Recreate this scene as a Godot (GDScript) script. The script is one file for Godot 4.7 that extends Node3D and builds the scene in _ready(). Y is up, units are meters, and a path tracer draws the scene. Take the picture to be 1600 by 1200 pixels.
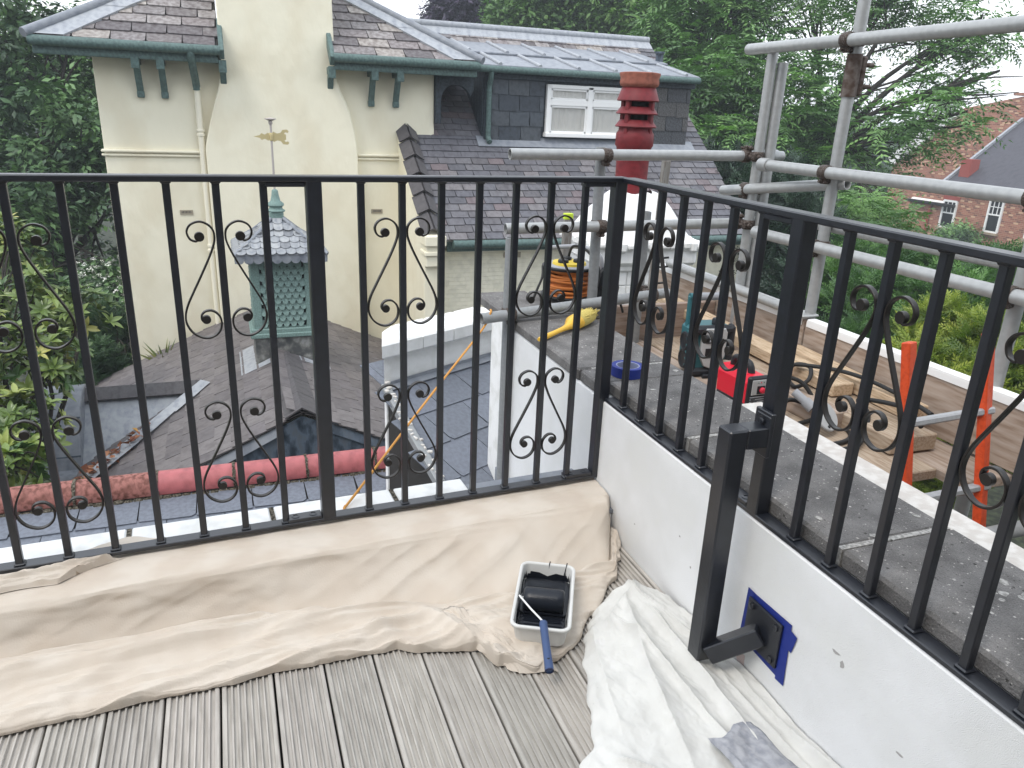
extends Node3D

# Triangles are given counter-clockwise as seen from outside and stored clockwise, as Godot wants them.
class G:
	var v := PackedVector3Array()
	var n := PackedVector3Array()
	var cl := PackedColorArray()
	func tri(a: Vector3, b: Vector3, c: Vector3) -> void:
		var m := (b - a).cross(c - a)
		if m.length_squared() < 1e-18:
			return
		m = m.normalized()
		v.append(a); v.append(c); v.append(b)
		n.append(m); n.append(m); n.append(m)
	func trin(a: Vector3, b: Vector3, c: Vector3, x: Vector3, y: Vector3, z: Vector3) -> void:
		v.append(a); v.append(c); v.append(b)
		n.append(x); n.append(z); n.append(y)
	func quad(a: Vector3, b: Vector3, c: Vector3, d: Vector3) -> void:
		tri(a, b, c)
		tri(a, c, d)
	func away(p: Array, o: Vector3) -> void: # a flat polygon turned away from o
		var m: Vector3 = (p[1] - p[0]).cross(p[2] - p[0])
		var flip: bool = m.dot(p[0] - o) < 0.0
		for i in range(1, p.size() - 1):
			if flip:
				tri(p[0], p[i + 1], p[i])
			else:
				tri(p[0], p[i], p[i + 1])
	func box(c: Vector3, s: Vector3, bv := 0.0, bs := Basis()) -> void:
		var h := s * 0.5
		if bv <= 0.0:
			for ax in 3:
				for sg in [-1.0, 1.0]:
					var p := []
					for k in [[-1, -1], [1, -1], [1, 1], [-1, 1]]:
						var q := Vector3.ZERO
						q[ax] = sg * h[ax]
						q[(ax + 1) % 3] = k[0] * h[(ax + 1) % 3]
						q[(ax + 2) % 3] = k[1] * h[(ax + 2) % 3]
						p.append(c + bs * q)
					away(p, c)
			return
		bv = minf(bv, minf(h.x, minf(h.y, h.z)) * 0.9)
		var pt := func(sg: Vector3, ax: int) -> Vector3: # the corner's vertex that lies on the face of that axis
			var q := Vector3(sg.x * (h.x - bv), sg.y * (h.y - bv), sg.z * (h.z - bv))
			q[ax] = sg[ax] * h[ax]
			return c + bs * q
		for ax in 3:
			var b1 := (ax + 1) % 3
			var b2 := (ax + 2) % 3
			for s0 in [-1.0, 1.0]:
				var p := []
				for k in [[-1, -1], [1, -1], [1, 1], [-1, 1]]:
					var sg := Vector3.ZERO
					sg[ax] = s0; sg[b1] = k[0]; sg[b2] = k[1]
					p.append(pt.call(sg, ax))
				away(p, c)
			for k in [[-1, -1], [1, -1], [1, 1], [-1, 1]]: # the edge along ax
				var lo := Vector3.ZERO
				lo[ax] = -1; lo[b1] = k[0]; lo[b2] = k[1]
				var hi := lo
				hi[ax] = 1
				away([pt.call(lo, b1), pt.call(hi, b1), pt.call(hi, b2), pt.call(lo, b2)], c)
		for x in [-1, 1]:
			for y in [-1, 1]:
				for z in [-1, 1]:
					var sg := Vector3(x, y, z)
					away([pt.call(sg, 0), pt.call(sg, 1), pt.call(sg, 2)], c)
	func bar(a: Vector3, b: Vector3, w: float, d: float, side := Vector3.RIGHT, bv := 0.0) -> void: # a square bar from a to b, w wide along side
		var y := (b - a).normalized()
		var z := side.cross(y).normalized()
		box((a + b) * 0.5, Vector3(w, (b - a).length(), d), bv, Basis(y.cross(z), y, z))
	func sweep(path: Array, prof: Array, smooth := true, up := Vector3.UP, caps := true, taper := []) -> void: # prof: Vector2s counter-clockwise
		var rings := []
		var m := path.size()
		var k := prof.size()
		var last := up
		for i in m:
			var t: Vector3 = (path[mini(i + 1, m - 1)] - path[maxi(i - 1, 0)]).normalized()
			var u := last - t * last.dot(t)
			if u.length() < 1e-4:
				u = t.cross(Vector3(0.31, 0.2, 0.93))
			u = u.normalized()
			last = u if smooth else up
			var s := u.cross(t)
			var sc: float = taper[i] if taper.size() else 1.0
			var r := PackedVector3Array()
			for q in prof:
				r.append(path[i] + (s * q.x + u * q.y) * sc)
			rings.append(r)
		for i in m - 1:
			for j in k:
				var j2 := (j + 1) % k
				var a: Vector3 = rings[i][j]; var b: Vector3 = rings[i][j2]; var c: Vector3 = rings[i + 1][j2]; var d: Vector3 = rings[i + 1][j]
				if smooth:
					var na: Vector3 = (a - path[i]).normalized(); var nb: Vector3 = (b - path[i]).normalized()
					var nc: Vector3 = (c - path[i + 1]).normalized(); var nd: Vector3 = (d - path[i + 1]).normalized()
					trin(a, b, c, na, nb, nc)
					trin(a, c, d, na, nc, nd)
				else:
					away([a, b, c, d], (path[i] + path[i + 1]) * 0.5)
		if caps:
			for e in [0, m - 1]:
				var o: Vector3 = path[e]
				for j in k:
					away([o, rings[e][j], rings[e][(j + 1) % k]], path[1] if e == 0 else path[m - 2])
	func tube(path: Array, r: float, k := 10, caps := true, taper := []) -> void:
		var p := []
		for j in k:
			p.append(Vector2(cos(TAU * j / k), sin(TAU * j / k)) * r)
		sweep(path, p, true, Vector3.UP, caps, taper)
	func lathe(o: Vector3, prof: Array, k := 24, bs := Basis(), crease := 0.6) -> void: # prof: (radius, height) from the bottom up, outside
		for i in prof.size() - 1:
			var p: Vector2 = prof[i]
			var q: Vector2 = prof[i + 1]
			var t := (q - p)
			if t.length() < 1e-6:
				continue
			var nn := Vector2(t.y, -t.x).normalized()
			var n0 := nn
			var n1 := nn
			if i > 0:
				var tp: Vector2 = p - prof[i - 1]
				var m := Vector2(tp.y, -tp.x).normalized()
				if m.dot(nn) > crease:
					n0 = (m + nn).normalized()
			if i < prof.size() - 2:
				var tn: Vector2 = prof[i + 2] - q
				var m := Vector2(tn.y, -tn.x).normalized()
				if m.dot(nn) > crease:
					n1 = (m + nn).normalized()
			for j in k:
				var a0 := TAU * j / k
				var a1 := TAU * (j + 1) / k
				var d0 := Vector3(cos(a0), 0, -sin(a0))
				var d1 := Vector3(cos(a1), 0, -sin(a1))
				var f := func(r: Vector2, d: Vector3) -> Vector3: return o + bs * (d * r.x + Vector3(0, r.y, 0))
				var g := func(r: Vector2, d: Vector3) -> Vector3: return (bs * (d * r.x + Vector3(0, r.y, 0))).normalized()
				trin(f.call(p, d0), f.call(p, d1), f.call(q, d1), g.call(n0, d0), g.call(n0, d1), g.call(n1, d1))
				trin(f.call(p, d0), f.call(q, d1), f.call(q, d0), g.call(n0, d0), g.call(n1, d1), g.call(n1, d0))
	func prism(poly: Array, t: Transform3D, d: float, bv := 0.0) -> void: # a plane outline in x and y, d deep along z
		var p := PackedVector2Array(poly)
		if Geometry2D.is_polygon_clockwise(p):
			p.reverse()
		var inner := p
		if bv > 0.0:
			var off := Geometry2D.offset_polygon(p, -bv, Geometry2D.JOIN_MITER)
			if off.size() == 1 and off[0].size() == p.size():
				inner = off[0]
				if Geometry2D.is_polygon_clockwise(inner):
					inner.reverse()
				var best := 0
				for i in inner.size():
					if inner[i].distance_to(p[0]) < inner[best].distance_to(p[0]):
						best = i
				var turned := PackedVector2Array()
				for i in inner.size():
					turned.append(inner[(best + i) % inner.size()])
				inner = turned
			else:
				bv = 0.0
		var ids := Geometry2D.triangulate_polygon(inner)
		var f := func(q: Vector2, z: float) -> Vector3: return t * Vector3(q.x, q.y, z)
		for i in range(0, ids.size(), 3):
			var a := inner[ids[i]]; var b := inner[ids[i + 1]]; var c := inner[ids[i + 2]]
			if (b - a).cross(c - a) < 0.0:
				var h := b; b = c; c = h
			tri(f.call(a, d), f.call(b, d), f.call(c, d))
			tri(f.call(a, 0.0), f.call(c, 0.0), f.call(b, 0.0))
		var m := p.size()
		for i in m:
			var j := (i + 1) % m
			quad(f.call(p[i], bv), f.call(p[j], bv), f.call(p[j], d - bv), f.call(p[i], d - bv))
			if bv > 0.0:
				quad(f.call(p[i], d - bv), f.call(p[j], d - bv), f.call(inner[j], d), f.call(inner[i], d))
				quad(f.call(inner[i], 0.0), f.call(inner[j], 0.0), f.call(p[j], bv), f.call(p[i], bv))
	func grid(p: PackedVector3Array, w: int, h: int, flip := false) -> void: # w points a row, h rows, smooth; faces towards (row step) x (column step)
		var nn := PackedVector3Array()
		nn.resize(p.size())
		for j in h:
			for i in w:
				var du := p[j * w + mini(i + 1, w - 1)] - p[j * w + maxi(i - 1, 0)]
				var dv := p[mini(j + 1, h - 1) * w + i] - p[maxi(j - 1, 0) * w + i]
				var m := dv.cross(du).normalized()
				nn[j * w + i] = -m if flip else m
		for j in h - 1:
			for i in w - 1:
				var a := j * w + i
				var b := a + 1
				var c := a + w + 1
				var d := a + w
				if flip:
					trin(p[a], p[b], p[c], nn[a], nn[b], nn[c])
					trin(p[a], p[c], p[d], nn[a], nn[c], nn[d])
				else:
					trin(p[a], p[c], p[b], nn[a], nn[c], nn[b])
					trin(p[a], p[d], p[c], nn[a], nn[d], nn[c])
	func ball(o: Vector3, r: Vector3, k := 10) -> void:
		var prof := []
		for i in k + 1:
			var a := -PI / 2 + PI * i / k
			prof.append(Vector2(cos(a), sin(a)))
		lathe(o, prof, k + 4, Basis.from_scale(r), -2.0)
	func add(g: G, t: Transform3D) -> void:
		for i in g.v.size():
			v.append(t * g.v[i])
			n.append((t.basis.inverse().transposed() * g.n[i]).normalized())
	func mesh() -> ArrayMesh:
		var a := []
		a.resize(Mesh.ARRAY_MAX)
		a[Mesh.ARRAY_VERTEX] = v
		a[Mesh.ARRAY_NORMAL] = n
		if cl.size() == v.size() and cl.size() > 0:
			a[Mesh.ARRAY_COLOR] = cl
		var m := ArrayMesh.new()
		m.add_surface_from_arrays(Mesh.PRIMITIVE_TRIANGLES, a)
		return m

var rng := RandomNumberGenerator.new()
var M := {}

func V(x: float, y: float, z: float) -> Vector3: return Vector3(x, y, z)
func rnd(a: float, b: float) -> float: return rng.randf_range(a, b)

func thing(called: String, label: String, category: String, at: Vector3, group := "", kind := "") -> Node3D:
	var o := Node3D.new()
	o.name = called
	add_child(o, true)
	o.position = at
	if kind == "structure":
		o.set_meta("kind", kind)
	else:
		o.set_meta("category", category)
	o.set_meta("label", label)
	if group: o.set_meta("group", group)
	return o

# A part: its mesh is given in world coordinates; «under» is a thing (moved to its base) or a part.
func part(called: String, g, m: Material, under: Node3D, label := "") -> MeshInstance3D:
	var o := MeshInstance3D.new()
	o.name = called
	o.mesh = g.mesh() if g is G else g
	o.material_override = m
	under.add_child(o, true)
	if under.get_parent() == self and not under is MeshInstance3D:
		o.position = -(under.basis.inverse() * under.position)
		o.basis = under.basis.inverse()
	if label: o.set_meta("label", label)
	return o

func node(called: String, under: Node3D) -> Node3D: # a part that only holds sub-parts
	var o := Node3D.new()
	o.name = called
	under.add_child(o, true)
	o.transform = under.transform.affine_inverse()
	return o

# The same, but placed by a transform (for shared meshes).
func put(called: String, mesh: Mesh, m: Material, under: Node3D, t: Transform3D) -> MeshInstance3D:
	var o := MeshInstance3D.new()
	o.name = called
	o.mesh = mesh
	o.material_override = m
	under.add_child(o, true)
	var base := Transform3D()
	if under.get_parent() == self:
		base = under.transform
	elif under.get_parent().get_parent() == self:
		base = under.get_parent().transform * under.transform
	o.transform = base.affine_inverse() * t
	return o

func single(called: String, g, m: Material, label: String, category: String, at: Vector3, group := "", kind := "") -> MeshInstance3D:
	var o := MeshInstance3D.new()
	o.name = called
	for i in g.v.size(): g.v[i] -= at
	o.mesh = g.mesh()
	o.material_override = m
	add_child(o, true)
	o.position = at
	if kind: o.set_meta("kind", kind)
	if kind != "structure": o.set_meta("category", category)
	o.set_meta("label", label)
	if group: o.set_meta("group", group)
	return o

# ---- materials
func ntex(f: float, stops: Array, sd := 1, oct := 4, size := 512, kind := FastNoiseLite.TYPE_SIMPLEX_SMOOTH) -> NoiseTexture2D:
	var t := NoiseTexture2D.new()
	var z := FastNoiseLite.new()
	z.seed = sd; z.noise_type = kind; z.frequency = f; z.fractal_octaves = oct
	t.width = size; t.height = size; t.seamless = true; t.seamless_blend_skirt = 0.2
	t.noise = z
	var r := Gradient.new()
	var off := PackedFloat32Array()
	var col := PackedColorArray()
	for s in stops:
		off.append(s[0]); col.append(s[1] if s[1] is Color else Color(s[1], s[1], s[1]))
	r.offsets = off; r.colors = col
	t.color_ramp = r
	return t

func nbump(f: float, strength: float, sd := 1, oct := 4, size := 512) -> NoiseTexture2D:
	var t := NoiseTexture2D.new()
	var z := FastNoiseLite.new()
	z.seed = sd; z.noise_type = FastNoiseLite.TYPE_SIMPLEX_SMOOTH; z.frequency = f; z.fractal_octaves = oct
	t.width = size; t.height = size; t.seamless = true
	t.as_normal_map = true; t.bump_strength = strength
	t.noise = z
	return t

func lin(r: float, g: float, b: float) -> Color: return Color(r, g, b) # a linear base colour

# c is a linear base colour; the texture multiplies it; scale is repeats per metre
func mat(c: Color, rough: float, tex: Texture2D = null, scale := V(1, 1, 1), nrm: Texture2D = null, nscale := 1.0, metal := 0.0) -> StandardMaterial3D:
	var m := StandardMaterial3D.new()
	m.albedo_color = c.linear_to_srgb()
	m.roughness = rough
	m.metallic = metal
	m.metallic_specular = 0.4
	if tex or nrm:
		m.uv1_triplanar = true
		m.uv1_world_triplanar = true
		m.uv1_scale = scale
	if tex: m.albedo_texture = tex
	if nrm:
		m.normal_enabled = true
		m.normal_texture = nrm
		m.normal_scale = nscale
	return m

func tones(base: Array, rough: float, tex: Texture2D, scale: Vector3, nrm: Texture2D = null, nscale := 1.0) -> Array:
	var out := []
	for c in base: out.append(mat(c, rough, tex, scale, nrm, nscale))
	return out

func spline(p: Array, sub := 6) -> Array: # Catmull-Rom through points (Vector2 or Vector3)
	var out := []
	for i in p.size() - 1:
		var a = p[maxi(i - 1, 0)]
		var b = p[i]
		var c = p[i + 1]
		var d = p[mini(i + 2, p.size() - 1)]
		for k in sub:
			out.append(b.cubic_interpolate(c, a, d, float(k) / sub))
	out.append(p[-1])
	return out

func lerp_table(t: Array, x: float) -> float:
	if x <= t[0][0]: return t[0][1]
	for i in t.size() - 1:
		if x <= t[i + 1][0]:
			var k: float = (x - t[i][0]) / (t[i + 1][0] - t[i][0])
			return lerpf(t[i][1], t[i + 1][1], k * k * (3.0 - 2.0 * k))
	return t[-1][1]

# Rows of slates on a plane: o is its origin, u runs along the courses, w up the slope. poly (u, w) is the convex outline that they cover.
func slates(called: String, under: Node3D, o: Vector3, u: Vector3, w: Vector3, poly: Array, wide: float, gauge: float, thick: float, mats: Array, most := 300, meshes := [], rough := 1.0, lift := 0.0) -> int:
	var nrm := u.cross(w).normalized()
	if nrm.y < -0.001 or (absf(nrm.y) < 0.02 and nrm.z < 0): nrm = -nrm
	var lo := 1e9
	var hi := -1e9
	for p in poly:
		lo = minf(lo, p.y); hi = maxf(hi, p.y)
	if meshes.is_empty():
		for k in 4:
			var g := G.new()
			var e := 0.5 - 0.012 / wide
			var bl := Vector2(-0.5 + rnd(0, 0.03), -0.5 + rnd(-0.02, 0.03))
			var br := Vector2(0.5 - rnd(0, 0.03), -0.5 + rnd(-0.02, 0.03))
			var pts := [Vector2(-0.5, 0.62), bl + Vector2(0.0, rnd(0.0, 0.12)), bl + Vector2(rnd(0.01, 0.06), 0), Vector2(rnd(-0.1, 0.1), -0.5 + rnd(-0.015, 0.02)), br - Vector2(rnd(0.01, 0.08), 0), br + Vector2(0, rnd(0.0, 0.1)), Vector2(0.5, 0.62)]
			g.prism(pts, Transform3D(), 1.0)
			meshes.append(g.mesh())
	var count := 0
	var rest := G.new()
	var row := 0
	var y := lo
	while y < hi - gauge * 0.15:
		var yc := y + gauge * 0.5
		var ua := 1e9
		var ub := -1e9
		for yy in [clampf(y + gauge * 0.1, lo, hi), minf(y + gauge * 0.9, hi)]:
			for i in poly.size():
				var a: Vector2 = poly[i]
				var b: Vector2 = poly[(i + 1) % poly.size()]
				if absf(a.y - b.y) > 1e-6 and (a.y - yy) * (b.y - yy) <= 0.0:
					var x := lerpf(a.x, b.x, (yy - a.y) / (b.y - a.y))
					ua = minf(ua, x); ub = maxf(ub, x)
		if ub > ua:
			var x := floorf(ua / wide) * wide - (wide * 0.5 if row % 2 else 0.0) + rnd(-0.01, 0.01) * wide
			while x < ub:
				var step := wide * (1.0 + rnd(-0.06, 0.06) * (rough if rough > 0.5 else 0.0))
				var a := maxf(x, ua)
				var b := minf(x + step, ub)
				x += step
				if b - a < wide * 0.12: continue
				var tilt := thick * 1.3 / gauge + rnd(-0.008, 0.008) * rough
				var wv := (w - nrm * tilt).normalized()
				var nv := (nrm + w * tilt).normalized()
				var bs := Basis((u + wv * rnd(-0.012, 0.012) * rough).normalized() * (b - a - (rnd(0.003, 0.007) if rough > 0.5 else 0.002)), wv * gauge, nv * thick)
				var at := o + u * (a + b) * 0.5 + w * (yc + rnd(-0.03, 0.03) * gauge * rough) + nrm * (thick * 1.0 + lift + rnd(0.0, 0.12) * thick)
				var t := Transform3D(bs, at)
				count += 1
				if count <= most:
					put(called, meshes[rng.randi() % meshes.size()], mats[rng.randi() % mats.size()], under, t)
				else:
					rest.box(at + nv * thick * 0.5, Vector3(1, 1, 1), 0.0, bs)
		y += gauge
		row += 1
	if count > most:
		var r := part(called + "s_beyond", rest, mats[0], under)
		r.set_meta("kind", "stuff")
	return count

func _ready() -> void:
	rng.seed = 7
	var cam := Camera3D.new()
	cam.name = "camera"
	add_child(cam)
	cam.transform = Transform3D(Basis(V(0.939, 0.039, 0.341), V(0.081, 0.940, -0.331), V(-0.334, 0.339, 0.880)).orthonormalized(), V(-1.154, 1.360, 2.181))
	cam.fov = 53.25
	cam.far = 400.0
	cam.current = true
	var we := WorldEnvironment.new()
	we.name = "environment"
	var e := Environment.new()
	var sk := ProceduralSkyMaterial.new()
	sk.sky_top_color = Color(0.90, 0.93, 0.97)
	sk.sky_horizon_color = Color(0.93, 0.94, 0.955)
	sk.sky_curve = 0.25
	sk.ground_bottom_color = Color(0.2, 0.22, 0.2)
	sk.ground_horizon_color = Color(0.5, 0.52, 0.5)
	sk.sky_energy_multiplier = 1.08
	sk.sun_angle_max = 60.0
	var sky := Sky.new()
	sky.sky_material = sk
	e.background_mode = Environment.BG_SKY
	e.sky = sky
	e.tonemap_mode = Environment.TONE_MAPPER_LINEAR
	e.tonemap_exposure = 1.76
	e.fog_enabled = true
	e.fog_density = 0.0026
	e.fog_light_color = Color(0.9, 0.93, 0.96)
	e.sdfgi_enabled = true
	e.ssao_enabled = true
	e.ssil_enabled = true
	we.environment = e
	add_child(we)
	var sun := DirectionalLight3D.new()
	sun.name = "sun"
	sun.light_energy = 0.32
	sun.light_angular_distance = 22.0
	sun.light_color = Color(1.0, 0.97, 0.93)
	sun.shadow_enabled = true
	sun.sky_mode = DirectionalLight3D.SKY_MODE_LIGHT_ONLY
	add_child(sun)
	sun.look_at_from_position(V(-4.5, 8.0, 2.6), Vector3.ZERO)
	materials()
	ground()
	cream_house()
	house_wing()
	garden_roofs()
	stack()
	walls_and_deck()
	railings()
	brace()
	scaffold()
	cloths()
	near_things()
	far_houses()
	plants()

func materials() -> void:
	M.iron = mat(lin(0.012, 0.0145, 0.022), 0.34, ntex(0.02, [[0.0, 0.75], [1.0, 1.0]], 3), V(2, 2, 2), nbump(0.06, 3.0, 4), 0.06)
	M.iron.metallic_specular = 0.6
	M.scroll = mat(lin(0.018, 0.0155, 0.014), 0.36)
	M.render = mat(lin(0.78, 0.785, 0.79), 0.85, ntex(0.004, [[0.25, Color(0.965, 0.965, 0.96)], [0.75, 1.0]], 5, 5), V(1.6, 1.6, 1.6), nbump(0.25, 5.0, 6, 3, 1024), 0.4)
	M.whitewash = mat(lin(0.80, 0.80, 0.79), 0.7, ntex(0.012, [[0.2, Color(0.93, 0.93, 0.92)], [0.55, 1.0]], 8), V(1.3, 1.3, 1.3), nbump(0.03, 4.0, 9), 0.12)
	M.plaster = mat(lin(0.62, 0.60, 0.57), 0.9, ntex(0.02, [[0.3, Color(0.93, 0.92, 0.91)], [0.7, 1.0]], 18), V(2, 2, 2), nbump(0.05, 5.0, 9), 0.2)
	var stone := speckled(11)
	M.coping = mat(lin(0.50, 0.49, 0.485), 0.85, stone, V(1.7, 1.7, 1.7), nbump(0.16, 6.0, 12), 0.3)
	M.mortar = mat(lin(0.42, 0.41, 0.39), 0.95, ntex(0.05, [[0.3, 0.75], [0.7, 1.0]], 13), V(3, 3, 3))
	var grain := ntex(0.02, [[0.15, Color(0.86, 0.855, 0.85)], [0.5, Color(0.95, 0.947, 0.945)], [0.8, 1.0]], 21, 5)
	var gn := nbump(0.03, 5.0, 22, 5)
	M.deck = []
	for c in [[0.47, 0.445, 0.405], [0.425, 0.405, 0.37], [0.50, 0.47, 0.43], [0.45, 0.425, 0.39], [0.48, 0.45, 0.41]]:
		M.deck.append(mat(lin(c[0], c[1], c[2]), 0.85, grain, V(5, 5, 0.6), gn, 0.08))
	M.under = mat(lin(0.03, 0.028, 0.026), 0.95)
	M.beige = mat(lin(0.60, 0.538, 0.465), 0.95, ntex(0.008, [[0.25, Color(0.96, 0.945, 0.93)], [0.7, 1.0]], 31, 3), V(1.4, 1.4, 1.4), nbump(0.3, 3.5, 32, 3), 0.12)
	M.sheet = mat(lin(0.655, 0.65, 0.635), 0.95, spotted(), V(1.9, 1.9, 1.9), nbump(0.3, 3.5, 35, 3), 0.1)
	M.cream = mat(lin(0.80, 0.755, 0.60), 0.8, ntex(0.006, [[0.15, Color(0.965, 0.955, 0.94)], [0.6, 1.0]], 41, 4), V(0.5, 0.3, 0.5), nbump(0.018, 7.0, 42, 5), 0.12)
	M.creampipe = mat(lin(0.78, 0.735, 0.60), 0.55)
	M.brickpaint = mat(lin(0.80, 0.76, 0.62), 0.75, ntex(0.02, [[0.2, 0.94], [0.6, 1.0]], 43), V(0.6, 0.6, 0.6), nbump(0.05, 6.0, 44), 0.04)
	M.green = mat(lin(0.105, 0.165, 0.155), 0.5, ntex(0.02, [[0.2, 0.8], [0.7, 1.0]], 45), V(2, 2, 2))
	M.palegreen = mat(lin(0.19, 0.284, 0.26), 0.6, ntex(0.03, [[0.2, 0.85], [0.7, 1.0]], 46), V(3, 3, 3))
	M.navy = mat(lin(0.045, 0.06, 0.075), 0.6, ntex(0.02, [[0.2, 0.7], [0.7, 1.0]], 47), V(2, 2, 2))
	M.vent = mat(lin(0.34, 0.30, 0.23), 0.9)
	M.dark = mat(lin(0.012, 0.012, 0.012), 0.9)
	M.black = mat(lin(0.012, 0.012, 0.013), 0.45)
	M.rubber = mat(lin(0.02, 0.02, 0.02), 0.6)
	var sl := ntex(0.012, [[0.1, Color(0.80, 0.79, 0.79)], [0.45, Color(0.94, 0.94, 0.94)], [0.62, 1.0], [0.95, Color(0.88, 0.87, 0.86)]], 51, 5)
	var sn := nbump(0.025, 6.0, 52, 5)
	M.slate = tones([lin(0.13, 0.13, 0.148), lin(0.155, 0.152, 0.165), lin(0.115, 0.115, 0.13), lin(0.185, 0.174, 0.182), lin(0.169, 0.14, 0.148), lin(0.143, 0.14, 0.155), lin(0.125, 0.12, 0.13)], 0.55, sl, V(1.7, 1.7, 1.7), sn, 0.13)
	var lich := ntex(0.016, [[0.2, Color(0.72, 0.69, 0.69)], [0.5, Color(0.88, 0.87, 0.87)], [0.75, 1.0]], 53, 4)
	M.oldslate = tones([lin(0.2, 0.185, 0.185), lin(0.319, 0.3, 0.295), lin(0.25, 0.235, 0.235), lin(0.155, 0.143, 0.148), lin(0.36, 0.335, 0.31), lin(0.269, 0.245, 0.245)], 0.7, lich, V(1.6, 1.6, 1.6), sn, 0.15)
	M.brownslate = tones([lin(0.15, 0.135, 0.135), lin(0.168, 0.152, 0.152), lin(0.14, 0.127, 0.13), lin(0.181, 0.165, 0.165), lin(0.155, 0.14, 0.145)], 0.6, sl, V(1.2, 1.2, 1.2), sn, 0.12)
	M.blueslate = tones([lin(0.162, 0.179, 0.214), lin(0.17, 0.187, 0.226), lin(0.154, 0.17, 0.203)], 0.5, ntex(0.03, [[0.2, 0.88], [0.7, 1.0]], 55), V(2, 2, 2))
	M.wallslate = tones([lin(0.055, 0.066, 0.082), lin(0.068, 0.08, 0.096), lin(0.048, 0.058, 0.073), lin(0.075, 0.085, 0.098)], 0.55, sl, V(1.7, 1.7, 1.7), sn, 0.13)
	M.stainslate = tones([lin(0.1, 0.1, 0.1), lin(0.07, 0.076, 0.085)], 0.6, lich, V(4, 4, 4), sn, 0.15)
	var le := ntex(0.01, [[0.15, Color(0.80, 0.81, 0.84)], [0.45, Color(0.93, 0.935, 0.945)], [0.8, 1.0]], 61, 5)
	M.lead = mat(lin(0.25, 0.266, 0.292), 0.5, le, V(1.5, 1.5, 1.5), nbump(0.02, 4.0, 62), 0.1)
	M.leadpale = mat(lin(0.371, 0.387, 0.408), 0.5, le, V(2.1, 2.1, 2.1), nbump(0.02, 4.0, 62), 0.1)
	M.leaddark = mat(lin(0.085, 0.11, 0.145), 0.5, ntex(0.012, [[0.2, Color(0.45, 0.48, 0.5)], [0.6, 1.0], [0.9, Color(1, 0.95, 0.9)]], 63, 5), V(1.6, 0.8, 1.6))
	M.mottled = mat(lin(0.28, 0.28, 0.27), 0.8, ntex(0.03, [[0.3, Color(0.55, 0.56, 0.57)], [0.5, Color(0.68, 0.68, 0.68)], [0.62, Color(0.8, 0.8, 0.78)], [0.8, 1.0]], 64, 6), V(0.45, 0.45, 0.45))
	M.ridgetile = mat(lin(0.098, 0.092, 0.096), 0.7, sl, V(2, 2, 2), sn, 0.12)
	M.pinktile = mat(lin(0.42, 0.125, 0.13), 0.45, ntex(0.015, [[0.2, Color(0.85, 0.85, 0.85)], [0.6, 1.0]], 65), V(1.5, 1.5, 1.5), nbump(0.03, 3.0, 66), 0.1)
	M.pinkold = mat(lin(0.3, 0.125, 0.105), 0.7, ntex(0.02, [[0.2, Color(0.6, 0.55, 0.5)], [0.6, 1.0]], 67), V(2.5, 2.5, 2.5))
	M.bedding = mat(lin(0.16, 0.14, 0.11), 0.95, ntex(0.04, [[0.3, Color(0.4, 0.4, 0.35)], [0.7, 1.0]], 68), V(3, 3, 3), nbump(0.06, 8.0, 69), 0.8)
	M.pot = mat(lin(0.185, 0.018, 0.023), 0.55, ntex(0.02, [[0.2, 0.82], [0.7, 1.0]], 71), V(2, 2, 2), nbump(0.03, 3.0, 72), 0.1)
	M.terracotta = mat(lin(0.36, 0.125, 0.085), 0.7, ntex(0.02, [[0.2, 0.8], [0.7, 1.0]], 73), V(2, 2, 2))
	var galv := ntex(0.018, [[0.2, Color(0.93, 0.93, 0.935)], [0.5, Color(0.97, 0.97, 0.97)], [0.8, 1.0]], 81, 5)
	M.galv = mat(lin(0.41, 0.418, 0.415), 0.42, galv, V(3, 3, 3), nbump(0.05, 3.0, 82), 0.05, 0.35)
	M.galvold = mat(lin(0.3, 0.31, 0.314), 0.55, galv, V(4, 4, 4), nbump(0.05, 3.0, 82), 0.06, 0.25)
	M.clamp = mat(lin(0.13, 0.115, 0.105), 0.6, ntex(0.04, [[0.3, Color(0.6, 0.5, 0.45)], [0.7, 1.0]], 83), V(6, 6, 6), null, 1.0, 0.4)
	M.rust = mat(lin(0.15, 0.128, 0.115), 0.75, ntex(0.03, [[0.3, Color(0.65, 0.55, 0.5)], [0.7, 1.0]], 84), V(1.5, 1.5, 1.5))
	var wg := ntex(0.02, [[0.2, Color(0.82, 0.78, 0.74)], [0.5, Color(0.94, 0.925, 0.91)], [0.8, 1.0]], 91, 5)
	M.toe = mat(lin(0.40, 0.325, 0.27), 0.85, wg, V(4, 4, 0.5), gn, 0.08)
	M.toex = mat(lin(0.40, 0.31, 0.26), 0.85, wg, V(0.5, 4, 4), gn, 0.08)
	M.timber = mat(lin(0.6, 0.47, 0.33), 0.75, wg, V(8, 8, 0.9), gn, 0.08)
	M.timberold = mat(lin(0.42, 0.34, 0.26), 0.8, wg, V(8, 8, 0.9), gn, 0.08)
	M.greypost = mat(lin(0.24, 0.235, 0.225), 0.85, wg, V(8, 0.9, 8), gn, 0.08)
	M.white = mat(lin(0.80, 0.80, 0.79), 0.35)
	M.orange = mat(lin(0.66, 0.080, 0.020), 0.5, ntex(0.03, [[0.25, Color(0.9, 0.86, 0.84)], [0.5, 1.0]], 93), V(3, 3, 3))
	M.alu = mat(lin(0.4, 0.41, 0.42), 0.45, galv, V(5, 5, 5), null, 1.0, 0.4)
	M.orangecord = mat(lin(0.60, 0.28, 0.055), 0.5)
	M.cableorange = mat(lin(0.55, 0.17, 0.035), 0.45)
	M.yellow = mat(lin(0.74, 0.44, 0.045), 0.4)
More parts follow.
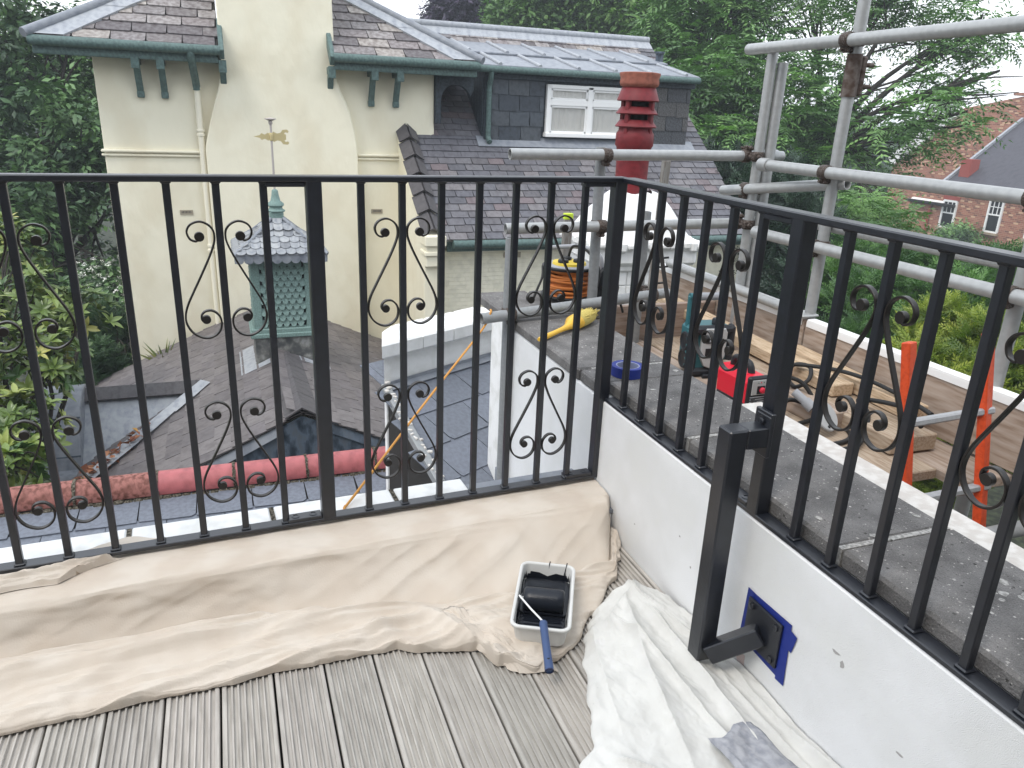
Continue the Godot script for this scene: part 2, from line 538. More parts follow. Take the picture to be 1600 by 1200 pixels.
	M.bristle = mat(lin(0.66, 0.551, 0.171), 0.9, ntex(0.05, [[0.2, Color(0.7, 0.66, 0.55)], [0.7, 1.0]], 95), V(20, 20, 3))
	M.bluetape = mat(lin(0.012, 0.028, 0.21), 0.55)
	M.bluetapein = mat(lin(0.28, 0.31, 0.45), 0.7)
	M.bluehandle = mat(lin(0.05, 0.085, 0.19), 0.4)
	M.traygrey = mat(lin(0.62, 0.62, 0.6), 0.45)
	M.paint = mat(lin(0.01, 0.012, 0.017), 0.16)
	M.sleeve = mat(lin(0.012, 0.015, 0.022), 0.3, null, V(1, 1, 1), nbump(0.08, 4.0, 97), 0.4)
	M.sleeve.uv1_triplanar = true; M.sleeve.uv1_scale = V(5, 5, 5)
	M.teal = mat(lin(0.03, 0.125, 0.144), 0.4)
	M.radioblack = mat(lin(0.018, 0.02, 0.024), 0.5)
	M.radiogrey = mat(lin(0.42, 0.43, 0.43), 0.4)
	M.red = mat(lin(0.66, 0.012, 0.0349), 0.35)
	M.knob = mat(lin(0.62, 0.03, 0.06), 0.4)
	M.reelyellow = mat(lin(0.70, 0.52, 0.06), 0.45)
	M.greyplastic = mat(lin(0.30, 0.31, 0.33), 0.4)
	M.glass = mat(lin(0.03, 0.035, 0.04), 0.05)
	M.glass.transparency = BaseMaterial3D.TRANSPARENCY_ALPHA
	M.glass.albedo_color.a = 0.12
	M.curtain = mat(lin(0.76, 0.745, 0.70), 0.9)
	M.brass = mat(lin(0.56, 0.47, 0.25), 0.45, null, V(1, 1, 1), null, 1.0, 0.3)
	M.rod = mat(lin(0.42, 0.38, 0.36), 0.45)
	M.turretpale = tones([lin(0.338, 0.349, 0.36), lin(0.302, 0.313, 0.324), lin(0.374, 0.382, 0.385), lin(0.216, 0.223, 0.235)], 0.5, le, V(4, 4, 4))
	M.brick = mat(Color.WHITE, 0.9, bricks(), V(0.5, 0.5, 0.5))
	M.farslate = mat(lin(0.07, 0.068, 0.082), 0.6, sl, V(0.7, 0.7, 0.7))
	M.farred = mat(lin(0.30, 0.07, 0.055), 0.8)
	M.soil = mat(lin(0.05, 0.06, 0.03), 0.95, ntex(0.02, [[0.2, 0.5], [0.8, 1.0]], 99), V(0.4, 0.4, 0.4))
	M.bark = mat(lin(0.055, 0.048, 0.04), 0.95, ntex(0.03, [[0.2, 0.6], [0.8, 1.0]], 98), V(3, 1, 3))
	M.rag = mat(lin(0.40, 0.405, 0.43), 0.95, ntex(0.02, [[0.25, Color(0.8, 0.81, 0.83)], [0.7, 1.0]], 101), V(3, 3, 3))

func speckled(sd: int) -> ImageTexture: # grey stone with pale grit and dark pits
	var r := RandomNumberGenerator.new()
	r.seed = sd
	var s := 768
	var z := FastNoiseLite.new()
	z.seed = sd; z.frequency = 0.006; z.fractal_octaves = 5
	var im := z.get_seamless_image(s, s)
	im.convert(Image.FORMAT_RGB8)
	for y in s:
		for x in s:
			var k := 0.46 + 0.20 * im.get_pixel(x, y).r + r.randf_range(-0.11, 0.11)
			im.set_pixel(x, y, Color(k, k * 0.992, k * 0.985))
	for i in 1700:
		var d := r.randi_range(1, 4) if i % 8 else r.randi_range(4, 9)
		var k := r.randf_range(0.72, 1.0) if r.randf() < 0.62 else r.randf_range(0.30, 0.42)
		var cx := r.randi() % s
		var cy := r.randi() % s
		for dy in d:
			for dx in d:
				if (dx > 0 and dx < d - 1) or (dy > 0 and dy < d - 1) or r.randf() < 0.5:
					im.set_pixel((cx + dx) % s, (cy + dy) % s, Color(k, k * 0.99, k * 0.97))
	im.generate_mipmaps()
	return ImageTexture.create_from_image(im)

func spotted() -> ImageTexture: # white sheet with a few old paint spots
	var r := RandomNumberGenerator.new()
	r.seed = 5
	var s := 512
	var z := FastNoiseLite.new()
	z.seed = 77; z.frequency = 0.008; z.fractal_octaves = 4
	var im := z.get_seamless_image(s, s)
	im.convert(Image.FORMAT_RGB8)
	for y in s:
		for x in s:
			var k := 0.93 + 0.09 * im.get_pixel(x, y).r
			im.set_pixel(x, y, Color(k, k, k * 0.99))
	for i in 34:
		var d := 1 + (r.randi() % 3 if r.randf() < 0.3 else 0)
		var cx := r.randi() % s
		var cy := r.randi() % s
		for dy in d:
			for dx in d:
				im.set_pixel((cx + dx) % s, (cy + dy) % s, Color(0.25, 0.25, 0.27))
	return ImageTexture.create_from_image(im)

func bricks() -> ImageTexture: # far brickwork, two metres square
	var r := RandomNumberGenerator.new()
	r.seed = 3
	var w := 512
	var im := Image.create(w, w, false, Image.FORMAT_RGB8)
	im.fill(Color(0.66, 0.57, 0.50))
	var h := w / 26
	for j in 27:
		for i in 11:
			var c := Color(0.54, 0.35, 0.29).lerp(Color(0.66, 0.45, 0.37), r.randf())
			if r.randf() < 0.12: c = Color(0.47, 0.31, 0.27)
			if r.randf() < 0.10: c = Color(0.78, 0.64, 0.52)
			im.fill_rect(Rect2i(i * 51 - (25 if j % 2 else 0), j * h, 48, h - 3), c)
	return ImageTexture.create_from_image(im)

func ground() -> void:
	var g := G.new()
	g.box(V(0, -6.6, -40), V(320, 1.0, 320))
	single("ground", g, M.soil, "garden ground far below the terrace, seen between the plants", "ground", V(0, -6.1, -20), "", "structure")

# ---- the terrace
func walls_and_deck() -> void:
	var d := thing("deck", "grey weathered decking of grooved boards", "", V(-1.4, 0, 1.6), "", "structure")
	var g := G.new()
	g.box(V(-1.72, -0.075, 1.87), V(3.42, 0.05, 3.5))
	part("deck_base", g, M.under, d)
	var kinds := []
	for k in 3:
		var p := []
		p.append(Vector2(-0.0595, -0.026)); p.append(Vector2(0.0595, -0.026)); p.append(Vector2(0.0595, -0.003)); p.append(Vector2(0.0575, 0.0))
		var n := 7
		for i in n:
			var x := 0.0440 - i * 0.0880 / (n - 1)
			var hw := 0.0045 + rnd(-0.0004, 0.0004)
			p.append(Vector2(x + hw + 0.0010, 0.0)); p.append(Vector2(x + hw - 0.0003, -0.0065)); p.append(Vector2(x - hw + 0.0003, -0.0065)); p.append(Vector2(x - hw - 0.0010, 0.0))
		p.append(Vector2(-0.0575, 0.0)); p.append(Vector2(-0.0595, -0.003))
		g = G.new()
		g.prism(p, Transform3D(), 3.9)
		kinds.append(g.mesh())
	var i := 0
	for k in range(-17, 11):
		var x := -1.2745 + (k + 0.5) * 0.1243
		var b := Basis(V(1, 0, 0), V(0, 1, 0), V(-0.03, 0, 1).normalized())
		b = b.orthonormalized()
		put("plank", kinds[(i * 2) % 3], M.deck[(i * 3 + i / 4) % 5], d, Transform3D(b.rotated(V(0, 0, 1), rnd(-0.006, 0.006)), V(x + 0.016, rnd(-0.0012, 0.0012), 0.02)))
		i += 1
	# the rendered parapet on the right and the return behind it
	var w := thing("parapet_wall", "white rough rendered parapet wall under grey stone coping slabs", "wall", V(0.2, 0, 0.5))
	g = G.new()
	g.box(V(0.19, -0.281, 1.34), V(0.38, 1.438, 4.52), 0.006)
	part("rendered_wall", g, M.render, w)
	g = G.new()
	g.box(V(0.17, -0.28, -1.04), V(0.348, 1.43, 0.24), 0.004)
	g.box(V(0.43, -0.28, -1.14), V(0.16, 1.43, 0.3), 0.004)
	part("smooth_wall", g, M.whitewash, w, "smooth fresh white end of the parapet wall")
	g = G.new()
	g.box(V(0.455, 0.10, 1.88), V(0.17, 0.68, 3.44), 0.008)
	g.box(V(0.385, 0.12, -0.37), V(0.02, 0.62, 1.05), 0.003)
	part("plaster_ledge", g, M.plaster, w)
	# marks on the wall: a pink smear under the brace plate, a few scuffs
	var sr := RandomNumberGenerator.new()
	sr.seed = 8
	for q in [[0.870, 0.075, 0.010, 0.045, 0], [0.885, 0.050, 0.014, 0.030, 0], [0.94, 0.022, 0.05, 0.012, 0], [1.165, 0.290, 0.012, 0.004, 1], [1.185, 0.275, 0.006, 0.010, 1], [0.55, 0.22, 0.004, 0.003, 1], [0.62, 0.16, 0.003, 0.004, 1], [1.36, 0.20, 0.010, 0.003, 1], [0.30, 0.12, 0.004, 0.002, 1]]:
		var blot := []
		for k in 11:
			var an := TAU * k / 11.0
			blot.append(Vector2(cos(an) * q[2] * sr.randf_range(0.6, 1.2), sin(an) * q[3] * sr.randf_range(0.6, 1.2)))
		g = G.new()
		g.prism(blot, Transform3D(Basis(V(0, 0, 1), V(0, 1, 0), V(-1, 0, 0)), V(0.0002, q[1], q[0])), 0.0009)
		part("stain" if q[4] == 0 else "scuff", g, mat(lin(0.62, 0.50, 0.47), 0.9) if q[4] == 0 else mat(lin(0.36, 0.35, 0.34), 0.9), w)
	for k in 22: # pale splashes on the coping
		var blot := []
		var r := sr.randf_range(0.003, 0.014)
		for a in 9: blot.append(Vector2(cos(TAU * a / 9.0) * r * sr.randf_range(0.5, 1.2), sin(TAU * a / 9.0) * r * sr.randf_range(0.5, 1.2)))
		g = G.new()
		var c := V(0.255 + sr.randfn() * 0.035, 0.4862, 1.34 + sr.randfn() * 0.035) if k < 14 else V(sr.randf_range(0.07, 0.34), 0.4862, sr.randf_range(-0.7, 1.5))
		g.prism(blot, Transform3D(Basis(V(1, 0, 0), V(0, 0, -1), V(0, 1, 0)), c), 0.0012)
		part("paint_splash", g, M.mortar, w)
	var ends := [-0.93, -0.181, 0.462, 1.072, 1.70, 2.33, 2.96, 3.6]
	for q in ends.size() - 1:
		g = G.new()
		var x0 := -0.006 if q == 0 else 0.046
		if q == 1: # the slab that is notched round the corner post
			g.box(V(0.165 + 0.02, 0.4635, (ends[1] + 0.007 - 0.035) * 0.5), V(0.37, 0.045, -0.035 - ends[1] - 0.007), 0.006)
			g.box(V(0.208, 0.4635, (ends[2] - 0.007 - 0.034) * 0.5), V(0.324, 0.0448, ends[2] - 0.007 + 0.034), 0.006)
		else:
			g.box(V((x0 + 0.37) * 0.5, 0.4635 + rnd(-0.001, 0.001), (ends[q] + ends[q + 1]) * 0.5), V(0.37 - x0, 0.045, ends[q + 1] - ends[q] - 0.014), 0.007)
		part("coping_stone", g, M.coping, w)
		if q > 0:
			g = G.new()
			g.box(V(0.205, 0.4625, ends[q]), V(0.315, 0.0455, 0.0145))
			part("mortar_joint", g, M.mortar, w)
	g = G.new()
	g.box(V(0.12, 0.4655, -1.165), V(0.26, 0.05, 0.44), 0.008)
	part("coping_stone", g, M.coping, w, "far coping slab where the wall turns")
	g = G.new()
	g.box(V(0.385, 0.4645, -1.165), V(0.25, 0.048, 0.43), 0.008)
	part("coping_stone", g, M.coping, w)
	# the low wall under the railing on the left; its frame is turned with the railing
	# unseen house wall behind the camera, placed to darken the sheet and railing fronts
	g = G.new()
	g.box(V(-1.5, -0.6, 3.55), V(9.0, 10.8, 0.4))
	single("unseen_house_wall", g, M.greypost, "unseen plain house wall behind the camera that keeps sky light off the terrace", "wall", V(-1.5, 0, 3.8), "", "structure")
	var l := thing("low_wall", "low terrace wall with white painted coping slabs under the railing", "wall", V(-1.2, 0, 0.06))
	l.rotation.y = 0.0488
	var t := Transform3D(Basis(Vector3.UP, 0.0488), Vector3.ZERO)
	g = G.new()
	g.box(t * V(-1.5, -0.265, 0.004), V(2.99, 0.70, 0.30), 0.01, t.basis)
	part("wall", g, M.render, l)
	var xs := [-3.15, -2.74, -2.33, -1.912, -1.497, -1.085, -0.69, -0.43]
	for q in xs.size() - 1:
		g = G.new()
		g.box(t * V((xs[q] + xs[q + 1]) * 0.5, 0.101 + rnd(-0.001, 0.001), -0.021), V(xs[q + 1] - xs[q] - 0.012, 0.034, 0.334), 0.006, t.basis)
		part("coping_slab", g, M.whitewash, l)
		if q > 0:
			g = G.new()
			g.box(t * V(xs[q], 0.0985, -0.021), V(0.0135, 0.034, 0.332), 0.0, t.basis)
			part("mortar_joint", g, M.bedding, l)
	g = G.new()
	g.box(t * V(-0.21, 0.088, -0.01), V(0.425, 0.012, 0.33), 0.0, t.basis)
	part("lead_tray", g, M.lead, l)

func scroll_mesh() -> ArrayMesh: # one half of a lyre scroll, to the right of its bar; origin at the top of the scroll on the bar
	var k := 1.0 / 522.0
	var p := []
	for q in [[27, 363], [31, 366], [38, 362.5], [41, 353], [36, 344], [25, 340], [15, 343.5], [8.5, 351], [7, 361], [9, 371], [16, 388], [28, 412], [40, 435], [48, 451], [52.5, 465], [52.5, 478], [46.5, 490.5], [37, 498], [27, 500.5], [16.5, 497], [9.5, 489], [7.5, 478], [10.5, 468.5], [18, 462], [26.5, 462], [32, 466.5], [33, 473], [29, 478], [25, 476]]:
		p.append(V(q[0] * k, (340.0 - q[1]) * k, 0))
	var s := spline(p, 5)
	var g := G.new()
	var hw := 0.0024
	var hd := 0.0065
	var m := s.size()
	var prof := [Vector2(-hw, -hd + 0.001), Vector2(-hw + 0.001, -hd), Vector2(hw - 0.001, -hd), Vector2(hw, -hd + 0.001), Vector2(hw, hd - 0.001), Vector2(hw - 0.001, hd), Vector2(-hw + 0.001, hd), Vector2(-hw, hd - 0.001)]
	# the strip lies flat: its width is across the panel, so «up» is z
	for i in m - 1:
		var ta: Vector3 = (s[mini(i + 1, m - 1)] - s[maxi(i - 1, 0)]).normalized()
		var tb: Vector3 = (s[mini(i + 2, m - 1)] - s[i]).normalized()
		var na := V(0, 0, 1).cross(ta)
		var nb := V(0, 0, 1).cross(tb)
		for j in 8:
			var a: Vector2 = prof[j]
			var b: Vector2 = prof[(j + 1) % 8]
			var e := (b - a)
			var o2 := Vector2(e.y, -e.x).normalized()
			var pa: Vector3 = s[i] + na * a.x + V(0, 0, a.y)
			var pb: Vector3 = s[i] + na * b.x + V(0, 0, b.y)
			var pc: Vector3 = s[i + 1] + nb * b.x + V(0, 0, b.y)
			var pd: Vector3 = s[i + 1] + nb * a.x + V(0, 0, a.y)
			var n1: Vector3 = na * o2.x + V(0, 0, o2.y)
			var n2: Vector3 = nb * o2.x + V(0, 0, o2.y)
			g.trin(pa, pb, pc, n1, n1, n2)
			g.trin(pa, pc, pd, n1, n2, n2)
	for q in [[26, 360, 6.4], [27, 474, 6.0]]: # the rolled ends
		g.lathe(V(q[0] * k, (340.0 - q[1]) * k, 0), [Vector2(0, -0.0066), Vector2(q[2] * k - 0.001, -0.0066), Vector2(q[2] * k, -0.0056), Vector2(q[2] * k, 0.0056), Vector2(q[2] * k - 0.001, 0.0066), Vector2(0, 0.0066)], 14, Basis(V(1, 0, 0), V(0, 0, 1), V(0, -1, 0)), 0.9)
	return g.mesh()

func railing(label: String, at: Vector3, turn: float, bars: Array, scrolls: Array, posts: Array, low: float, tiers: Array, a: float, b: float, plates: Array, mesh: ArrayMesh) -> Node3D:
	# local frame: x along the rail, z across; built at the origin and then placed
	var o := thing("balcony_railing", label, "railing", Vector3.ZERO, "black iron railings round the terrace")
	o.transform = Transform3D(Basis(Vector3.UP, turn), at)
	var lp := func(called: String, g: G, m: Material) -> void:
		var q := MeshInstance3D.new()
		q.name = called
		q.mesh = g.mesh()
		q.material_override = m
		o.add_child(q, true)
	var g := G.new()
	g.box(V((a + b) * 0.5, 1.1655, 0), V(b - a, 0.0165, 0.042), 0.003)
	lp.call("top_rail", g, M.iron)
	g = G.new()
	g.box(V((a + b) * 0.5, low - 0.006, 0), V(b - a, 0.012, 0.040), 0.002)
	lp.call("bottom_rail", g, M.iron)
	g = G.new()
	g.box(V(0, (1.158 + low) * 0.5, 0), V(0.0185, 1.1585 - low, 0.0185), 0.002)
	g.box(V(0, low + 0.0025, 0), V(0.027, 0.006, 0.027), 0.003)
	g.box(V(0, 1.1555, 0), V(0.025, 0.006, 0.025), 0.003)
	var bm := g.mesh()
	var fix := func(called: String, me: Mesh, m: Material, t: Transform3D) -> void:
		var q := MeshInstance3D.new()
		q.name = called; q.mesh = me; q.material_override = m; q.transform = t
		o.add_child(q, true)
	for x in bars: fix.call("bar", bm, M.iron, Transform3D(Basis(), V(x, 0, 0)))
	for x in scrolls:
		for y in tiers:
			fix.call("scroll", mesh, M.scroll, Transform3D(Basis(), V(x, y, 0)))
			fix.call("scroll", mesh, M.scroll, Transform3D(Basis.from_scale(V(-1, 1, 1)), V(x, y, 0)))
	for x in posts:
		g = G.new()
		g.box(V(x, (1.1635 + low - 0.004) * 0.5, 0), V(0.0405, 1.1635 - low + 0.004, 0.0405), 0.003)
		lp.call("post", g, M.iron)
	for x in plates: # bolted joints beside a post
		g = G.new()
		g.box(V(x, low + 0.0065, 0), V(0.100, 0.011, 0.038), 0.0015)
		g.box(V(x, 1.151, 0), V(0.100, 0.012, 0.036), 0.002)
		lp.call("joint_plate", g, M.iron)
		for s in [-0.026, 0.026]:
			g = G.new()
			g.lathe(V(x + s, low + 0.0118, 0), [Vector2(0.0125, 0), Vector2(0.0125, 0.0016), Vector2(0.0075, 0.0022), Vector2(0.0075, 0.0006), Vector2(0, 0.0006)], 14)
			lp.call("bolt", g, M.iron)
	return o

func railings() -> void:
	var sm := scroll_mesh()
	var bars := []
	for i in range(1, 8): bars.append(-i * 0.115)
	for i in range(9, 16): bars.append(-i * 0.115 - 0.023)
	for i in range(17, 21): bars.append(-i * 0.115 - 0.046)
	railing("black iron railing with double scrolls above the beige sheet", Vector3.ZERO, 0.0488, bars, [-0.23, -0.69, -0.23 - 0.943, -0.69 - 0.943], [0.0, -0.9315, -1.874], 0.161, [1.058, 0.566], -2.45, 0.02, [-0.9315 - 0.072, -0.074, -1.946], sm)
	bars = []
	for i in range(1, 7): bars.append(-i * 0.1148)
	for i in range(8, 14): bars.append(-i * 0.1148 - 0.0432)
	for i in range(15, 21): bars.append(-i * 0.1148 - 0.0864)
	railing("black iron railing with single scrolls on top of the white parapet wall", V(0.0215, 0, 0), PI / 2, bars, [-2 * 0.1148, -5 * 0.1148, -9 * 0.1148 - 0.0432, -12 * 0.1148 - 0.0432], [-0.825, -1.672, -2.52], 0.450, [1.058], -2.56, -0.0215, [-0.825 + 0.072, -1.672 + 0.072], sm)

func brace() -> void:
	var o := thing("railing_brace", "black square steel brace bolted from the railing post to the white wall", "brace", V(-0.05, 0.1, 0.9))
	var z := 0.842
	var x := -0.098
	var g := G.new()
	g.box(V(x, 0.374, z), V(0.05, 0.635, 0.05), 0.004)
	part("upright", g, M.iron, o)
	g = G.new()
	g.box(V((x + 0.025) * 0.5 - 0.006, 0.666, z), V(0.0605, 0.05, 0.0494), 0.003)
	part("arm", g, M.iron, o)
	g = G.new()
	g.bar(V(x + 0.006, 0.082, z + 0.026), V(-0.008, 0.178, 0.946), 0.046, 0.046, V(0.6, 0, -0.5).normalized(), 0.003)
	part("arm", g, M.iron, o)
	g = G.new()
	g.box(V(-0.0125, 0.67, z - 0.002), V(0.012, 0.11, 0.06), 0.002)
	g.box(V(-0.012, 0.712, z), V(0.016, 0.014, 0.054), 0.004)
	part("post_plate", g, M.iron, o)
	g = G.new()
	g.box(V(-0.007, 0.184, 0.946), V(0.008, 0.122, 0.125), 0.002)
	part("wall_plate", g, M.iron, o)
	for dy in [-0.045, 0.045]:
		for dz in [-0.045, 0.045]:
			g = G.new()
			g.lathe(V(-0.010, 0.184 + dy, 0.946 + dz), [Vector2(0.009, 0), Vector2(0.009, 0.005), Vector2(0.006, 0.007), Vector2(0, 0.007)], 10, Basis(V(0, 0, 1), V(-1, 0, 0), V(0, -1, 0)))
			part("bolt", g, M.iron, o)
	g = G.new()
	g.lathe(V(-0.018, 0.70, z), [Vector2(0.008, 0), Vector2(0.008, 0.006), Vector2(0.005, 0.008), Vector2(0, 0.008)], 10, Basis(V(0, 0, 1), V(-1, 0, 0), V(0, -1, 0)))
	part("bolt", g, M.iron, o)
	var m := thing("masking_tape", "blue masking tape stuck on the white wall round the brace plate", "tape", V(0, 0.12, 0.95))
	var lay := 0
	for s in [[0.004, 0.247, 0.024, 0.160, -0.03], [0.006, 0.118, 0.026, 0.150, 0.05], [-0.068, 0.184, 0.150, 0.026, 0.04], [0.074, 0.178, 0.165, 0.030, -0.05], [0.092, 0.222, 0.05, 0.022, 0.2]]:
		g = G.new()
		lay += 1
		g.box(V(-0.0008 - 0.0005 * lay, s[1], 0.946 + s[0]), V(0.0004, s[2], s[3]), 0.0, Basis(V(1, 0, 0), s[4]))
		part("tape_strip", g, M.bluetape, m)

# ---- the neighbouring house
func cream_house() -> void:
	var zt := -8.2
	var o := thing("cream_house", "tall cream rendered house with green eaves brackets and a broad chimney breast", "house", V(-0.45, -6, -9))
	var g := G.new()
	g.box(V(-0.445, -2.05, zt - 2.2), V(3.95, 7.9, 4.4), 0.01)
	part("wall", g, M.cream, o)
	# the chimney breast: rounded shoulders, wider below
	var sh := [Vector2(-1.05, 3.6), Vector2(-1.065, 1.62)]
	for q in spline([Vector2(-1.075, 1.60), Vector2(-1.12, 1.42), Vector2(-1.20, 1.18), Vector2(-1.29, 0.86), Vector2(-1.312, 0.74)], 3): sh.append(q)
	sh.append(Vector2(-1.315, -6)); sh.append(Vector2(0.50, -6)); sh.append(Vector2(0.498, 0.72))
	for q in spline([Vector2(0.497, 0.70), Vector2(0.475, 0.95), Vector2(0.40, 1.27), Vector2(0.31, 1.47), Vector2(0.25, 1.64)], 3): sh.append(q)
	sh.append(Vector2(0.228, 3.6))
	g = G.new()
	g.prism(sh, Transform3D(Basis(), V(0, 0, zt - 0.02)), 0.16, 0.012)
	var br := part("chimney_breast", g, M.cream, o)
	g = G.new()
	g.box(V(-0.41, 3.0, zt - 0.5), V(1.27, 1.4, 1.1), 0.01)
	part("chimney", g, M.cream, br)
	for s in [[-2.45, -1.325], [0.505, 1.06]]:
		g = G.new()
		g.box(V((s[0] + s[1]) * 0.5, 0.712, zt + 0.02), V(s[1] - s[0], 0.036, 0.06), 0.012)
		g.box(V((s[0] + s[1]) * 0.5, 0.665, zt + 0.012), V(s[1] - s[0], 0.03, 0.04), 0.01)
		part("string_course", g, M.cream, o)
	for x in [-1.60, 0.75]:
		g = G.new()
		g.box(V(x, -0.005, zt + 0.004), V(0.15, 0.058, 0.01))
		var v := part("air_vent", g, M.vent, o)
		g = G.new()
		for k in 7: g.box(V(x - 0.05 + k * 0.0165, -0.001, zt + 0.0095), V(0.006, 0.026, 0.004))
		part("slot", g, M.dark, v)
	# eaves
	var ep := 30.0
	var T := tan(deg_to_rad(ep))
	for s in [[-2.95, -1.065, -1.0], [0.20, 2.02, 1.0]]:
		var xa: float = s[0]
		var xb: float = s[1]
		g = G.new()
		g.box(V((xa + xb) * 0.5, 1.765, -7.88), V(xb - xa - 0.04, 0.11, 0.05), 0.006)
		g.box(V((xa + xb) * 0.5, 1.74, -8.03), V(xb - xa - 0.04, 0.03, 0.36))
		part("eaves_board", g, M.green, o)
		g = G.new()
		g.tube([V(xa, 1.842, -7.80), V(xb, 1.842, -7.80)], 0.052, 12)
		part("gutter", g, M.green, o)
		# roof: a slope that ends in a hip
		var hipx: float = xa if s[2] < 0 else xb
		var w := V(0, sin(deg_to_rad(ep)), -cos(deg_to_rad(ep)))
		var up := 2.2
		var run := up * cos(deg_to_rad(ep))
		var poly := [Vector2(xa, 0), Vector2(xb, 0), Vector2(minf(xb, xb if s[2] < 0 else xb - run), up), Vector2(xa + run if s[2] < 0 else xa, up)]
		if s[2] < 0:
			poly = [Vector2(xa, 0), Vector2(xb, 0), Vector2(xb, up), Vector2(minf(xa + run, xb), up)]
		else:
			poly = [Vector2(xa, 0), Vector2(xb, 0), Vector2(maxf(xb - run, xa), up), Vector2(xa, up)]
		g = G.new()
		var org := V(0, 1.868, -7.82)
		for p in [poly]:
			g.away([org + V(1, 0, 0) * p[0].x + w * p[0].y, org + V(1, 0, 0) * p[1].x + w * p[1].y, org + V(1, 0, 0) * p[2].x + w * p[2].y, org + V(1, 0, 0) * p[3].x + w * p[3].y], V(0, -50, -8))
		var far: float = hipx - s[2] * run
		g.away([V(hipx, 1.868, -7.82), V(far, 1.868 + up * sin(deg_to_rad(ep)), -7.82 - run), V(hipx, 1.868, -11.5)], V(-0.4, 0, -9.5))
		part("roof", g, M.under, o)
		slates("roof_slate", o, org, V(1, 0, 0), w, poly, 0.36, 0.215, 0.012, M.oldslate, 150)
		# hip roll in lead
		var a := V(hipx, 1.885, -7.82)
		var b := V(far, 1.885 + up * sin(deg_to_rad(ep)), -7.82 - run)
		g = G.new()
		g.tube([a + V(s[2] * 0.03, 0.02, 0.05), b + V(0, 0.02, 0)], 0.05, 10)
		var hip := part("lead_hip", g, M.lead, o)
		g = G.new()
		var e := (b - a).normalized()
		var side: Vector3 = -s[2] * V(1, 0, 0)
		var nn := V(0, cos(deg_to_rad(ep)), sin(deg_to_rad(ep)))
		for k in 3:
			var c := a + e * (b - a).length() * (k / 3.0 - 0.002)
			var d := a + e * (b - a).length() * ((k + 1) / 3.0 + 0.006)
			var lift := nn * (0.030 + 0.004 * k)
			var c2: Vector3 = c + side * (0.34 if k == 0 else 0.29)
			g.away([c + lift, d + lift, d + side * 0.29 + lift, c2 + lift], V(0, -50, -9))
			g.away([c2 + lift, d + side * 0.29 + lift, d + side * 0.29, c2], V(-0.4, 3, -9))
		part("flashing", g, M.leadpale, hip)
		# boards that close the eaves against the chimney
		var bx: float = xb + 0.02 if s[2] < 0 else xa - 0.015
		g = G.new()
		g.bar(V(bx, 1.80, -7.79), V(bx, 2.16, -8.20), 0.055, 0.13, V(1, 0, 0), 0.008)
		part("eaves_end_board", g, M.green, o)
		for x in ([-1.955, -1.70, bx - 0.0] if s[2] < 0 else [bx + 0.0, 0.70, 1.015]):
			g = G.new()
			g.box(V(x, 1.70, -8.04), V(0.075, 0.085, 0.34), 0.008)
			g.box(V(x, 1.68, -7.865), V(0.085, 0.135, 0.05), 0.006)
			g.bar(V(x, 1.70, -7.97), V(x, 1.38, -8.165), 0.07, 0.06, V(1, 0, 0), 0.006)
			g.box(V(x, 1.345, -8.165), V(0.078, 0.075, 0.07), 0.008)
			part("bracket", g, M.green, o)
	# arched brace under the eaves at the corner
	var arch := [Vector2(1.535, 1.74), Vector2(1.535, 1.13), Vector2(1.605, 1.13)]
	for k in 11:
		var an := PI - PI * 0.92 * k / 10.0
		arch.append(Vector2(1.81 + cos(an) * 0.20, 1.42 + sin(an) * 0.20 * (1.0 if k else 0.2)))
	arch.append(Vector2(2.05, 1.56)); arch.append(Vector2(2.05, 1.74))
	g = G.new()
	g.prism(arch, Transform3D(Basis(), V(0, 0, -8.24)), 0.10, 0.006)
	part("arched_brace", g, M.navy, o)
	# rain pipe
	g = G.new()
	g.tube(spline([V(-1.375, 1.84, -7.80), V(-1.372, 1.76, -7.82), V(-1.36, 1.60, -7.98), V(-1.352, 1.50, -8.10), V(-1.35, 1.42, -8.13)], 5), 0.042, 12)
	part("rain_pipe", g, M.green, o, "green bend at the top of the rain pipe")
	g = G.new()
	g.tube([V(-1.35, 1.44, -8.135), V(-1.35, -2.4, -8.135)], 0.036, 12)
	for y in [1.42, 0.95, 0.90, -0.42, -0.48]: g.lathe(V(-1.35, y, -8.135), [Vector2(0.036, 0), Vector2(0.047, 0.004), Vector2(0.047, 0.028), Vector2(0.036, 0.032)], 12)
	part("rain_pipe", g, M.creampipe, o)

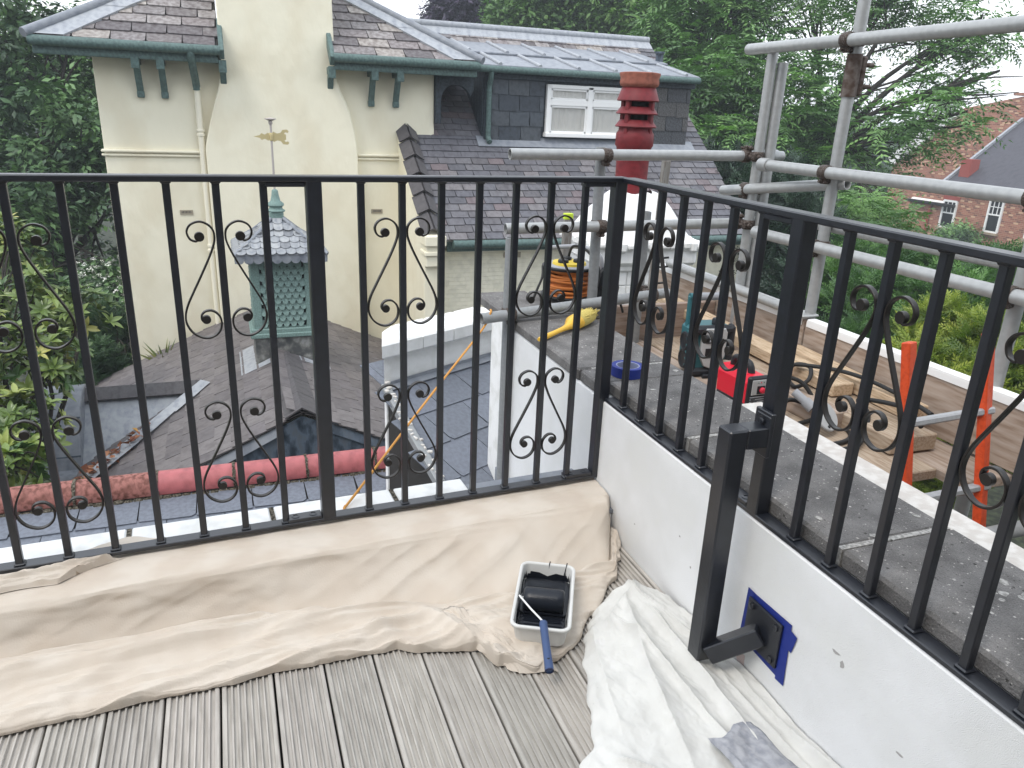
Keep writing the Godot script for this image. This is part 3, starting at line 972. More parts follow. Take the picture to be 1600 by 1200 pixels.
func house_wing() -> void:
	var o := thing("house_wing", "lower slate roofed wing of the cream house with a white dormer window", "house", V(3.5, -6, -8.5))
	var pitch := deg_to_rad(38.58)
	var w := V(0, sin(pitch), -cos(pitch))
	var nrm := V(0, cos(pitch), sin(pitch))
	var org := V(0, -0.155, -6.80)
	var at := func(x: float, v: float) -> Vector3: return org + V(x, 0, 0) + w * v
	var g := G.new()
	g.box(V(3.48, -3.15, -8.55), V(4.5, 5.7, 3.1))
	part("wall", g, M.brickpaint, o)
	g = G.new() # painted brickwork, too small to pick apart
	var y := -2.1
	var row := 0
	while y < -0.34:
		var x := 1.34 - (0.075 if row % 2 else 0.0)
		while x < 5.6:
			g.box(V(x + 0.073, y + 0.0255, -6.997), V(0.1480, 0.0510, 0.008 + rnd(-0.002, 0.002)), 0.0, Basis(V(0, 0, 1), rnd(-0.008, 0.008)))
			x += 0.15
		y += 0.053
		row += 1
	var bk := part("painted_bricks", g, M.brickpaint, o)
	bk.set_meta("kind", "stuff")
	g = G.new()
	for q in [[1.2, 5.72, 0.0, 1.9], [1.2, 5.68, 1.8, 4.2]]:
		g.away([at.call(q[0], q[2]), at.call(q[1], q[2]), at.call(q[1], q[3]), at.call(q[0], q[3])], V(3, -50, -9))
	g.away([V(5.72, -0.155, -6.8), at.call(5.68, 4.2), V(5.68, -0.155, -12)], V(0, 0, -9))
	part("roof", g, M.under, o)
	slates("roof_slate", o, org, V(1, 0, 0), w, [Vector2(1.24, -0.03), Vector2(5.73, -0.03), Vector2(5.70, 1.80), Vector2(1.24, 1.80)], 0.228, 0.118, 0.009, M.slate, 240)
	var up := node("upper_roof", o)
	slates("roof_slate", up, org, V(1, 0, 0), w, [Vector2(1.5, 1.80), Vector2(2.22, 1.80), Vector2(2.22, 4.12), Vector2(1.5, 4.12)], 0.228, 0.118, 0.009, M.slate, 300)
	slates("roof_slate", up, org, V(1, 0, 0), w, [Vector2(5.36, 1.80), Vector2(5.70, 1.80), Vector2(5.67, 4.12), Vector2(5.36, 4.12)], 0.228, 0.118, 0.009, M.slate, 300)
	slates("roof_slate", up, org, V(1, 0, 0), w, [Vector2(2.2, 3.74), Vector2(5.4, 3.74), Vector2(5.4, 4.12), Vector2(2.2, 4.12)], 0.228, 0.118, 0.009, M.oldslate, 300)
	# lead ridge
	g = G.new()
	var rd := V(0, 2.475, -10.09)
	g.tube([V(1.5, rd.y + 0.03, rd.z), V(5.66, rd.y + 0.03, rd.z)], 0.05, 10)
	var bs := Basis(V(1, 0, 0), w, nrm)
	g.box(V(3.58, rd.y - 0.055, rd.z + 0.09), V(4.16, 0.20, 0.014), 0.004, bs)
	part("lead_ridge", g, M.leadpale, o)
	# gutter
	g = G.new()
	g.tube([V(1.40, -0.215, -6.745), V(5.74, -0.215, -6.745)], 0.05, 12)
	g.box(V(3.55, -0.26, -6.86), V(4.4, 0.12, 0.03), 0.004)
	part("gutter", g, M.green, o)
	g = G.new()
	g.box(V(3.45, -0.335, -6.965), V(4.4, 0.05, 0.07), 0.01)
	part("eaves_moulding", g, M.creampipe, o)
	g = G.new()
	g.box(V(2.25, -0.40, -6.985), V(0.23, 0.075, 0.012))
	part("air_vent", g, M.vent, o)
	# gable parapet with ridge tile capping and a moulded kneeler
	g = G.new()
	var prof := [Vector2(8.25, -6), Vector2(8.25, 1.05), Vector2(6.80, -0.105), Vector2(6.76, -0.14), Vector2(6.76, -6)]
	g.prism(prof, Transform3D(Basis(V(0, 0, -1), V(0, 1, 0), V(1, 0, 0)), V(1.05, 0, 0)), 0.21, 0.006)
	part("gable_parapet", g, M.cream, o)
	for k in 6:
		g = G.new()
		var a := Vector3(1.155, 0, 0) + org + w * (0.02 + k * 0.315) + nrm * (0.115 + 0.004 * (k % 2)) - V(0, 0, 0)
		var b := a + w * 0.325 - nrm * 0.012
		a += nrm * 0.034
		for s in [-1.0, 1.0]:
			var dn := (V(s, 0, 0) * 0.8 - nrm * 0.6).normalized()
			var p := [a, b, b + dn * 0.155, a + dn * 0.155]
			var th := dn.cross(w).normalized() * 0.02
			if th.dot(nrm) < 0: th = -th
			g.away([p[0] + th, p[1] + th, p[2] + th, p[3] + th], p[0] - nrm)
			g.away([p[0], p[3], p[3] + th, p[0] + th], p[1])
			g.away([p[2], p[3], p[3] + th, p[2] + th], p[0])
			g.away([p[0], p[1], p[2], p[3]], p[0] + nrm)
		part("ridge_tile", g, M.ridgetile, o)
	g = G.new()
	for s in [[0.02, -0.155, 0.13, 0.26, 0.30], [0.0, -0.245, 0.10, 0.22, 0.25], [0.01, -0.31, 0.06, 0.25, 0.27], [0.0, -0.40, 0.15, 0.212, 0.22]]:
		g.box(V(1.155, s[1], -6.80 + s[0]), V(s[3], s[2] - 0.004, s[4]), 0.012)
	part("kneeler", g, M.cream, o)
	# dormer
	var zd := -8.153
	var x0 := 2.20
	var x1 := 5.37
	var d := node("dormer", o)
	g = G.new()
	g.box(V((x0 + x1) * 0.5, 1.35, zd - 0.9), V(x1 - x0, 0.98, 1.76))
	part("dormer_wall", g, M.navy, d)
	for k in 9: # boards of the cheek
		g = G.new()
		var za := zd - 0.02 - k * 0.125
		var yb := -0.155 + (-6.8 - za) * 0.798 - 0.02
		if yb > 1.8: break
		g.box(V(x0 - 0.006, (1.83 + yb) * 0.5, za - 0.06), V(0.022, 1.83 - yb, 0.119), 0.004)
		part("cheek_board", g, M.navy, d)
	for q in [[x0 + 0.10, 3.055, M.wallslate], [4.42, x1 - 0.02, M.stainslate]]:
		slates("wall_slate", d, V(0, 0.93, zd + 0.004), V(1, 0, 0), V(0, 1, 0), [Vector2(q[0], 0.0), Vector2(q[1], 0.0), Vector2(q[1], 0.79), Vector2(q[0], 0.79)], 0.30, 0.198, 0.009, q[2], 100)
	g = G.new()
	g.box(V(x0 + 0.05, 1.36, zd + 0.012), V(0.10, 0.90, 0.03), 0.004)
	part("corner_post", g, M.navy, d)
	g = G.new()
	g.box(V((x0 + x1) * 0.5, 1.765, zd + 0.03), V(x1 - x0 + 0.04, 0.09, 0.06), 0.004)
	part("fascia", g, M.navy, d)
	g = G.new()
	g.tube([V(x0 - 0.14, 1.828, zd + 0.15), V(x1 + 0.02, 1.828, zd + 0.15)], 0.044, 12)
	part("gutter", g, M.green, d)
	g = G.new()
	g.tube(spline([V(2.245, 1.80, zd + 0.15), V(2.25, 1.72, zd + 0.12), V(2.25, 1.64, zd + 0.07), V(2.25, 1.55, zd + 0.06), V(2.25, 1.1, zd + 0.06), V(2.25, 0.98, zd + 0.065), V(2.255, 0.92, zd + 0.12)], 3), 0.036, 12)
	part("rain_pipe", g, M.green, d)
	# lead roof in two steps with rolls
	var fa := V(0, 1.868, zd + 0.15)
	var fb := V(0, 2.225, -9.80)
	var lw := (fb - fa).normalized()
	var ln := (fb - fa).length()
	var lup := V(0, -lw.z, lw.y)
	for k in 2:
		var v0 := k * ln * 0.48
		var v1: float = ln * 0.50 if k == 0 else ln + 0.02
		var lf := lup * (0.0 + 0.03 * k)
		g = G.new()
		var c := (fa + lw * (v0 + v1) * 0.5) + V((x0 - 0.14 + x1 + 0.02) * 0.5 - 0.02 * k, 0, 0) + lf
		g.box(c, V(x1 - x0 + 0.16 - 0.04 * k, v1 - v0, 0.03), 0.008, Basis(V(1, 0, 0), lw, lup))
		part("lead_sheet", g, M.lead, d)
		for i in 6:
			var x := x0 + 0.17 + i * 0.56 - k * 0.17
			g = G.new()
			g.tube([V(x, 0, 0) + fa + lw * (v0 + 0.01) + lf + lup * 0.022, V(x, 0, 0) + fa + lw * (v1 - 0.01) + lf + lup * 0.022], 0.026, 10)
			part("lead_roll", g, M.leadpale, d)
	g = G.new()
	for s in [[x0 - 0.10, x1 + 0.1, 1.60, 1.80]]:
		g.box((at.call(s[0], s[2]) + at.call(s[1], s[3])) * 0.5 + nrm * 0.03, V(s[1] - s[0], s[3] - s[2], 0.012), 0.003, bs)
	part("apron_flashing", g, M.lead, d)
	g = G.new()
	g.lathe(V(5.33, 1.93, -9.1), [Vector2(0.062, 0), Vector2(0.058, 0.30), Vector2(0.075, 0.305), Vector2(0.075, 0.335), Vector2(0, 0.335)], 14)
	part("vent_pipe", g, M.leaddark, d)
	# window
	var wn := node("window", o)
	var xa := 3.085
	var xb := 4.385
	var ya := 1.005
	var yb2 := 1.685
	var mx := 3.735
	g = G.new()
	g.box(V(xa + 0.03, (ya + yb2) * 0.5, zd + 0.02), V(0.06, yb2 - ya, 0.07), 0.005)
	g.box(V(xb - 0.03, (ya + yb2) * 0.5, zd + 0.02), V(0.06, yb2 - ya, 0.07), 0.005)
	g.box(V((xa + xb) * 0.5, yb2 - 0.025, zd + 0.021), V(xb - xa - 0.004, 0.05, 0.068), 0.005)
	part("frame", g, M.white, wn)
	g = G.new()
	g.box(V((xa + xb) * 0.5, ya + 0.028, zd + 0.035), V(xb - xa + 0.03, 0.055, 0.11), 0.006)
	part("sill", g, M.white, wn)
	g = G.new()
	g.box(V(mx, (ya + yb2) * 0.5, zd + 0.022), V(0.075, yb2 - ya - 0.03, 0.066), 0.005)
	part("mullion", g, M.white, wn)
	g = G.new()
	g.box(V((xa + xb) * 0.5, 1.455, zd + 0.019), V(xb - xa - 0.01, 0.075, 0.06), 0.005)
	part("transom", g, M.white, wn)
	for s in [[xa + 0.06, mx - 0.037], [mx + 0.037, xb - 0.06]]:
		for v in [[ya + 0.055, 1.418], [1.492, yb2 - 0.05]]:
			g = G.new()
			for e in [[s[0] + 0.012, 0.024, 0], [s[1] - 0.012, 0.024, 0]]:
				g.box(V(e[0], (v[0] + v[1]) * 0.5, zd + 0.012), V(0.026, v[1] - v[0], 0.05), 0.003)
			for e in [v[0] + 0.013, v[1] - 0.013]:
				g.box(V((s[0] + s[1]) * 0.5, e, zd + 0.0125), V(s[1] - s[0], 0.027, 0.049), 0.003)
			part("sash", g, M.white, wn)
			g = G.new()
			g.box(V((s[0] + s[1]) * 0.5, (v[0] + v[1]) * 0.5, zd + 0.018), V(s[1] - s[0] - 0.04, v[1] - v[0] - 0.04, 0.004))
			part("pane", g, M.glass, wn)
			g = G.new() # net curtain with folds
			var p := PackedVector3Array()
			var nc := 44
			for j in 2:
				for i in nc:
					var t := float(i) / (nc - 1)
					var gap: float = 0.0
					p.append(V(lerpf(s[0] + 0.01, s[1] - 0.01, t), v[1] - 0.01 if j == 0 else v[0] + 0.01, zd + 0.004 + 0.010 * sin(t * 41.0 + 1.7 * sin(t * 9.0 + s[0] * 3.0)) * (0.5 + 0.5 * absf(t - 0.5) * 2.0)))
			g.grid(p, nc, 2)
			part("curtain", g, M.curtain, wn)

# ---- the roofs below the terrace
func garden_roofs() -> void:
	front_roof()
	lean_to()
	outbuilding()
	turret()
	lead_dormer()

func front_roof() -> void:
	var o := thing("front_roof", "low slate roof with a row of pink painted ridge tiles", "roof", V(-1.6, -2, -2))
	var rz := -2.02
	var ry := -0.655
	var g := G.new()
	var pa := deg_to_rad(6.0)
	var f := V(0, -sin(pa), cos(pa))
	var top := V(0, ry - 0.055, rz + 0.05)
	g.away([top + V(-4.2, 0, 0), top + V(-0.36, 0, 0), top + V(-0.36, 0, 0) + f * 1.9, top + V(-4.2, 0, 0) + f * 1.9], V(-1.5, -9, -1))
	var bk := V(0, -sin(0.75), -cos(0.75))
	g.away([top + V(-4.2, 0, 0), top + V(-0.36, 0, 0), top + V(-0.36, 0, -0.1) + bk * 1.6, top + V(-4.2, 0, -0.1) + bk * 1.6], V(-1.5, -9, -2))
	part("roof", g, M.under, o)
	slates("roof_slate", o, top + f * 1.82, V(1, 0, 0), -f, [Vector2(-4.2, 0), Vector2(-0.36, 0), Vector2(-0.36, 1.82), Vector2(-4.2, 1.82)], 0.285, 0.26, 0.006, M.blueslate, 150, [], 0.4)
	# ridge tiles, each a half round with a raised collar
	var x := -4.0
	var k := 0
	while x < -0.28:
		var l := 0.385
		if x + l > -0.2: l = -0.2 - x
		g = G.new()
		var prof := []
		for i in 13:
			var a := deg_to_rad(-8.0) + deg_to_rad(196.0) * i / 12.0
			prof.append(Vector2(cos(a), sin(a)))
		var n := 6
		for s in n: # outer shell along x
			var xa := x + l * s / n
			var xb := x + l * (s + 1) / n
			for i in 12:
				var r := 0.086
				var p0: Vector2 = prof[i]
				var p1: Vector2 = prof[i + 1]
				var q := func(xx: float, p: Vector2) -> Vector3: return V(xx, ry - 0.025 + p.y * r, rz + p.x * r)
				var nn := func(p: Vector2) -> Vector3: return V(0, p.y, p.x).normalized()
				g.trin(q.call(xa, p0), q.call(xb, p0), q.call(xb, p1), nn.call(p0), nn.call(p0), nn.call(p1))
				g.trin(q.call(xa, p0), q.call(xb, p1), q.call(xa, p1), nn.call(p0), nn.call(p1), nn.call(p1))
		for e in [x, x + l]: # the thickness at the ends
			for i in 12:
				var p0: Vector2 = prof[i]
				var p1: Vector2 = prof[i + 1]
				g.away([V(e, ry - 0.025 + p0.y * 0.086, rz + p0.x * 0.086), V(e, ry - 0.025 + p1.y * 0.086, rz + p1.x * 0.086), V(e, ry - 0.025 + p1.y * 0.066, rz + p1.x * 0.066), V(e, ry - 0.025 + p0.y * 0.066, rz + p0.x * 0.066)], V(x + l * 0.5, ry, rz))
		var tile := part("ridge_tile", g, M.pinkold if x < -1.75 else M.pinktile, o, "unpainted weathered ridge tile" if x < -1.75 else "")
		tile.rotation = V(0, 0, 0)
		g = G.new()
		for i in 12:
			var p0: Vector2 = prof[i]
			var p1: Vector2 = prof[i + 1]
			var r := 0.089
			g.box(V(x - 0.006 + rnd(-0.002, 0.002), ry - 0.025 + (p0.y + p1.y) * 0.5 * r * 0.97, rz + (p0.x + p1.x) * 0.5 * r * 0.97), V(0.014 + rnd(-0.004, 0.006), 0.026, 0.011), 0.0, Basis(V(1, 0, 0), atan2(p1.x - p0.x, p1.y - p0.y)))
		part("mortar_joint", g, M.bedding, o)
		x += l + 0.012
		k += 1
	g = G.new()
	var xx := -4.0
	while xx < -0.25:
		g.box(V(xx + 0.025, ry - 0.062 + rnd(-0.006, 0.004), rz + 0.082 + rnd(-0.006, 0.01)), V(0.052, 0.04, 0.04), 0.008, Basis(V(1, 0, 0), rnd(-0.3, 0.3)))
		xx += 0.048
	part("mortar_bed", g, M.bedding, o)

func lean_to() -> void:
	var o := thing("lean_to_roof", "blue grey slate lean-to roof against a white coped wall", "roof", V(0, -2, -1.6))
	var c := V(0.82, 0, -0.44).normalized() # along the courses
	var fd := V(0.44, 0, 0.82).normalized()
	fd = V(-c.z, 0, c.x)
	if fd.z < 0: fd = -fd
	var sl := 0.36
	var w := (V(-fd.x, sl, -fd.z)).normalized() # up the slope
	var p0 := V(0.0, -0.392, -1.05)
	# plane height
	var hy := func(x: float, z: float) -> float: return p0.y - sl * ((x - p0.x) * fd.x + (z - p0.z) * fd.z)
	var a := V(-0.415, 0, -1.73)
	a.y = hy.call(a.x, a.z)
	var b := V(0.42, 0, -2.18)
	b.y = hy.call(b.x, b.z)
	var vn := V(-0.29, 0, -1.0)
	vn.y = hy.call(vn.x, vn.z)
	var pb := V(0.05, 0, -0.93)
	pb.y = hy.call(pb.x, pb.z)
	var fr := V(0.62, 0, -1.3)
	fr.y = hy.call(fr.x, fr.z)
	var g := G.new()
	g.away([vn, pb, fr, b, a], V(0, -20, 0))
	part("roof", g, M.under, o)
	var poly := []
	for q in [vn, pb, fr, b, a]: poly.append(Vector2((q - p0).dot(c), (q - p0).dot(w)))
	slates("roof_slate", o, p0, c, w, poly, 0.29, 0.235, 0.005, M.blueslate, 120, [], 0.3)
	# the wall at its head with its coping
	var along := (b - a); along.y = 0
	var L := along.length()
	along = along.normalized()
	var bs := Basis(along, Vector3.UP, along.cross(Vector3.UP))
	var out := along.cross(Vector3.UP)
	if out.z < 0: out = -out
	g = G.new()
	var mid := (a + b) * 0.5
	# in plan the wall's free end is cut on the skew
	var skew := V(0.19, 0, -0.98)
	var up := Transform3D(Basis(V(1, 0, 0), V(0, 0, 1), V(0, -1, 0)), V(0, 0.075, 0)) # plan (x, z), depth down
	var plan := func(d0: float, d1: float, t0: float, t1: float) -> Array:
		var p := a.lerp(b, t0) + out * d0
		var q := a.lerp(b, t1) + out * d0
		var back := -out * (d1 + d0)
		var r := q + back
		var e := p + skew * (d1 + d0)
		if t0 > 0.01: e = p + back
		return [Vector2(p.x, p.z), Vector2(q.x, q.z), Vector2(r.x, r.z), Vector2(e.x, e.z)]
	g.prism(plan.call(0.0, 0.16, 0.0, 1.02), up, 1.0, 0.004)
	part("wall", g, M.whitewash, o)
	for k in 4:
		g = G.new()
		g.prism(plan.call(0.05, 0.22, k / 4.0 + (0.006 if k else -0.055), (k + 1) / 4.0), Transform3D(up.basis, V(0, 0.165, 0)), 0.088, 0.012)
		part("coping_slab", g, M.whitewash, o)
	g = G.new()
	var fpts := []
	g.box(mid + V(0, 0.014, 0) + out * 0.012, V(L, 0.04, 0.006), 0.0, bs * Basis(V(0, 0, 1), atan2(b.y - a.y, L)))
	g.box(mid + V(0, 0.008, 0) + out * 0.03, V(L, 0.006, 0.05), 0.002, Basis(c, w.cross(c) * -1.0, -w) if true else bs)
	part("flashing", g, M.lead, o)
	# verge with mortar fillet and the wall below it
	g = G.new()
	g.bar(a + V(0, 0.01, 0), vn + V(0, 0.01, 0), 0.045, 0.05, V(0.94, 0, -0.2).normalized(), 0.006)
	var vg := part("verge_trim", g, M.galvold, o)
	g = G.new()
	for i in 26:
		var t := (i + rnd(0, 0.8)) / 26.0
		var q := a.lerp(vn, t) + V(rnd(-0.02, 0.03), 0.036, 0)
		g.box(q, V(rnd(0.008, 0.022), 0.012, rnd(0.015, 0.04)), 0.003, Basis(V(0, 1, 0), rnd(0, 3)))
	part("mortar_crumbs", g, M.plaster, vg).set_meta("kind", "stuff")
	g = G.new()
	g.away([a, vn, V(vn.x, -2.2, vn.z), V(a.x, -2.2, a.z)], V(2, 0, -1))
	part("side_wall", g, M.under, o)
	g = G.new()
	g.box(V(a.x + 0.012, -0.95, a.z + 0.03), V(0.028, 1.6, 0.05), 0.004)
	part("corner_board", g, M.whitewash, o)
	g = G.new()
	g.box(V(-0.14, -0.425, -0.56), V(0.34, 0.02, 0.86), 0.0, Basis(V(1, 0, 0), -0.02))
	g.box(V(-0.016, -0.35, -0.55), V(0.02, 0.15, 0.86), 0.003)
	part("lead_valley", g, M.lead, o)
	g = G.new()
	g.box(V(-0.145, -0.85, -0.55), V(0.29, 0.83, 0.88))
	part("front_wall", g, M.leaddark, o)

var RX := -0.685 # the ridge of the outbuilding
var RY := -1.124
var RS := 0.46

func outbuilding() -> void:
	var o := thing("outbuilding", "outbuilding with a low brown slate roof and a dark lead gable", "outbuilding", V(-0.7, -6, -6))
	var zn := -4.0
	var zf := -8.17
	var ang := atan(RS)
	var g := G.new()
	var left := -3.4
	var right := 1.1
	var yl := RY - RS * (RX - left)
	var yr := RY - RS * (right - RX)
	g.away([V(RX, RY - 0.005, zn), V(RX, RY - 0.005, zf), V(left, yl - 0.005, zf), V(left, yl - 0.005, zn)], V(RX, -20, -6))
	g.away([V(RX, RY - 0.005, zn), V(RX, RY - 0.005, zf), V(right, yr - 0.005, zf), V(right, yr - 0.005, zn)], V(RX, -20, -6))
	part("roof", g, M.under, o)
	g = G.new()
	g.prism([Vector2(left + 0.1, -6), Vector2(right - 0.1, -6), Vector2(right - 0.1, yr - 0.06), Vector2(RX, RY - 0.03), Vector2(left + 0.1, yl - 0.06)], Transform3D(Basis(), V(0, 0, zn - 0.35)), 0.2)
	part("gable_wall", g, M.brickpaint, o)
	var dl := V(-cos(ang), -sin(ang), 0)
	var L := 2.95
	# the left slope is cut by the valley of the lead dormer
	var cz := 0.285
	slates("roof_slate", o, V(RX, RY, 0) + dl * L, V(0, 0, 1), -dl, [Vector2(zf, 0), Vector2(zn, 0), Vector2(zn, L), Vector2(zf, L)], cz, 0.155, 0.008, M.brownslate, 300, [], 0.8)
	var dr := V(cos(ang), -sin(ang), 0)
	slates("roof_slate", o, V(RX, RY, 0) + dr * 1.9, V(0, 0, -1), -dr, [Vector2(-zn, 0), Vector2(-zf, 0), Vector2(-zf, 1.9), Vector2(-zn, 1.9)], cz, 0.155, 0.008, M.brownslate, 200, [], 0.8)
	# folded ridge capping from the turret to the gable
	for k in 4:
		g = G.new()
		var za := zn + 0.03 - k * 0.42
		var zb := za - 0.45
		var lift := 0.040 - 0.006 * k
		for s in [-1.0, 1.0]:
			var d := V(s * cos(ang + 0.10), -sin(ang + 0.10), 0)
			var n := V(s * sin(ang), cos(ang), 0)
			var a := V(RX, RY + lift + 0.03, za)
			var b := V(RX, RY + lift + 0.02, zb)
			g.away([a, b, b + d * 0.165, a + d * 0.165], V(RX, -9, za))
			g.away([a + d * 0.165, b + d * 0.165, b + d * 0.165 - n * 0.012, a + d * 0.165 - n * 0.012], V(RX, RY, za))
			g.away([a, a + d * 0.165, a + d * 0.165 - n * 0.012, a - n * 0.012], V(RX, RY, zb))
		part("ridge_capping", g, M.ridgetile, o)
	# dark lead gable under the ridge end, dressed over the slates' edges
	g = G.new()
	var gz := zn - 0.015
	var w2 := 1.75
	var bt := -1.95
	var cols := 22
	var pts := PackedVector3Array()
	for j in 7:
		for i in cols:
			var t := float(i) / (cols - 1)
			var x := lerpf(RX - 1.3, RX + 0.80, t)
			var yt := RY - 0.01 - RS * absf(x - RX) - 0.012
			var y := lerpf(yt, bt, j / 6.0)
			pts.append(V(x, y, gz + 0.07 * j / 6.0 + 0.012 * sin(x * 9.0) * j / 6.0 + rnd(-0.003, 0.003)))
	g.grid(pts, cols, 7)
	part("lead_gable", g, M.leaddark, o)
	for s in [-1.0, 1.0]:
		for k in 3:
			g = G.new()
			var a := 0.17 + k * 0.36
			var b := minf(a + 0.38, 1.28 if s < 0 else 0.82)
			var p := func(r: float, up: float, z: float) -> Vector3: return V(RX + s * r, RY - RS * r + up, z)
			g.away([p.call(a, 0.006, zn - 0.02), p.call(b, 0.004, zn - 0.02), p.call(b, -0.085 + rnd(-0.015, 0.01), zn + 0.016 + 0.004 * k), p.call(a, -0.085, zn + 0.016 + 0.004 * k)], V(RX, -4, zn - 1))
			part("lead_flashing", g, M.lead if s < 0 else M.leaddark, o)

func turret() -> void:
	var o := thing("roof_turret", "green louvred turret with a scalloped lead roof and weathervane on the outbuilding ridge", "turret", V(-0.705, -1.1, -5.30))
	var c := V(-0.705, 0, -5.30)
	var g := G.new()
	g.box(c + V(0, -0.92, 0), V(0.56, 0.40, 0.54), 0.006)
	part("lead_base", g, M.mottled, o)
	var new_base := V(-0.668, -1.352, -6.044)
	var big := 1.088
	var un := func(p: Vector3) -> Vector3: return o.position + (p - new_base) / big # the turret is built small and then set in place
	g = G.new() # apron of lead down the slates
	for s in [-1.0, 1.0]:
		var d := V(s * cos(atan(RS)), -sin(atan(RS)), 0)
		var n := V(s * sin(atan(RS)), cos(atan(RS)), 0)
		var p := V(RX + s * 0.13, RY - RS * 0.13, new_base.z) + n * 0.02
		g.away([un.call(p + V(0, 0, 0.44)), un.call(p + d * 0.34 + V(0, 0, 0.40)), un.call(p + d * 0.34 + V(0, 0, -0.42)), un.call(p + V(0, 0, -0.42))], V(RX, -9, c.z))
	part("lead_apron", g, M.leadpale, o)
	g = G.new()
	g.box(c + V(0, -0.71, 0), V(0.63, 0.045, 0.61), 0.008)
	g.box(c + V(0, -0.67, 0), V(0.60, 0.05, 0.58), 0.008)
	part("base_moulding", g, M.palegreen, o)
	g = G.new()
	g.box(c + V(0, -0.30, 0), V(0.48, 0.74, 0.46))
	part("body", g, M.dark, o)
	for sx in [-1, 1]:
		for sz in [-1, 1]:
			g = G.new()
			g.box(c + V(sx * 0.238, -0.32, sz * 0.228), V(0.078, 0.68, 0.078), 0.006)
			g.box(c + V(sx * 0.24, -0.02, sz * 0.23), V(0.098, 0.05, 0.098), 0.008)
			part("corner_post", g, M.palegreen, o)
	# louvre scales
	g = G.new()
	var pts := [Vector2(-0.5, 0.62), Vector2(-0.5, -0.05)]
	for k in 9:
		var a := PI + PI * k / 8.0
		pts.append(Vector2(cos(a) * 0.40, -0.12 + sin(a) * 0.40))
	pts.append(Vector2(0.5, -0.05)); pts.append(Vector2(0.5, 0.62))
	g.prism(pts, Transform3D(), 1.0)
	var sm := g.mesh()
	var cols := 6
	for f in 3: # front, left, right
		var u: Vector3 = [V(1, 0, 0), V(0, 0, 1), V(0, 0, -1)][f]
		var nn: Vector3 = [V(0, 0, 1), V(-1, 0, 0), V(1, 0, 0)][f]
		var off: float = 0.232 if f == 0 else 0.242
		for r in 11:
			for k in cols:
				var x := (k - (cols - 1) * 0.5 + (0.25 if r % 2 else -0.25)) * 0.0655
				var q := c + nn * off + u * x + V(0, -0.605 + r * 0.055, 0)
				var up := (V(0, 1, 0) - nn * 0.42).normalized()
				put("louvre_scale", sm, M.palegreen, o, Transform3D(Basis(u * 0.064, up * 0.066, nn * 0.013), q + nn * 0.016))
	for sg in [[V(0, -0.645, 0.238), V(0.42, 0.02, 0.03)], [V(0, 0.0, 0.238), V(0.42, 0.03, 0.03)]]:
		g = G.new()
		g.box(c + sg[0], sg[1], 0.003)
		part("panel_rail", g, M.palegreen, o)
	# roof
	var hw := 0.405
	var ye := 0.065
	var yt := 0.335
	var tw := 0.055
	g = G.new()
	var ring := func(h: float, y: float) -> Array: return [c + V(-h, y, h), c + V(h, y, h), c + V(h, y, -h), c + V(-h, y, -h)]
	var lv := [ring.call(hw - 0.03, ye - 0.03), ring.call(hw, ye), ring.call(hw * 0.52, ye + 0.13), ring.call(tw, yt)]
	for j in 3:
		for k in 4:
			g.away([lv[j][k], lv[j][(k + 1) % 4], lv[j + 1][(k + 1) % 4], lv[j + 1][k]], c + V(0, -0.4, 0))
	part("roof", g, M.lead, o)
	g = G.new()
	pts = [Vector2(-0.5, 0.62), Vector2(-0.5, -0.1)]
	for k in 9:
		var a := PI + PI * k / 8.0
		pts.append(Vector2(cos(a) * 0.5, -0.1 + sin(a) * 0.42))
	pts.append(Vector2(0.5, -0.1)); pts.append(Vector2(0.5, 0.62))
	g.prism(pts, Transform3D(), 1.0)
	var rm := g.mesh()
	for f in 4:
		var u := V(cos(PI * 0.5 * f), 0, -sin(PI * 0.5 * f))
		var nn := V(sin(PI * 0.5 * f), 0, cos(PI * 0.5 * f))
		if f == 2: continue
		for r in 6:
			var t0 := r / 6.0
			var h := lerpf(hw, tw + 0.03, t0) if t0 < 0.0 else 0.0
			# follow the bell-cast slope
			var s := t0 * 0.46
			var l1 := Vector2(hw * 0.48, 0.13).length()
			var hor: float
			var yy: float
			var up: Vector3
			if s < l1:
				hor = hw - hw * 0.48 * s / l1; yy = ye + 0.13 * s / l1
				up = (V(0, 0.13, 0) - nn * hw * 0.48).normalized()
			else:
				var k2 := (s - l1) / (Vector2(hw * 0.52 - tw, yt - ye - 0.13).length())
				hor = lerpf(hw * 0.52, tw, k2); yy = lerpf(ye + 0.13, yt, k2)
				up = (V(0, yt - ye - 0.13, 0) - nn * (hw * 0.52 - tw)).normalized()
			var n2 := u.cross(up) * -1.0
			if n2.y < 0: n2 = -n2
			var wide := 0.086
			var nsc := int(2.0 * hor / wide)
			for k in nsc + (1 if r % 2 else 0):
				var x := (k - (nsc - (0 if r % 2 else 1)) * 0.5) * wide
				if absf(x) > hor - 0.02: continue
				put("roof_scale", rm, M.turretpale[rng.randi() % 4 if r > 0 else 1], o, Transform3D(Basis(u * wide * 0.97, (up - n2 * 0.09).normalized() * 0.082, n2 * 0.008), c + nn * hor + u * x + V(0, yy, 0) + up * 0.035 + n2 * 0.011))
		for k in 10: # hanging valance of scallops
			put("valance_scale", rm, M.lead, o, Transform3D(Basis(u * 0.080, V(0, 1, 0) * 0.075, nn * 0.009), c + nn * (hw - 0.012) + u * ((k - 4.5) * 0.081) + V(0, ye - 0.035, 0)))
	for sx in [-1, 1]:
		for sz in [-1, 1]:
			g = G.new()
			g.tube([c + V(sx * hw, ye + 0.005, sz * hw), c + V(sx * hw * 0.52, ye + 0.142, sz * hw * 0.52), c + V(sx * tw, yt + 0.01, sz * tw)], 0.017, 8)
			part("hip_roll", g, M.lead, o)
	g = G.new()
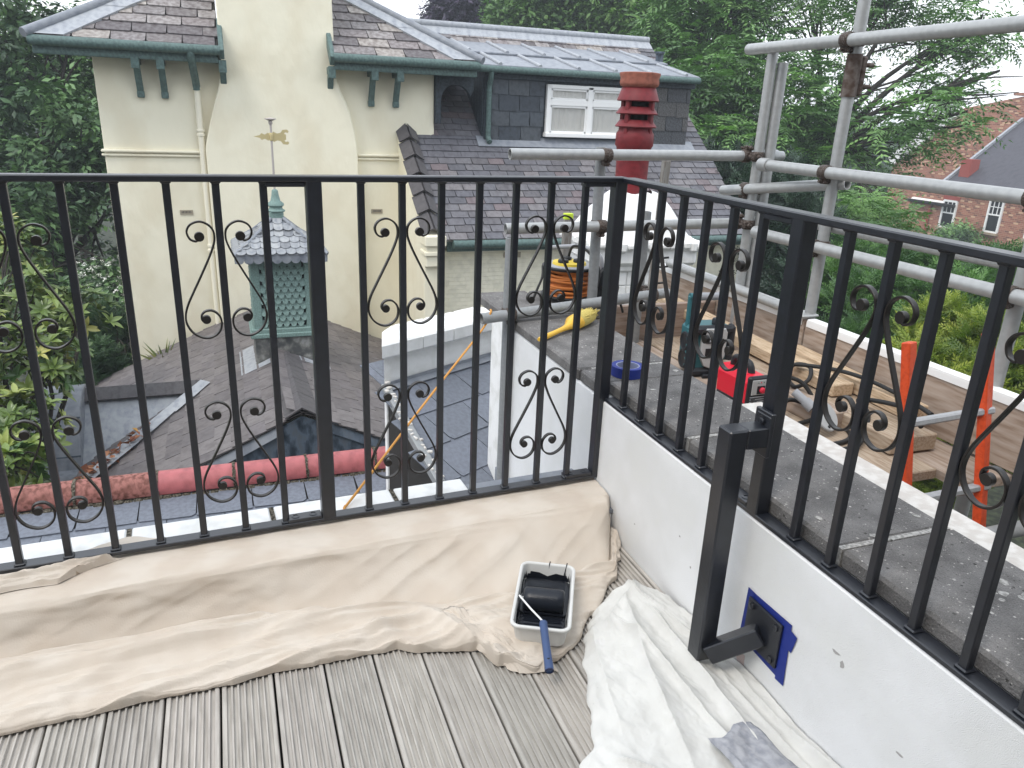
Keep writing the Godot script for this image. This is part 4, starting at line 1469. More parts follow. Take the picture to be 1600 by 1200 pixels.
	g.box(c + V(0, 0.36, 0), V(0.125, 0.09, 0.125), 0.008)
	g.lathe(c + V(0, 0.40, 0), [Vector2(0.075, 0), Vector2(0.085, 0.012), Vector2(0.06, 0.03), Vector2(0.058, 0.045), Vector2(0.075, 0.06), Vector2(0.072, 0.078), Vector2(0.045, 0.10), Vector2(0.033, 0.15), Vector2(0.028, 0.19), Vector2(0.022, 0.2), Vector2(0.012, 0.205), Vector2(0, 0.205)], 16)
	part("finial", g, M.palegreen, o)
	g = G.new()
	g.tube([c + V(0, 0.58, 0), c + V(0, 1.20, 0)], 0.0105, 8)
	g.lathe(c + V(0, 1.17, 0), [Vector2(0.013, 0), Vector2(0.018, 0.01), Vector2(0.016, 0.03), Vector2(0.05, 0.045), Vector2(0.05, 0.052), Vector2(0, 0.06)], 12)
	part("vane_rod", g, M.rod, o)
	var vane := [Vector2(-0.155, 0.0), Vector2(-0.10, 0.012), Vector2(-0.085, 0.03), Vector2(-0.055, 0.018), Vector2(-0.03, 0.034), Vector2(0.0, 0.022), Vector2(0.02, 0.045), Vector2(0.05, 0.03), Vector2(0.08, 0.036), Vector2(0.10, 0.062), Vector2(0.14, 0.066), Vector2(0.155, 0.05), Vector2(0.143, 0.036), Vector2(0.123, 0.042), Vector2(0.112, 0.028), Vector2(0.128, 0.022), Vector2(0.128, -0.022), Vector2(0.112, -0.028), Vector2(0.123, -0.042), Vector2(0.143, -0.036), Vector2(0.155, -0.05), Vector2(0.14, -0.066), Vector2(0.10, -0.062), Vector2(0.08, -0.036), Vector2(0.05, -0.03), Vector2(0.02, -0.045), Vector2(0.0, -0.022), Vector2(-0.03, -0.034), Vector2(-0.055, -0.018), Vector2(-0.085, -0.03), Vector2(-0.10, -0.012)]
	g = G.new()
	g.prism(vane, Transform3D(Basis(), c + V(0, 1.065, -0.004)), 0.008)
	g.lathe(c + V(0, 1.03, 0), [Vector2(0.014, 0), Vector2(0.02, 0.015), Vector2(0.014, 0.03), Vector2(0.022, 0.05), Vector2(0.014, 0.07)], 10)
	part("vane_arrow", g, M.brass, o)
	o.position = new_base
	o.scale = Vector3.ONE * big

func lead_dormer() -> void:
	var o := thing("lead_dormer", "lead covered dormer with a curved parapet left of the brown slate roof", "dormer", V(-2.5, -3, -5.6))
	# the ridge runs out to the left; its near slope is lead
	var g := G.new()
	var ry := -1.475
	var zr := -6.05
	var xl := -2.62
	var yat := func(x: float) -> float: return RY - RS * (RX - x)
	var pts := PackedVector3Array()
	var cols := 26
	for j in 8:
		for i in cols:
			var t := float(i) / (cols - 1)
			var x := lerpf(xl, -1.35, t)
			var d := 1.35 * j / 7.0
			pts.append(V(x, ry - 0.03 - d * 0.58 + 0.004 * sin(x * 23.0 + j), zr + d * 0.80))
	g.grid(pts, cols, 8)
	part("lead_slope", g, M.leadpale, o)
	g = G.new()
	for s in [-1.0, 1.0]:
		var d := V(0, -0.5, s * 0.86)
		var a := V(xl - 0.02, ry + 0.02, zr)
		var b := V(-1.52, ry + 0.02, zr)
		var n := V(0, 0.86, s * 0.5)
		g.away([a, b, b + d * 0.17, a + d * 0.17], V(-2, -9, zr))
		g.away([a + d * 0.17, b + d * 0.17, b + d * 0.17 - n * 0.02, a + d * 0.17 - n * 0.02], V(-2, ry, zr))
	part("ridge_capping", g, M.ridgetile, o)
	# valley flashing along the foot of the lead slope
	g = G.new()
	var va := V(-1.50, 0, -5.95)
	var vb := V(-2.48, 0, -4.85)
	for k in 6:
		var a := va.lerp(vb, k / 6.0)
		var b := va.lerp(vb, (k + 1.05) / 6.0)
		a.y = yat.call(a.x) + 0.035
		b.y = yat.call(b.x) + 0.035
		var sd := V(0.75, 0.75 * RS, 0.66).normalized()
		var h := 0.004 * k
		g.away([a - sd * 0.05 + V(0, 0.05 + h, 0), b - sd * 0.05 + V(0, 0.05 + h, 0), b + sd * rnd(0.07, 0.10) + V(0, h, 0), a + sd * rnd(0.07, 0.10) + V(0, h, 0)], V(-2, -9, -5.4))
	part("valley_flashing", g, M.leadpale, o)
	# curved parapet at the outer end: a bent outline along z and y, thick along x
	var prof := []
	for q in spline([Vector2(6.35, -1.70), Vector2(6.25, -1.50), Vector2(6.05, -1.42), Vector2(5.85, -1.45), Vector2(5.62, -1.56), Vector2(5.44, -1.72), Vector2(5.33, -1.90), Vector2(5.28, -2.08)], 4): prof.append(q)
	prof.append(Vector2(5.28, -3.4)); prof.append(Vector2(6.35, -3.4))
	g = G.new()
	g.prism(prof, Transform3D(Basis(V(0, 0, -1), V(0, 1, 0), V(1, 0, 0)), V(-3.02, 0, 0)), 0.40, 0.01)
	part("lead_parapet", g, M.lead, o)
	for q in [[5.58, -1.585, 0.75], [5.345, -1.885, 1.12]]:
		g = G.new()
		g.box(V(-2.82, q[1], -q[0] + 0.004), V(0.405, 0.016, 0.012), 0.003, Basis(V(1, 0, 0), -q[2] + 0.5))
		part("lead_seam", g, M.leaddark, o)
	g = G.new()
	g.box(V(-2.84, -2.16, -5.22), V(0.50, 0.16, 0.34), 0.02)
	g.box(V(-2.84, -2.05, -5.26), V(0.44, 0.10, 0.24), 0.03)
	g.box(V(-2.82, -2.38, -5.26), V(0.40, 0.30, 0.26), 0.01)
	part("lead_plinth", g, M.lead, o)
	# dead leaves in the valley
	var leaf := []
	for k in 5:
		var lg := G.new()
		var l := rnd(0.06, 0.11)
		var cw := rnd(0.3, 0.45)
		for s in [-1.0, 1.0]:
			var cu := rnd(0.01, 0.03)
			lg.tri(V(0, 0, 0), V(l * 0.45, cu, s * l * cw), V(l * 0.5, 0, 0))
			lg.tri(V(l * 0.5, 0, 0), V(l * 0.45, cu, s * l * cw), V(l, 0.01, 0))
		leaf.append(lg)
	var cm := [mat(lin(0.30, 0.12, 0.06), 0.7), mat(lin(0.42, 0.20, 0.11), 0.7), mat(lin(0.22, 0.085, 0.05), 0.7), mat(lin(0.60, 0.34, 0.09), 0.6)]
	var heap := G.new()
	var bits := thing("dead_leaves", "brown and yellow dead leaves caught in the lead valley", "leaves", V(-2.2, -1.8, -5.2))
	for i in 90:
		var t := pow(rng.randf(), 0.8)
		var p := V(-2.03, 0, -5.35).lerp(V(-2.56, 0, -4.78), t)
		p += V(0.75, 0, 0.66) * rnd(-0.055, 0.055)
		p.y = yat.call(p.x) + rnd(0.045, 0.10)
		var big := 1.5 if i % 11 == 0 else 1.0
		var b := Basis(V(0, 1, 0), rnd(0, TAU)) * Basis(V(0, 0, 1), rnd(-0.7, 0.7)) * Basis(V(1, 0, 0), rnd(-0.9, 0.9))
		var lm: G = leaf[i % 5]
		var k := 3 if i % 13 == 0 else i % 3
		put("dead_leaf", lm.mesh(), cm[k], bits, Transform3D(b.scaled(Vector3.ONE * big), p))

func stack() -> void:
	var o := thing("chimney_stack", "white painted chimney stack with one tall dark red louvred chimney pot", "chimney", V(1.4, -1, -2.4))
	# a square stack seen corner-on with stepped courses
	var c := V(1.385, 0, -2.42)
	var b := Basis(Vector3.UP, -0.10)
	var g := G.new()
	g.box(c + V(0, -0.35, 0), V(0.60, 1.62, 0.52), 0.015, b)
	var body := part("stack", g, M.whitewash, o)
	g = G.new()
	for k in 5: # painted brick courses standing a little proud
		for s in 3:
			g.box(c + b * V(-0.20 + s * 0.2, 0.04 + k * 0.105, 0.262), V(0.192, 0.097, 0.012 + rnd(0, 0.006)), 0.004, b)
		for s in 2:
			g.box(c + b * V(-0.302, 0.04 + k * 0.105, -0.13 + s * 0.26), V(0.012 + rnd(0, 0.006), 0.097, 0.25), 0.004, b)
	part("brick_courses", g, M.whitewash, o)
	g = G.new()
	g.box(c + V(0, 0.505, 0), V(0.72, 0.13, 0.64), 0.02, b)
	g.box(c + V(0, 0.425, 0), V(0.66, 0.06, 0.58), 0.012, b)
	part("corbel", g, M.whitewash, o)
	g = G.new()
	var drip := []
	for i in 60:
		var t := i / 60.0
		var s := int(t * 4.0)
		var f := t * 4.0 - s
		var q: Vector3 = [V(-0.36 + 0.72 * f, 0, 0.32), V(0.36, 0, 0.32 - 0.64 * f), V(0.36 - 0.72 * f, 0, -0.32), V(-0.36, 0, -0.32 + 0.64 * f)][s]
		g.box(c + b * (q * 1.01) + V(0, 0.572 + rnd(-0.012, 0.004), 0), V(0.06, 0.06 + rnd(-0.015, 0.02), 0.06), 0.018, b)
	# flaunching: a soft mound round the pot
	var pts := PackedVector3Array()
	var rows := 9
	var cols := 33
	for j in rows:
		var t := float(j) / (rows - 1)
		for i in cols:
			var a := -TAU * i / (cols - 1)
			var sq := 1.0 / maxf(absf(cos(a)), absf(sin(a)))
			var k := lerpf(minf(sq, 1.25), 1.0, pow(t, 0.7))
			var r := lerpf(0.37, 0.13, t)
			var hgt := 0.575 + 0.30 * (1.0 - pow(1.0 - t, 1.7)) + 0.008 * sin(a * 5.0 + j)
			pts.append(c + b * V(cos(a) * r * k, hgt, sin(a) * r * k * 0.9))
	g.grid(pts, cols, rows, true)
	part("flaunching", g, M.whitewash, o)
	# the pot
	var pc := c + V(-0.02, 0.85, 0)
	g = G.new()
	g.lathe(pc, [Vector2(0.112, -0.1), Vector2(0.110, 0.0), Vector2(0.104, 0.12), Vector2(0.106, 0.24), Vector2(0.112, 0.30), Vector2(0.122, 0.315), Vector2(0.121, 0.385), Vector2(0.108, 0.405), Vector2(0.104, 0.45)], 28)
	var pot := part("chimney_pot", g, M.pot, o)
	g = G.new()
	g.lathe(pc + V(0, 0.40, 0), [Vector2(0.078, 0.0), Vector2(0.078, 0.26)], 20)
	part("flue", g, M.dark, pot)
	for k in 3: # louvre skirts
		g = G.new()
		var y := 0.405 + k * 0.078
		var hi := 0.10 if k == 2 else 0.062
		g.lathe(pc + V(0, y, 0), [Vector2(0.092, 0.028), Vector2(0.128, 0.020), Vector2(0.133, 0.026), Vector2(0.107, hi), Vector2(0.100, hi + 0.004)], 28)
		part("louvre", g, M.pot, pot)
	for k in 4:
		g = G.new()
		var a := 0.5 + k * PI * 0.5
		g.box(pc + V(cos(a) * 0.104, 0.50, -sin(a) * 0.104), V(0.03, 0.24, 0.03), 0.004, Basis(Vector3.UP, a))
		part("strut", g, M.pot, pot)
	g = G.new()
	g.lathe(pc + V(0, 0.66, 0), [Vector2(0.095, 0.0), Vector2(0.118, 0.012), Vector2(0.124, 0.03), Vector2(0.120, 0.055), Vector2(0.128, 0.075), Vector2(0.128, 0.088), Vector2(0.105, 0.092), Vector2(0.092, 0.06), Vector2(0.088, -0.05)], 28)
	part("rim", g, M.terracotta, pot)

func coupler(o: Node3D, p: Vector3, da: Vector3, db: Vector3, off: Vector3) -> void: # holds tube a at p and tube b at p + off
	var g := G.new()
	for q in [[p, da], [p + off, db]]:
		var y: Vector3 = q[1].normalized()
		var x := y.cross(V(0.3, 0.5, 0.8)).normalized()
		g.lathe(q[0] - y * 0.022, [Vector2(0.025, 0), Vector2(0.0295, 0.003), Vector2(0.0305, 0.012), Vector2(0.0305, 0.032), Vector2(0.0295, 0.041), Vector2(0.025, 0.044)], 14, Basis(x, y, x.cross(y)))
		var s := off.normalized().cross(y).normalized()
		var e: Vector3 = q[0] + s * 0.036
		g.box(e, V(0.022, 0.022, 0.03), 0.004, Basis(s, off.normalized(), s.cross(off.normalized())))
		g.tube([e - off.normalized() * 0.028, e + off.normalized() * 0.034], 0.0065, 6)
		g.lathe(e + off.normalized() * 0.016, [Vector2(0.012, 0), Vector2(0.012, 0.011), Vector2(0, 0.011)], 6, Basis(s, off.normalized(), s.cross(off.normalized())))
	g.box(p + off * 0.5, V(0.034, 0.03, 0.03), 0.006)
	part("coupler", g, M.clamp, o)

func pole(o: Node3D, a: Vector3, b: Vector3, m: Material, r := 0.0242, label := "") -> void:
	var g := G.new()
	g.tube([a, b], r, 18, false)
	var d := (b - a).normalized()
	var x := d.cross(V(0.3, 0.5, 0.8)).normalized()
	for e in [[a, -d], [b, d]]: # open ends with the wall of the tube
		var bs := Basis(x, e[1], x.cross(e[1]))
		g.lathe(e[0] - e[1] * 0.001, [Vector2(r, 0), Vector2(r - 0.001, 0.002), Vector2(r - 0.0042, 0.002), Vector2(r - 0.0045, -0.09), Vector2(0, -0.09)], 18, bs, 0.95)
	part("scaffold_tube", g, m, o, label)

func scaffold() -> void:
	var o := thing("scaffold", "galvanised tube scaffold with toe boards outside the parapet wall", "scaffold", V(1.2, 0, -0.5))
	var X := V(1, 0, 0)
	var Y := V(0, 1, 0)
	var Z := V(0, 0, 1)
	pole(o, V(0.0, 1.177, -1.0), V(1.40, 1.192, -1.0), M.galv)
	pole(o, V(-0.008, 0.863, -1.0), V(1.34, 0.876, -1.0), M.galv)
	pole(o, V(0.462, 0.478, -1.05), V(0.452, 1.21, -1.05), M.galvold)
	pole(o, V(0.712, -0.3, -1.05), V(0.712, 0.925, -1.05), M.galvold)
	pole(o, V(-0.030, -0.34, -0.875), V(-0.026, 0.845, -0.875), M.galvold, 0.0242, "short upright standing against the end of the white wall")
	pole(o, V(-0.165, 0.512, -0.825), V(0.80, 0.560, -0.93), M.galvold, 0.0242, "tube lying low over the coping with a battered open end")
	pole(o, V(1.215, -4.0, -0.95), V(1.225, 1.655, -0.95), M.galv)
	pole(o, V(1.262, -4.0, -0.93), V(1.272, 1.60, -0.93), M.galv)
	pole(o, V(1.25, -4.0, -0.455), V(1.25, 3.2, -0.47), M.galv)
	pole(o, V(1.25, -4.0, 0.455), V(1.25, 2.2, 0.455), M.galv)
	pole(o, V(1.20, 1.660, -1.10), V(1.20, 1.672, 1.6), M.galv)
	pole(o, V(1.20, 1.160, -0.86), V(1.20, 1.160, 1.6), M.galv)
	pole(o, V(1.20, 0.853, -0.82), V(1.20, 0.858, 1.6), M.galv)
	pole(o, V(1.302, 0.930, -0.95), V(1.302, 0.935, 0.34), M.galv)
	pole(o, V(1.17, 1.018, -1.12), V(1.285, 1.118, -0.42), M.galv)
	pole(o, V(1.18, 0.572, -1.55), V(1.18, 0.565, -0.52), M.galv)
	pole(o, V(0.60, 0.215, 0.80), V(1.5, 0.215, 0.80), M.galvold)
	pole(o, V(0.62, 0.225, -0.92), V(1.4, 0.225, -0.92), M.galvold)
	# pale sleeves where the rails start, a rusty one on the tall upright
	var g := G.new()
	g.tube([V(1.275, 1.190, -1.0), V(1.365, 1.191, -1.0)], 0.031, 18)
	g.tube([V(1.20, 1.160, -0.89), V(1.20, 1.160, -0.83)], 0.030, 18)
	g.tube([V(1.255, 0.875, -1.0), V(1.345, 0.876, -1.0)], 0.031, 18)
	g.tube([V(1.20, 0.853, -0.86), V(1.20, 0.853, -0.79)], 0.030, 18)
	part("sleeve", g, M.galv, o)
	g = G.new()
	g.tube([V(1.25, 1.455, -0.466), V(1.25, 1.615, -0.466)], 0.0305, 18)
	g.box(V(1.285, 1.535, -0.455), V(0.03, 0.15, 0.03), 0.008)
	g.tube([V(1.27, 1.575, -0.455), V(1.335, 1.578, -0.45)], 0.009, 8)
	g.tube([V(1.27, 1.495, -0.455), V(1.335, 1.497, -0.45)], 0.009, 8)
	part("sleeve", g, M.rust, o, "rusty sleeve on the tallest upright")
	coupler(o, V(0.456, 1.18, -1.0), X, Y, V(0, 0, -0.05))
	coupler(o, V(0.458, 0.867, -1.0), X, Y, V(0, 0, -0.05))
	coupler(o, V(1.19, 1.19, -1.0), X, Y, V(0.03, 0, 0.05))
	coupler(o, V(1.20, 1.16, -0.465), Z, Y, V(0.05, 0, 0))
	coupler(o, V(1.20, 1.664, -0.467), Z, Y, V(0.05, 0, 0))
	coupler(o, V(1.20, 0.855, -0.462), Z, Y, V(0.05, 0, 0))
	coupler(o, V(1.20, 0.858, 0.455), Z, Y, V(0.05, 0, 0))
	coupler(o, V(1.20, 1.16, 0.455), Z, Y, V(0.05, 0, 0))
	coupler(o, V(-0.028, 0.519, -0.84), X, Y, V(0, 0.0, -0.035))
	coupler(o, V(0.712, 0.555, -0.92), X, Y, V(0, 0, -0.13))
	coupler(o, V(1.20, 1.04, -0.98), Z, Y, V(0.06, 0, 0.03))
	coupler(o, V(1.19, 0.875, -1.0), X, Y, V(0.03, 0, 0.05))
	# wooden upright and batten behind, with metal prongs
	g = G.new()
	g.bar(V(1.06, 0.0, -1.52), V(1.075, 1.13, -1.52), 0.042, 0.03, X, 0.003)
	part("batten", g, M.greypost, o)
	g = G.new()
	for y in [0.47, 0.56, 0.61]: g.tube([V(1.07, y, -1.50), V(1.13, y + 0.008, -1.48)], 0.006, 6)
	part("prong", g, M.black, o)
	g = G.new()
	g.bar(V(0.60, 0.2, -1.70), V(0.605, 0.80, -1.70), 0.05, 0.03, X, 0.003)
	part("batten", g, M.greypost, o)
	g = G.new()
	g.bar(V(0.605, 0.8, -1.70), V(0.6053, 0.833, -1.70), 0.0505, 0.0305, X, 0.003)
	part("batten_tip", g, mat(lin(0.55, 0.72, 0.05), 0.6), o, "lime green painted tip")
	# toe boards
	for s in [[-1.7, -0.44], [-0.43, 1.5]]:
		g = G.new()
		g.box(V(1.222, 0.415, (s[0] + s[1]) * 0.5), V(0.036, 0.235, s[1] - s[0]), 0.003)
		part("toe_board", g, M.toe, o)
		g = G.new()
		g.box(V(1.222, 0.5375, (s[0] + s[1]) * 0.5), V(0.046, 0.011, s[1] - s[0] - 0.02), 0.003)
		g.box(V(1.2005, 0.522, (s[0] + s[1]) * 0.5), V(0.004, 0.026, s[1] - s[0] - 0.02), 0.001)
		part("board_edging", g, M.white, o)
	g = G.new()
	g.box(V(0.85, 0.345, -1.115), V(0.70, 0.225, 0.036), 0.003)
	part("toe_board", g, M.toex, o)
	g = G.new()
	g.tube(spline([V(1.19, 0.56, -0.50), V(1.19, 0.51, -0.49), V(1.20, 0.50, -0.475), V(1.215, 0.545, -0.46)], 4), 0.008, 6)
	g.box(V(1.222, 0.552, -0.47), V(0.09, 0.012, 0.09), 0.004)
	part("board_clip", g, M.galv, o)
	for k in 3:
		g = G.new()
		var x := 0.66 + k * 0.228
		var z1: float = [0.30, 0.52, 0.62][k]
		g.box(V(x, 0.268 + 0.003 * (k % 2), (-1.08 + z1) * 0.5), V(0.218, 0.037, z1 + 1.08), 0.004)
		part("deck_board", g, M.toe if k != 1 else M.timberold, o)
	# loose timbers on the boards
	var tl := [["long pale new timber lying across the scaffold boards behind the radio", V(1.075, 0.405, -1.45), V(1.035, 0.385, 0.02), 0.10, 0.05, M.timber],
		["short pale timber on top of the stack beside the toe board", V(1.145, 0.400, -0.42), V(1.125, 0.385, 0.30), 0.075, 0.06, M.timber],
		["weathered brown plank under the pale timbers", V(1.04, 0.325, -0.62), V(1.01, 0.325, 0.40), 0.20, 0.06, M.timberold],
		["short brown offcut lying nearest the cables", V(0.86, 0.325, -0.52), V(0.90, 0.325, 0.16), 0.09, 0.07, M.toe]]
	for t in tl:
		g = G.new()
		g.bar(t[1], t[2], t[3], t[4], X, 0.004)
		single("timber", g, t[5], t[0], "timber", t[1].lerp(t[2], 0.5), "timbers lying on the scaffold boards")
	# ladder
	var l := thing("ladder", "orange ladder with grey rungs rising through the scaffold boards", "ladder", V(0.85, -0.4, 0.85))
	var tops := [V(0.655, 0.775, 0.60), V(0.962, 0.785, 0.60)]
	var dn := V(0.028, -1.0, 0.20)
	for k in 2:
		g = G.new()
		var p: Vector3 = tops[k]
		var q: Vector3 = p + dn * 1.6
		g.bar(q, p, 0.044, 0.026, V(0.93, 0, -0.3).normalized(), 0.003)
		part("stile", g, M.orange, l)
	for k in 5:
		var t := 0.235 + 0.235 * k
		var a: Vector3 = tops[0] + dn * t
		var b: Vector3 = tops[1] + dn * t
		g = G.new()
		g.bar(a - (b - a) * 0.02, b + (b - a) * 0.10, 0.022, 0.03, dn.normalized(), 0.005)
		part("rung", g, M.alu, l)

func cloths() -> void:
	# the beige sheet over the low wall; its cross section changes along the wall
	var nz := FastNoiseLite.new()
	nz.seed = 4; nz.frequency = 1.0; nz.fractal_octaves = 3
	var rg := FastNoiseLite.new()
	rg.seed = 9; rg.frequency = 1.0; rg.fractal_type = FastNoiseLite.FRACTAL_RIDGED; rg.fractal_octaves = 2
	var foot := [[-2.6, 0.235], [-1.75, 0.24], [-1.34, 0.231], [-1.2, 0.235], [-1.1, 0.27], [-0.9, 0.31], [-0.76, 0.32], [-0.58, 0.36], [-0.4, 0.38], [-0.12, 0.33], [0.02, 0.12]]
	var edge := [[-2.6, 0.48], [-1.72, 0.472], [-1.49, 0.470], [-1.22, 0.480], [-1.145, 0.466], [-1.02, 0.480], [-0.906, 0.488], [-0.823, 0.494], [-0.76, 0.528], [-0.62, 0.565], [-0.588, 0.640], [-0.50, 0.692], [-0.44, 0.672], [-0.374, 0.645], [-0.25, 0.53], [-0.122, 0.412], [-0.05, 0.315], [-0.02, 0.255], [0.004, 0.225]]
	var w := 440
	var h := 150
	# creases on the deck: from x to x, their distance from the wall there, height, width
	var creases := [[-2.6, -0.95, 0.435, 0.428, 0.010, 0.020], [-1.62, -1.28, 0.372, 0.395, 0.008, 0.012], [-1.22, -0.62, 0.448, 0.405, 0.014, 0.020], [-1.10, -0.64, 0.462, 0.452, 0.013, 0.016], [-1.02, -0.60, 0.472, 0.505, 0.010, 0.014], [-0.98, -0.66, 0.36, 0.378, 0.012, 0.022], [-0.55, -0.22, 0.43, 0.40, 0.008, 0.02], [-2.4, -1.75, 0.36, 0.38, 0.012, 0.02], [-0.50, -0.06, 0.50, 0.30, 0.010, 0.03]]
	var pts := PackedVector3Array()
	for j in h:
		var v := float(j) / (h - 1)
		for i in w:
			var x := lerpf(-2.6, -0.004, float(i) / (w - 1))
			var ze := lerp_table(edge, x) + 0.008 * nz.get_noise_2d(x * 5.0, 3.0) + 0.005 * nz.get_noise_2d(x * 17.0, 8.0)
			var zf := minf(lerp_table(foot, x), ze - 0.03)
			var zt := minf(0.168 + 0.006 * nz.get_noise_2d(x * 2.5, 9.0), zf - 0.02)
			var back := -0.012 - 0.085 * clampf(1.0 - absf(x + 1.50) / 0.22, 0, 1)
			var sl := clampf((x + 0.95) / 0.5, 0, 1) # further right the cloth slopes more gently
			var y0 := 0.136
			var cr := lerpf(0.040, 0.022, clampf((x + 0.95) / 0.25, 0, 1)) # height of the roll that lies against the foot
			var P := [Vector2(back, y0 + 0.002), Vector2(back * 0.5 + 0.06, y0 - 0.001), Vector2(zt - 0.022, y0 + 0.001), Vector2(zt + 0.002, y0 - 0.007), Vector2(lerpf(zt + 0.012, lerpf(zt, zf, 0.32), sl), 0.102), Vector2(lerpf(lerpf(zt, zf, 0.50), lerpf(zt, zf, 0.72), sl), lerpf(0.052, 0.052, sl)), Vector2(zf - 0.002, lerpf(0.010, 0.018, sl)), Vector2(zf + 0.005, cr * 0.70), Vector2(zf + 0.024, cr * 1.12), Vector2(zf + 0.052, cr), Vector2(lerpf(zf + 0.04, ze, 0.45), 0.027), Vector2(ze - 0.018, 0.020), Vector2(ze - 0.002, 0.012), Vector2(ze - 0.001, 0.003)]
			var t := v * (P.size() - 1)
			var k := mini(int(t), P.size() - 2)
			var q: Vector2 = P[k].cubic_interpolate(P[k + 1], P[maxi(k - 1, 0)], P[mini(k + 2, P.size() - 1)], t - k)
			var flat := clampf((v - 0.45) / 0.15, 0, 1) * clampf((1.0 - v) / 0.06, 0, 1)
			var face := clampf((v - 0.2) / 0.1, 0, 1) * clampf((0.62 - v) / 0.1, 0, 1)
			# long folds that run along the wall, with cross folds towards the right
			var fold := maxf(0.0, rg.get_noise_2d(x * 1.3 + 1.0, q.x * 11.0 + x * 0.9) - 0.15)
			q.y += flat * (0.018 * fold + 0.010 * nz.get_noise_2d(x * 2.5, q.x * 7.0) + 0.002 * nz.get_noise_2d(x * 12.0, q.x * 22.0))
			q.x += face * (0.012 * nz.get_noise_2d(x * 3.2, q.y * 7.0 + 5.0) + 0.016 * maxf(0.0, rg.get_noise_2d(x * 2.2 - q.y * 6.0, 2.0)) * (0.4 + sl))
			q.y += (1.0 - face) * (1.0 - flat) * 0.002 * nz.get_noise_2d(x * 9.0, q.x * 20.0)
			q.y += flat * 0.0018 * maxf(0.0, rg.get_noise_2d(x * 5.0 + q.x * 7.0, q.x * 26.0) - 0.1)
			if flat > 0.0:
				for c in creases:
					if x > c[0] and x < c[1]:
						var k2: float = (x - c[0]) / (c[1] - c[0])
						var dd: float = q.x - lerpf(c[2], c[3], k2) - 0.012 * nz.get_noise_2d(x * 2.5, c[2] * 40.0)
						q.y += flat * c[4] * exp(-absf(dd) / (c[5] if dd > 0.0 else c[5] * 0.3)) * clampf(minf(k2, 1.0 - k2) * 5.0, 0, 1)
			if v < 0.25: q.y += 0.004 * maxf(0.0, rg.get_noise_2d(x * 2.0, q.x * 14.0))
			# a diagonal crease where the sheet is rucked in front of the tray
			var cx := -0.70 + (q.x - 0.42) * 0.55
			var dist := (x - cx)
			if q.x > 0.36:
				var a := clampf((q.x - 0.36) / 0.08, 0, 1) * clampf((1.0 - v) / 0.05, 0, 1)
				q.y += a * 0.030 * exp(-pow(dist / 0.035, 2.0)) * (1.0 if dist < 0 else 0.8)
				q.y += a * 0.014 * exp(-pow((dist + 0.16) / 0.03, 2.0)) + a * 0.010 * exp(-pow((dist - 0.10) / 0.04, 2.0))
			# the long lifted roll left of the middle
			var rz := 0.305 + 0.06 * clampf((x + 1.25) / 0.3, 0, 1) + 0.004 * sin(x * 9.0)
			if x < -0.75: q.y += clampf((-0.75 - x) / 0.2, 0, 1) * 0.016 * exp(-pow((q.x - rz) / 0.028, 2.0)) * flat
			q.y = maxf(q.y, 0.003)
			pts.append(V(x, q.y, q.x - x * 0.0488))
	var sh := thing("dust_sheet", "beige cotton dust sheet draped over the low wall and onto the deck", "dust sheet", V(-1.2, 0, 0.35), "dust sheets")
	var g := G.new()
	g.grid(pts, w, h)
	part("sheet", g, M.beige, sh)
	# the corner that is bunched up on top of the wall at the left
	pts = PackedVector3Array()
	w = 70
	h = 40
	for j in h:
		var v := float(j) / (h - 1)
		for i in w:
			var u := float(i) / (w - 1)
			var x := -2.15 + u * 0.56 + 0.10 * (1.0 - v) * u
			var z := lerpf(0.02, 0.155 - 0.035 * absf(sin(u * 7.0)) - 0.075 * pow(u, 3.0), v)
			var y := 0.142 + 0.016 * (1.0 - pow(absf(2.0 * v - 1.0), 3.0)) + 0.014 * maxf(0.0, sin(v * 9.0 + u * 6.0 + 1.5 * nz.get_noise_2d(u * 4.0, v * 3.0))) * (1.0 - v * 0.3)
			y += 0.010 * maxf(0.0, nz.get_noise_2d(u * 7.0, v * 5.0))
			if v > 0.93 or u > 0.97: y = 0.1395
			pts.append(V(x, y, z - x * 0.0488))
	g = G.new()
	g.grid(pts, w, h)
	part("bunched_corner", g, M.beige, sh)
	# the ruck that lies folded by the tray
	pts = PackedVector3Array()
	w = 60
	h = 34
	for j in h:
		var v := float(j) / (h - 1)
		for i in w:
			var u := float(i) / (w - 1)
			var a := V(-0.70, 0, 0.44).lerp(V(-0.60, 0, 0.685), v)
			var b := V(-0.585, 0, 0.47).lerp(V(-0.44, 0, 0.745), v)
			var p := a.lerp(b, u)
			p.x += 0.012 * nz.get_noise_2d(u * 3.0, v * 4.0) + (0.03 * (1.0 - u) * pow(v, 2.0))
			p.z += 0.010 * sin(u * 5.0) * v
			p.y = 0.016 + 0.034 * pow(sin(PI * clampf(u * 1.05, 0, 1)), 0.6) * (1.0 - 0.55 * v) + 0.010 * sin(v * 11.0 + u * 4.0) * u * (1.0 - u) * 3.0 + 0.006 * nz.get_noise_2d(u * 6.0, v * 6.0)
			if j == 0: p.y = 0.012
			if j >= h - 3: p.y = lerpf(p.y, 0.003, float(j - h + 4) / 3.0)
			if i < 2 or i >= w - 2: p.y = minf(p.y, 0.012)
			pts.append(p)
	g = G.new()
	g.grid(pts, w, h)
	part("folded_ruck", g, M.beige, sh)
	# the white sheet heaped along the foot of the right wall
	var left := [[0.468, -0.13], [0.50, -0.20], [0.55, -0.265], [0.60, -0.30], [0.647, -0.335], [0.75, -0.38], [0.869, -0.425], [0.983, -0.465], [1.03, -0.525], [1.07, -0.56], [1.2, -0.59], [1.6, -0.66]]
	var right := [[0.468, -0.10], [0.485, -0.05], [0.52, -0.03], [0.56, -0.012], [0.66, -0.004], [1.6, -0.003]]
	pts = PackedVector3Array()
	w = 170
	h = 260
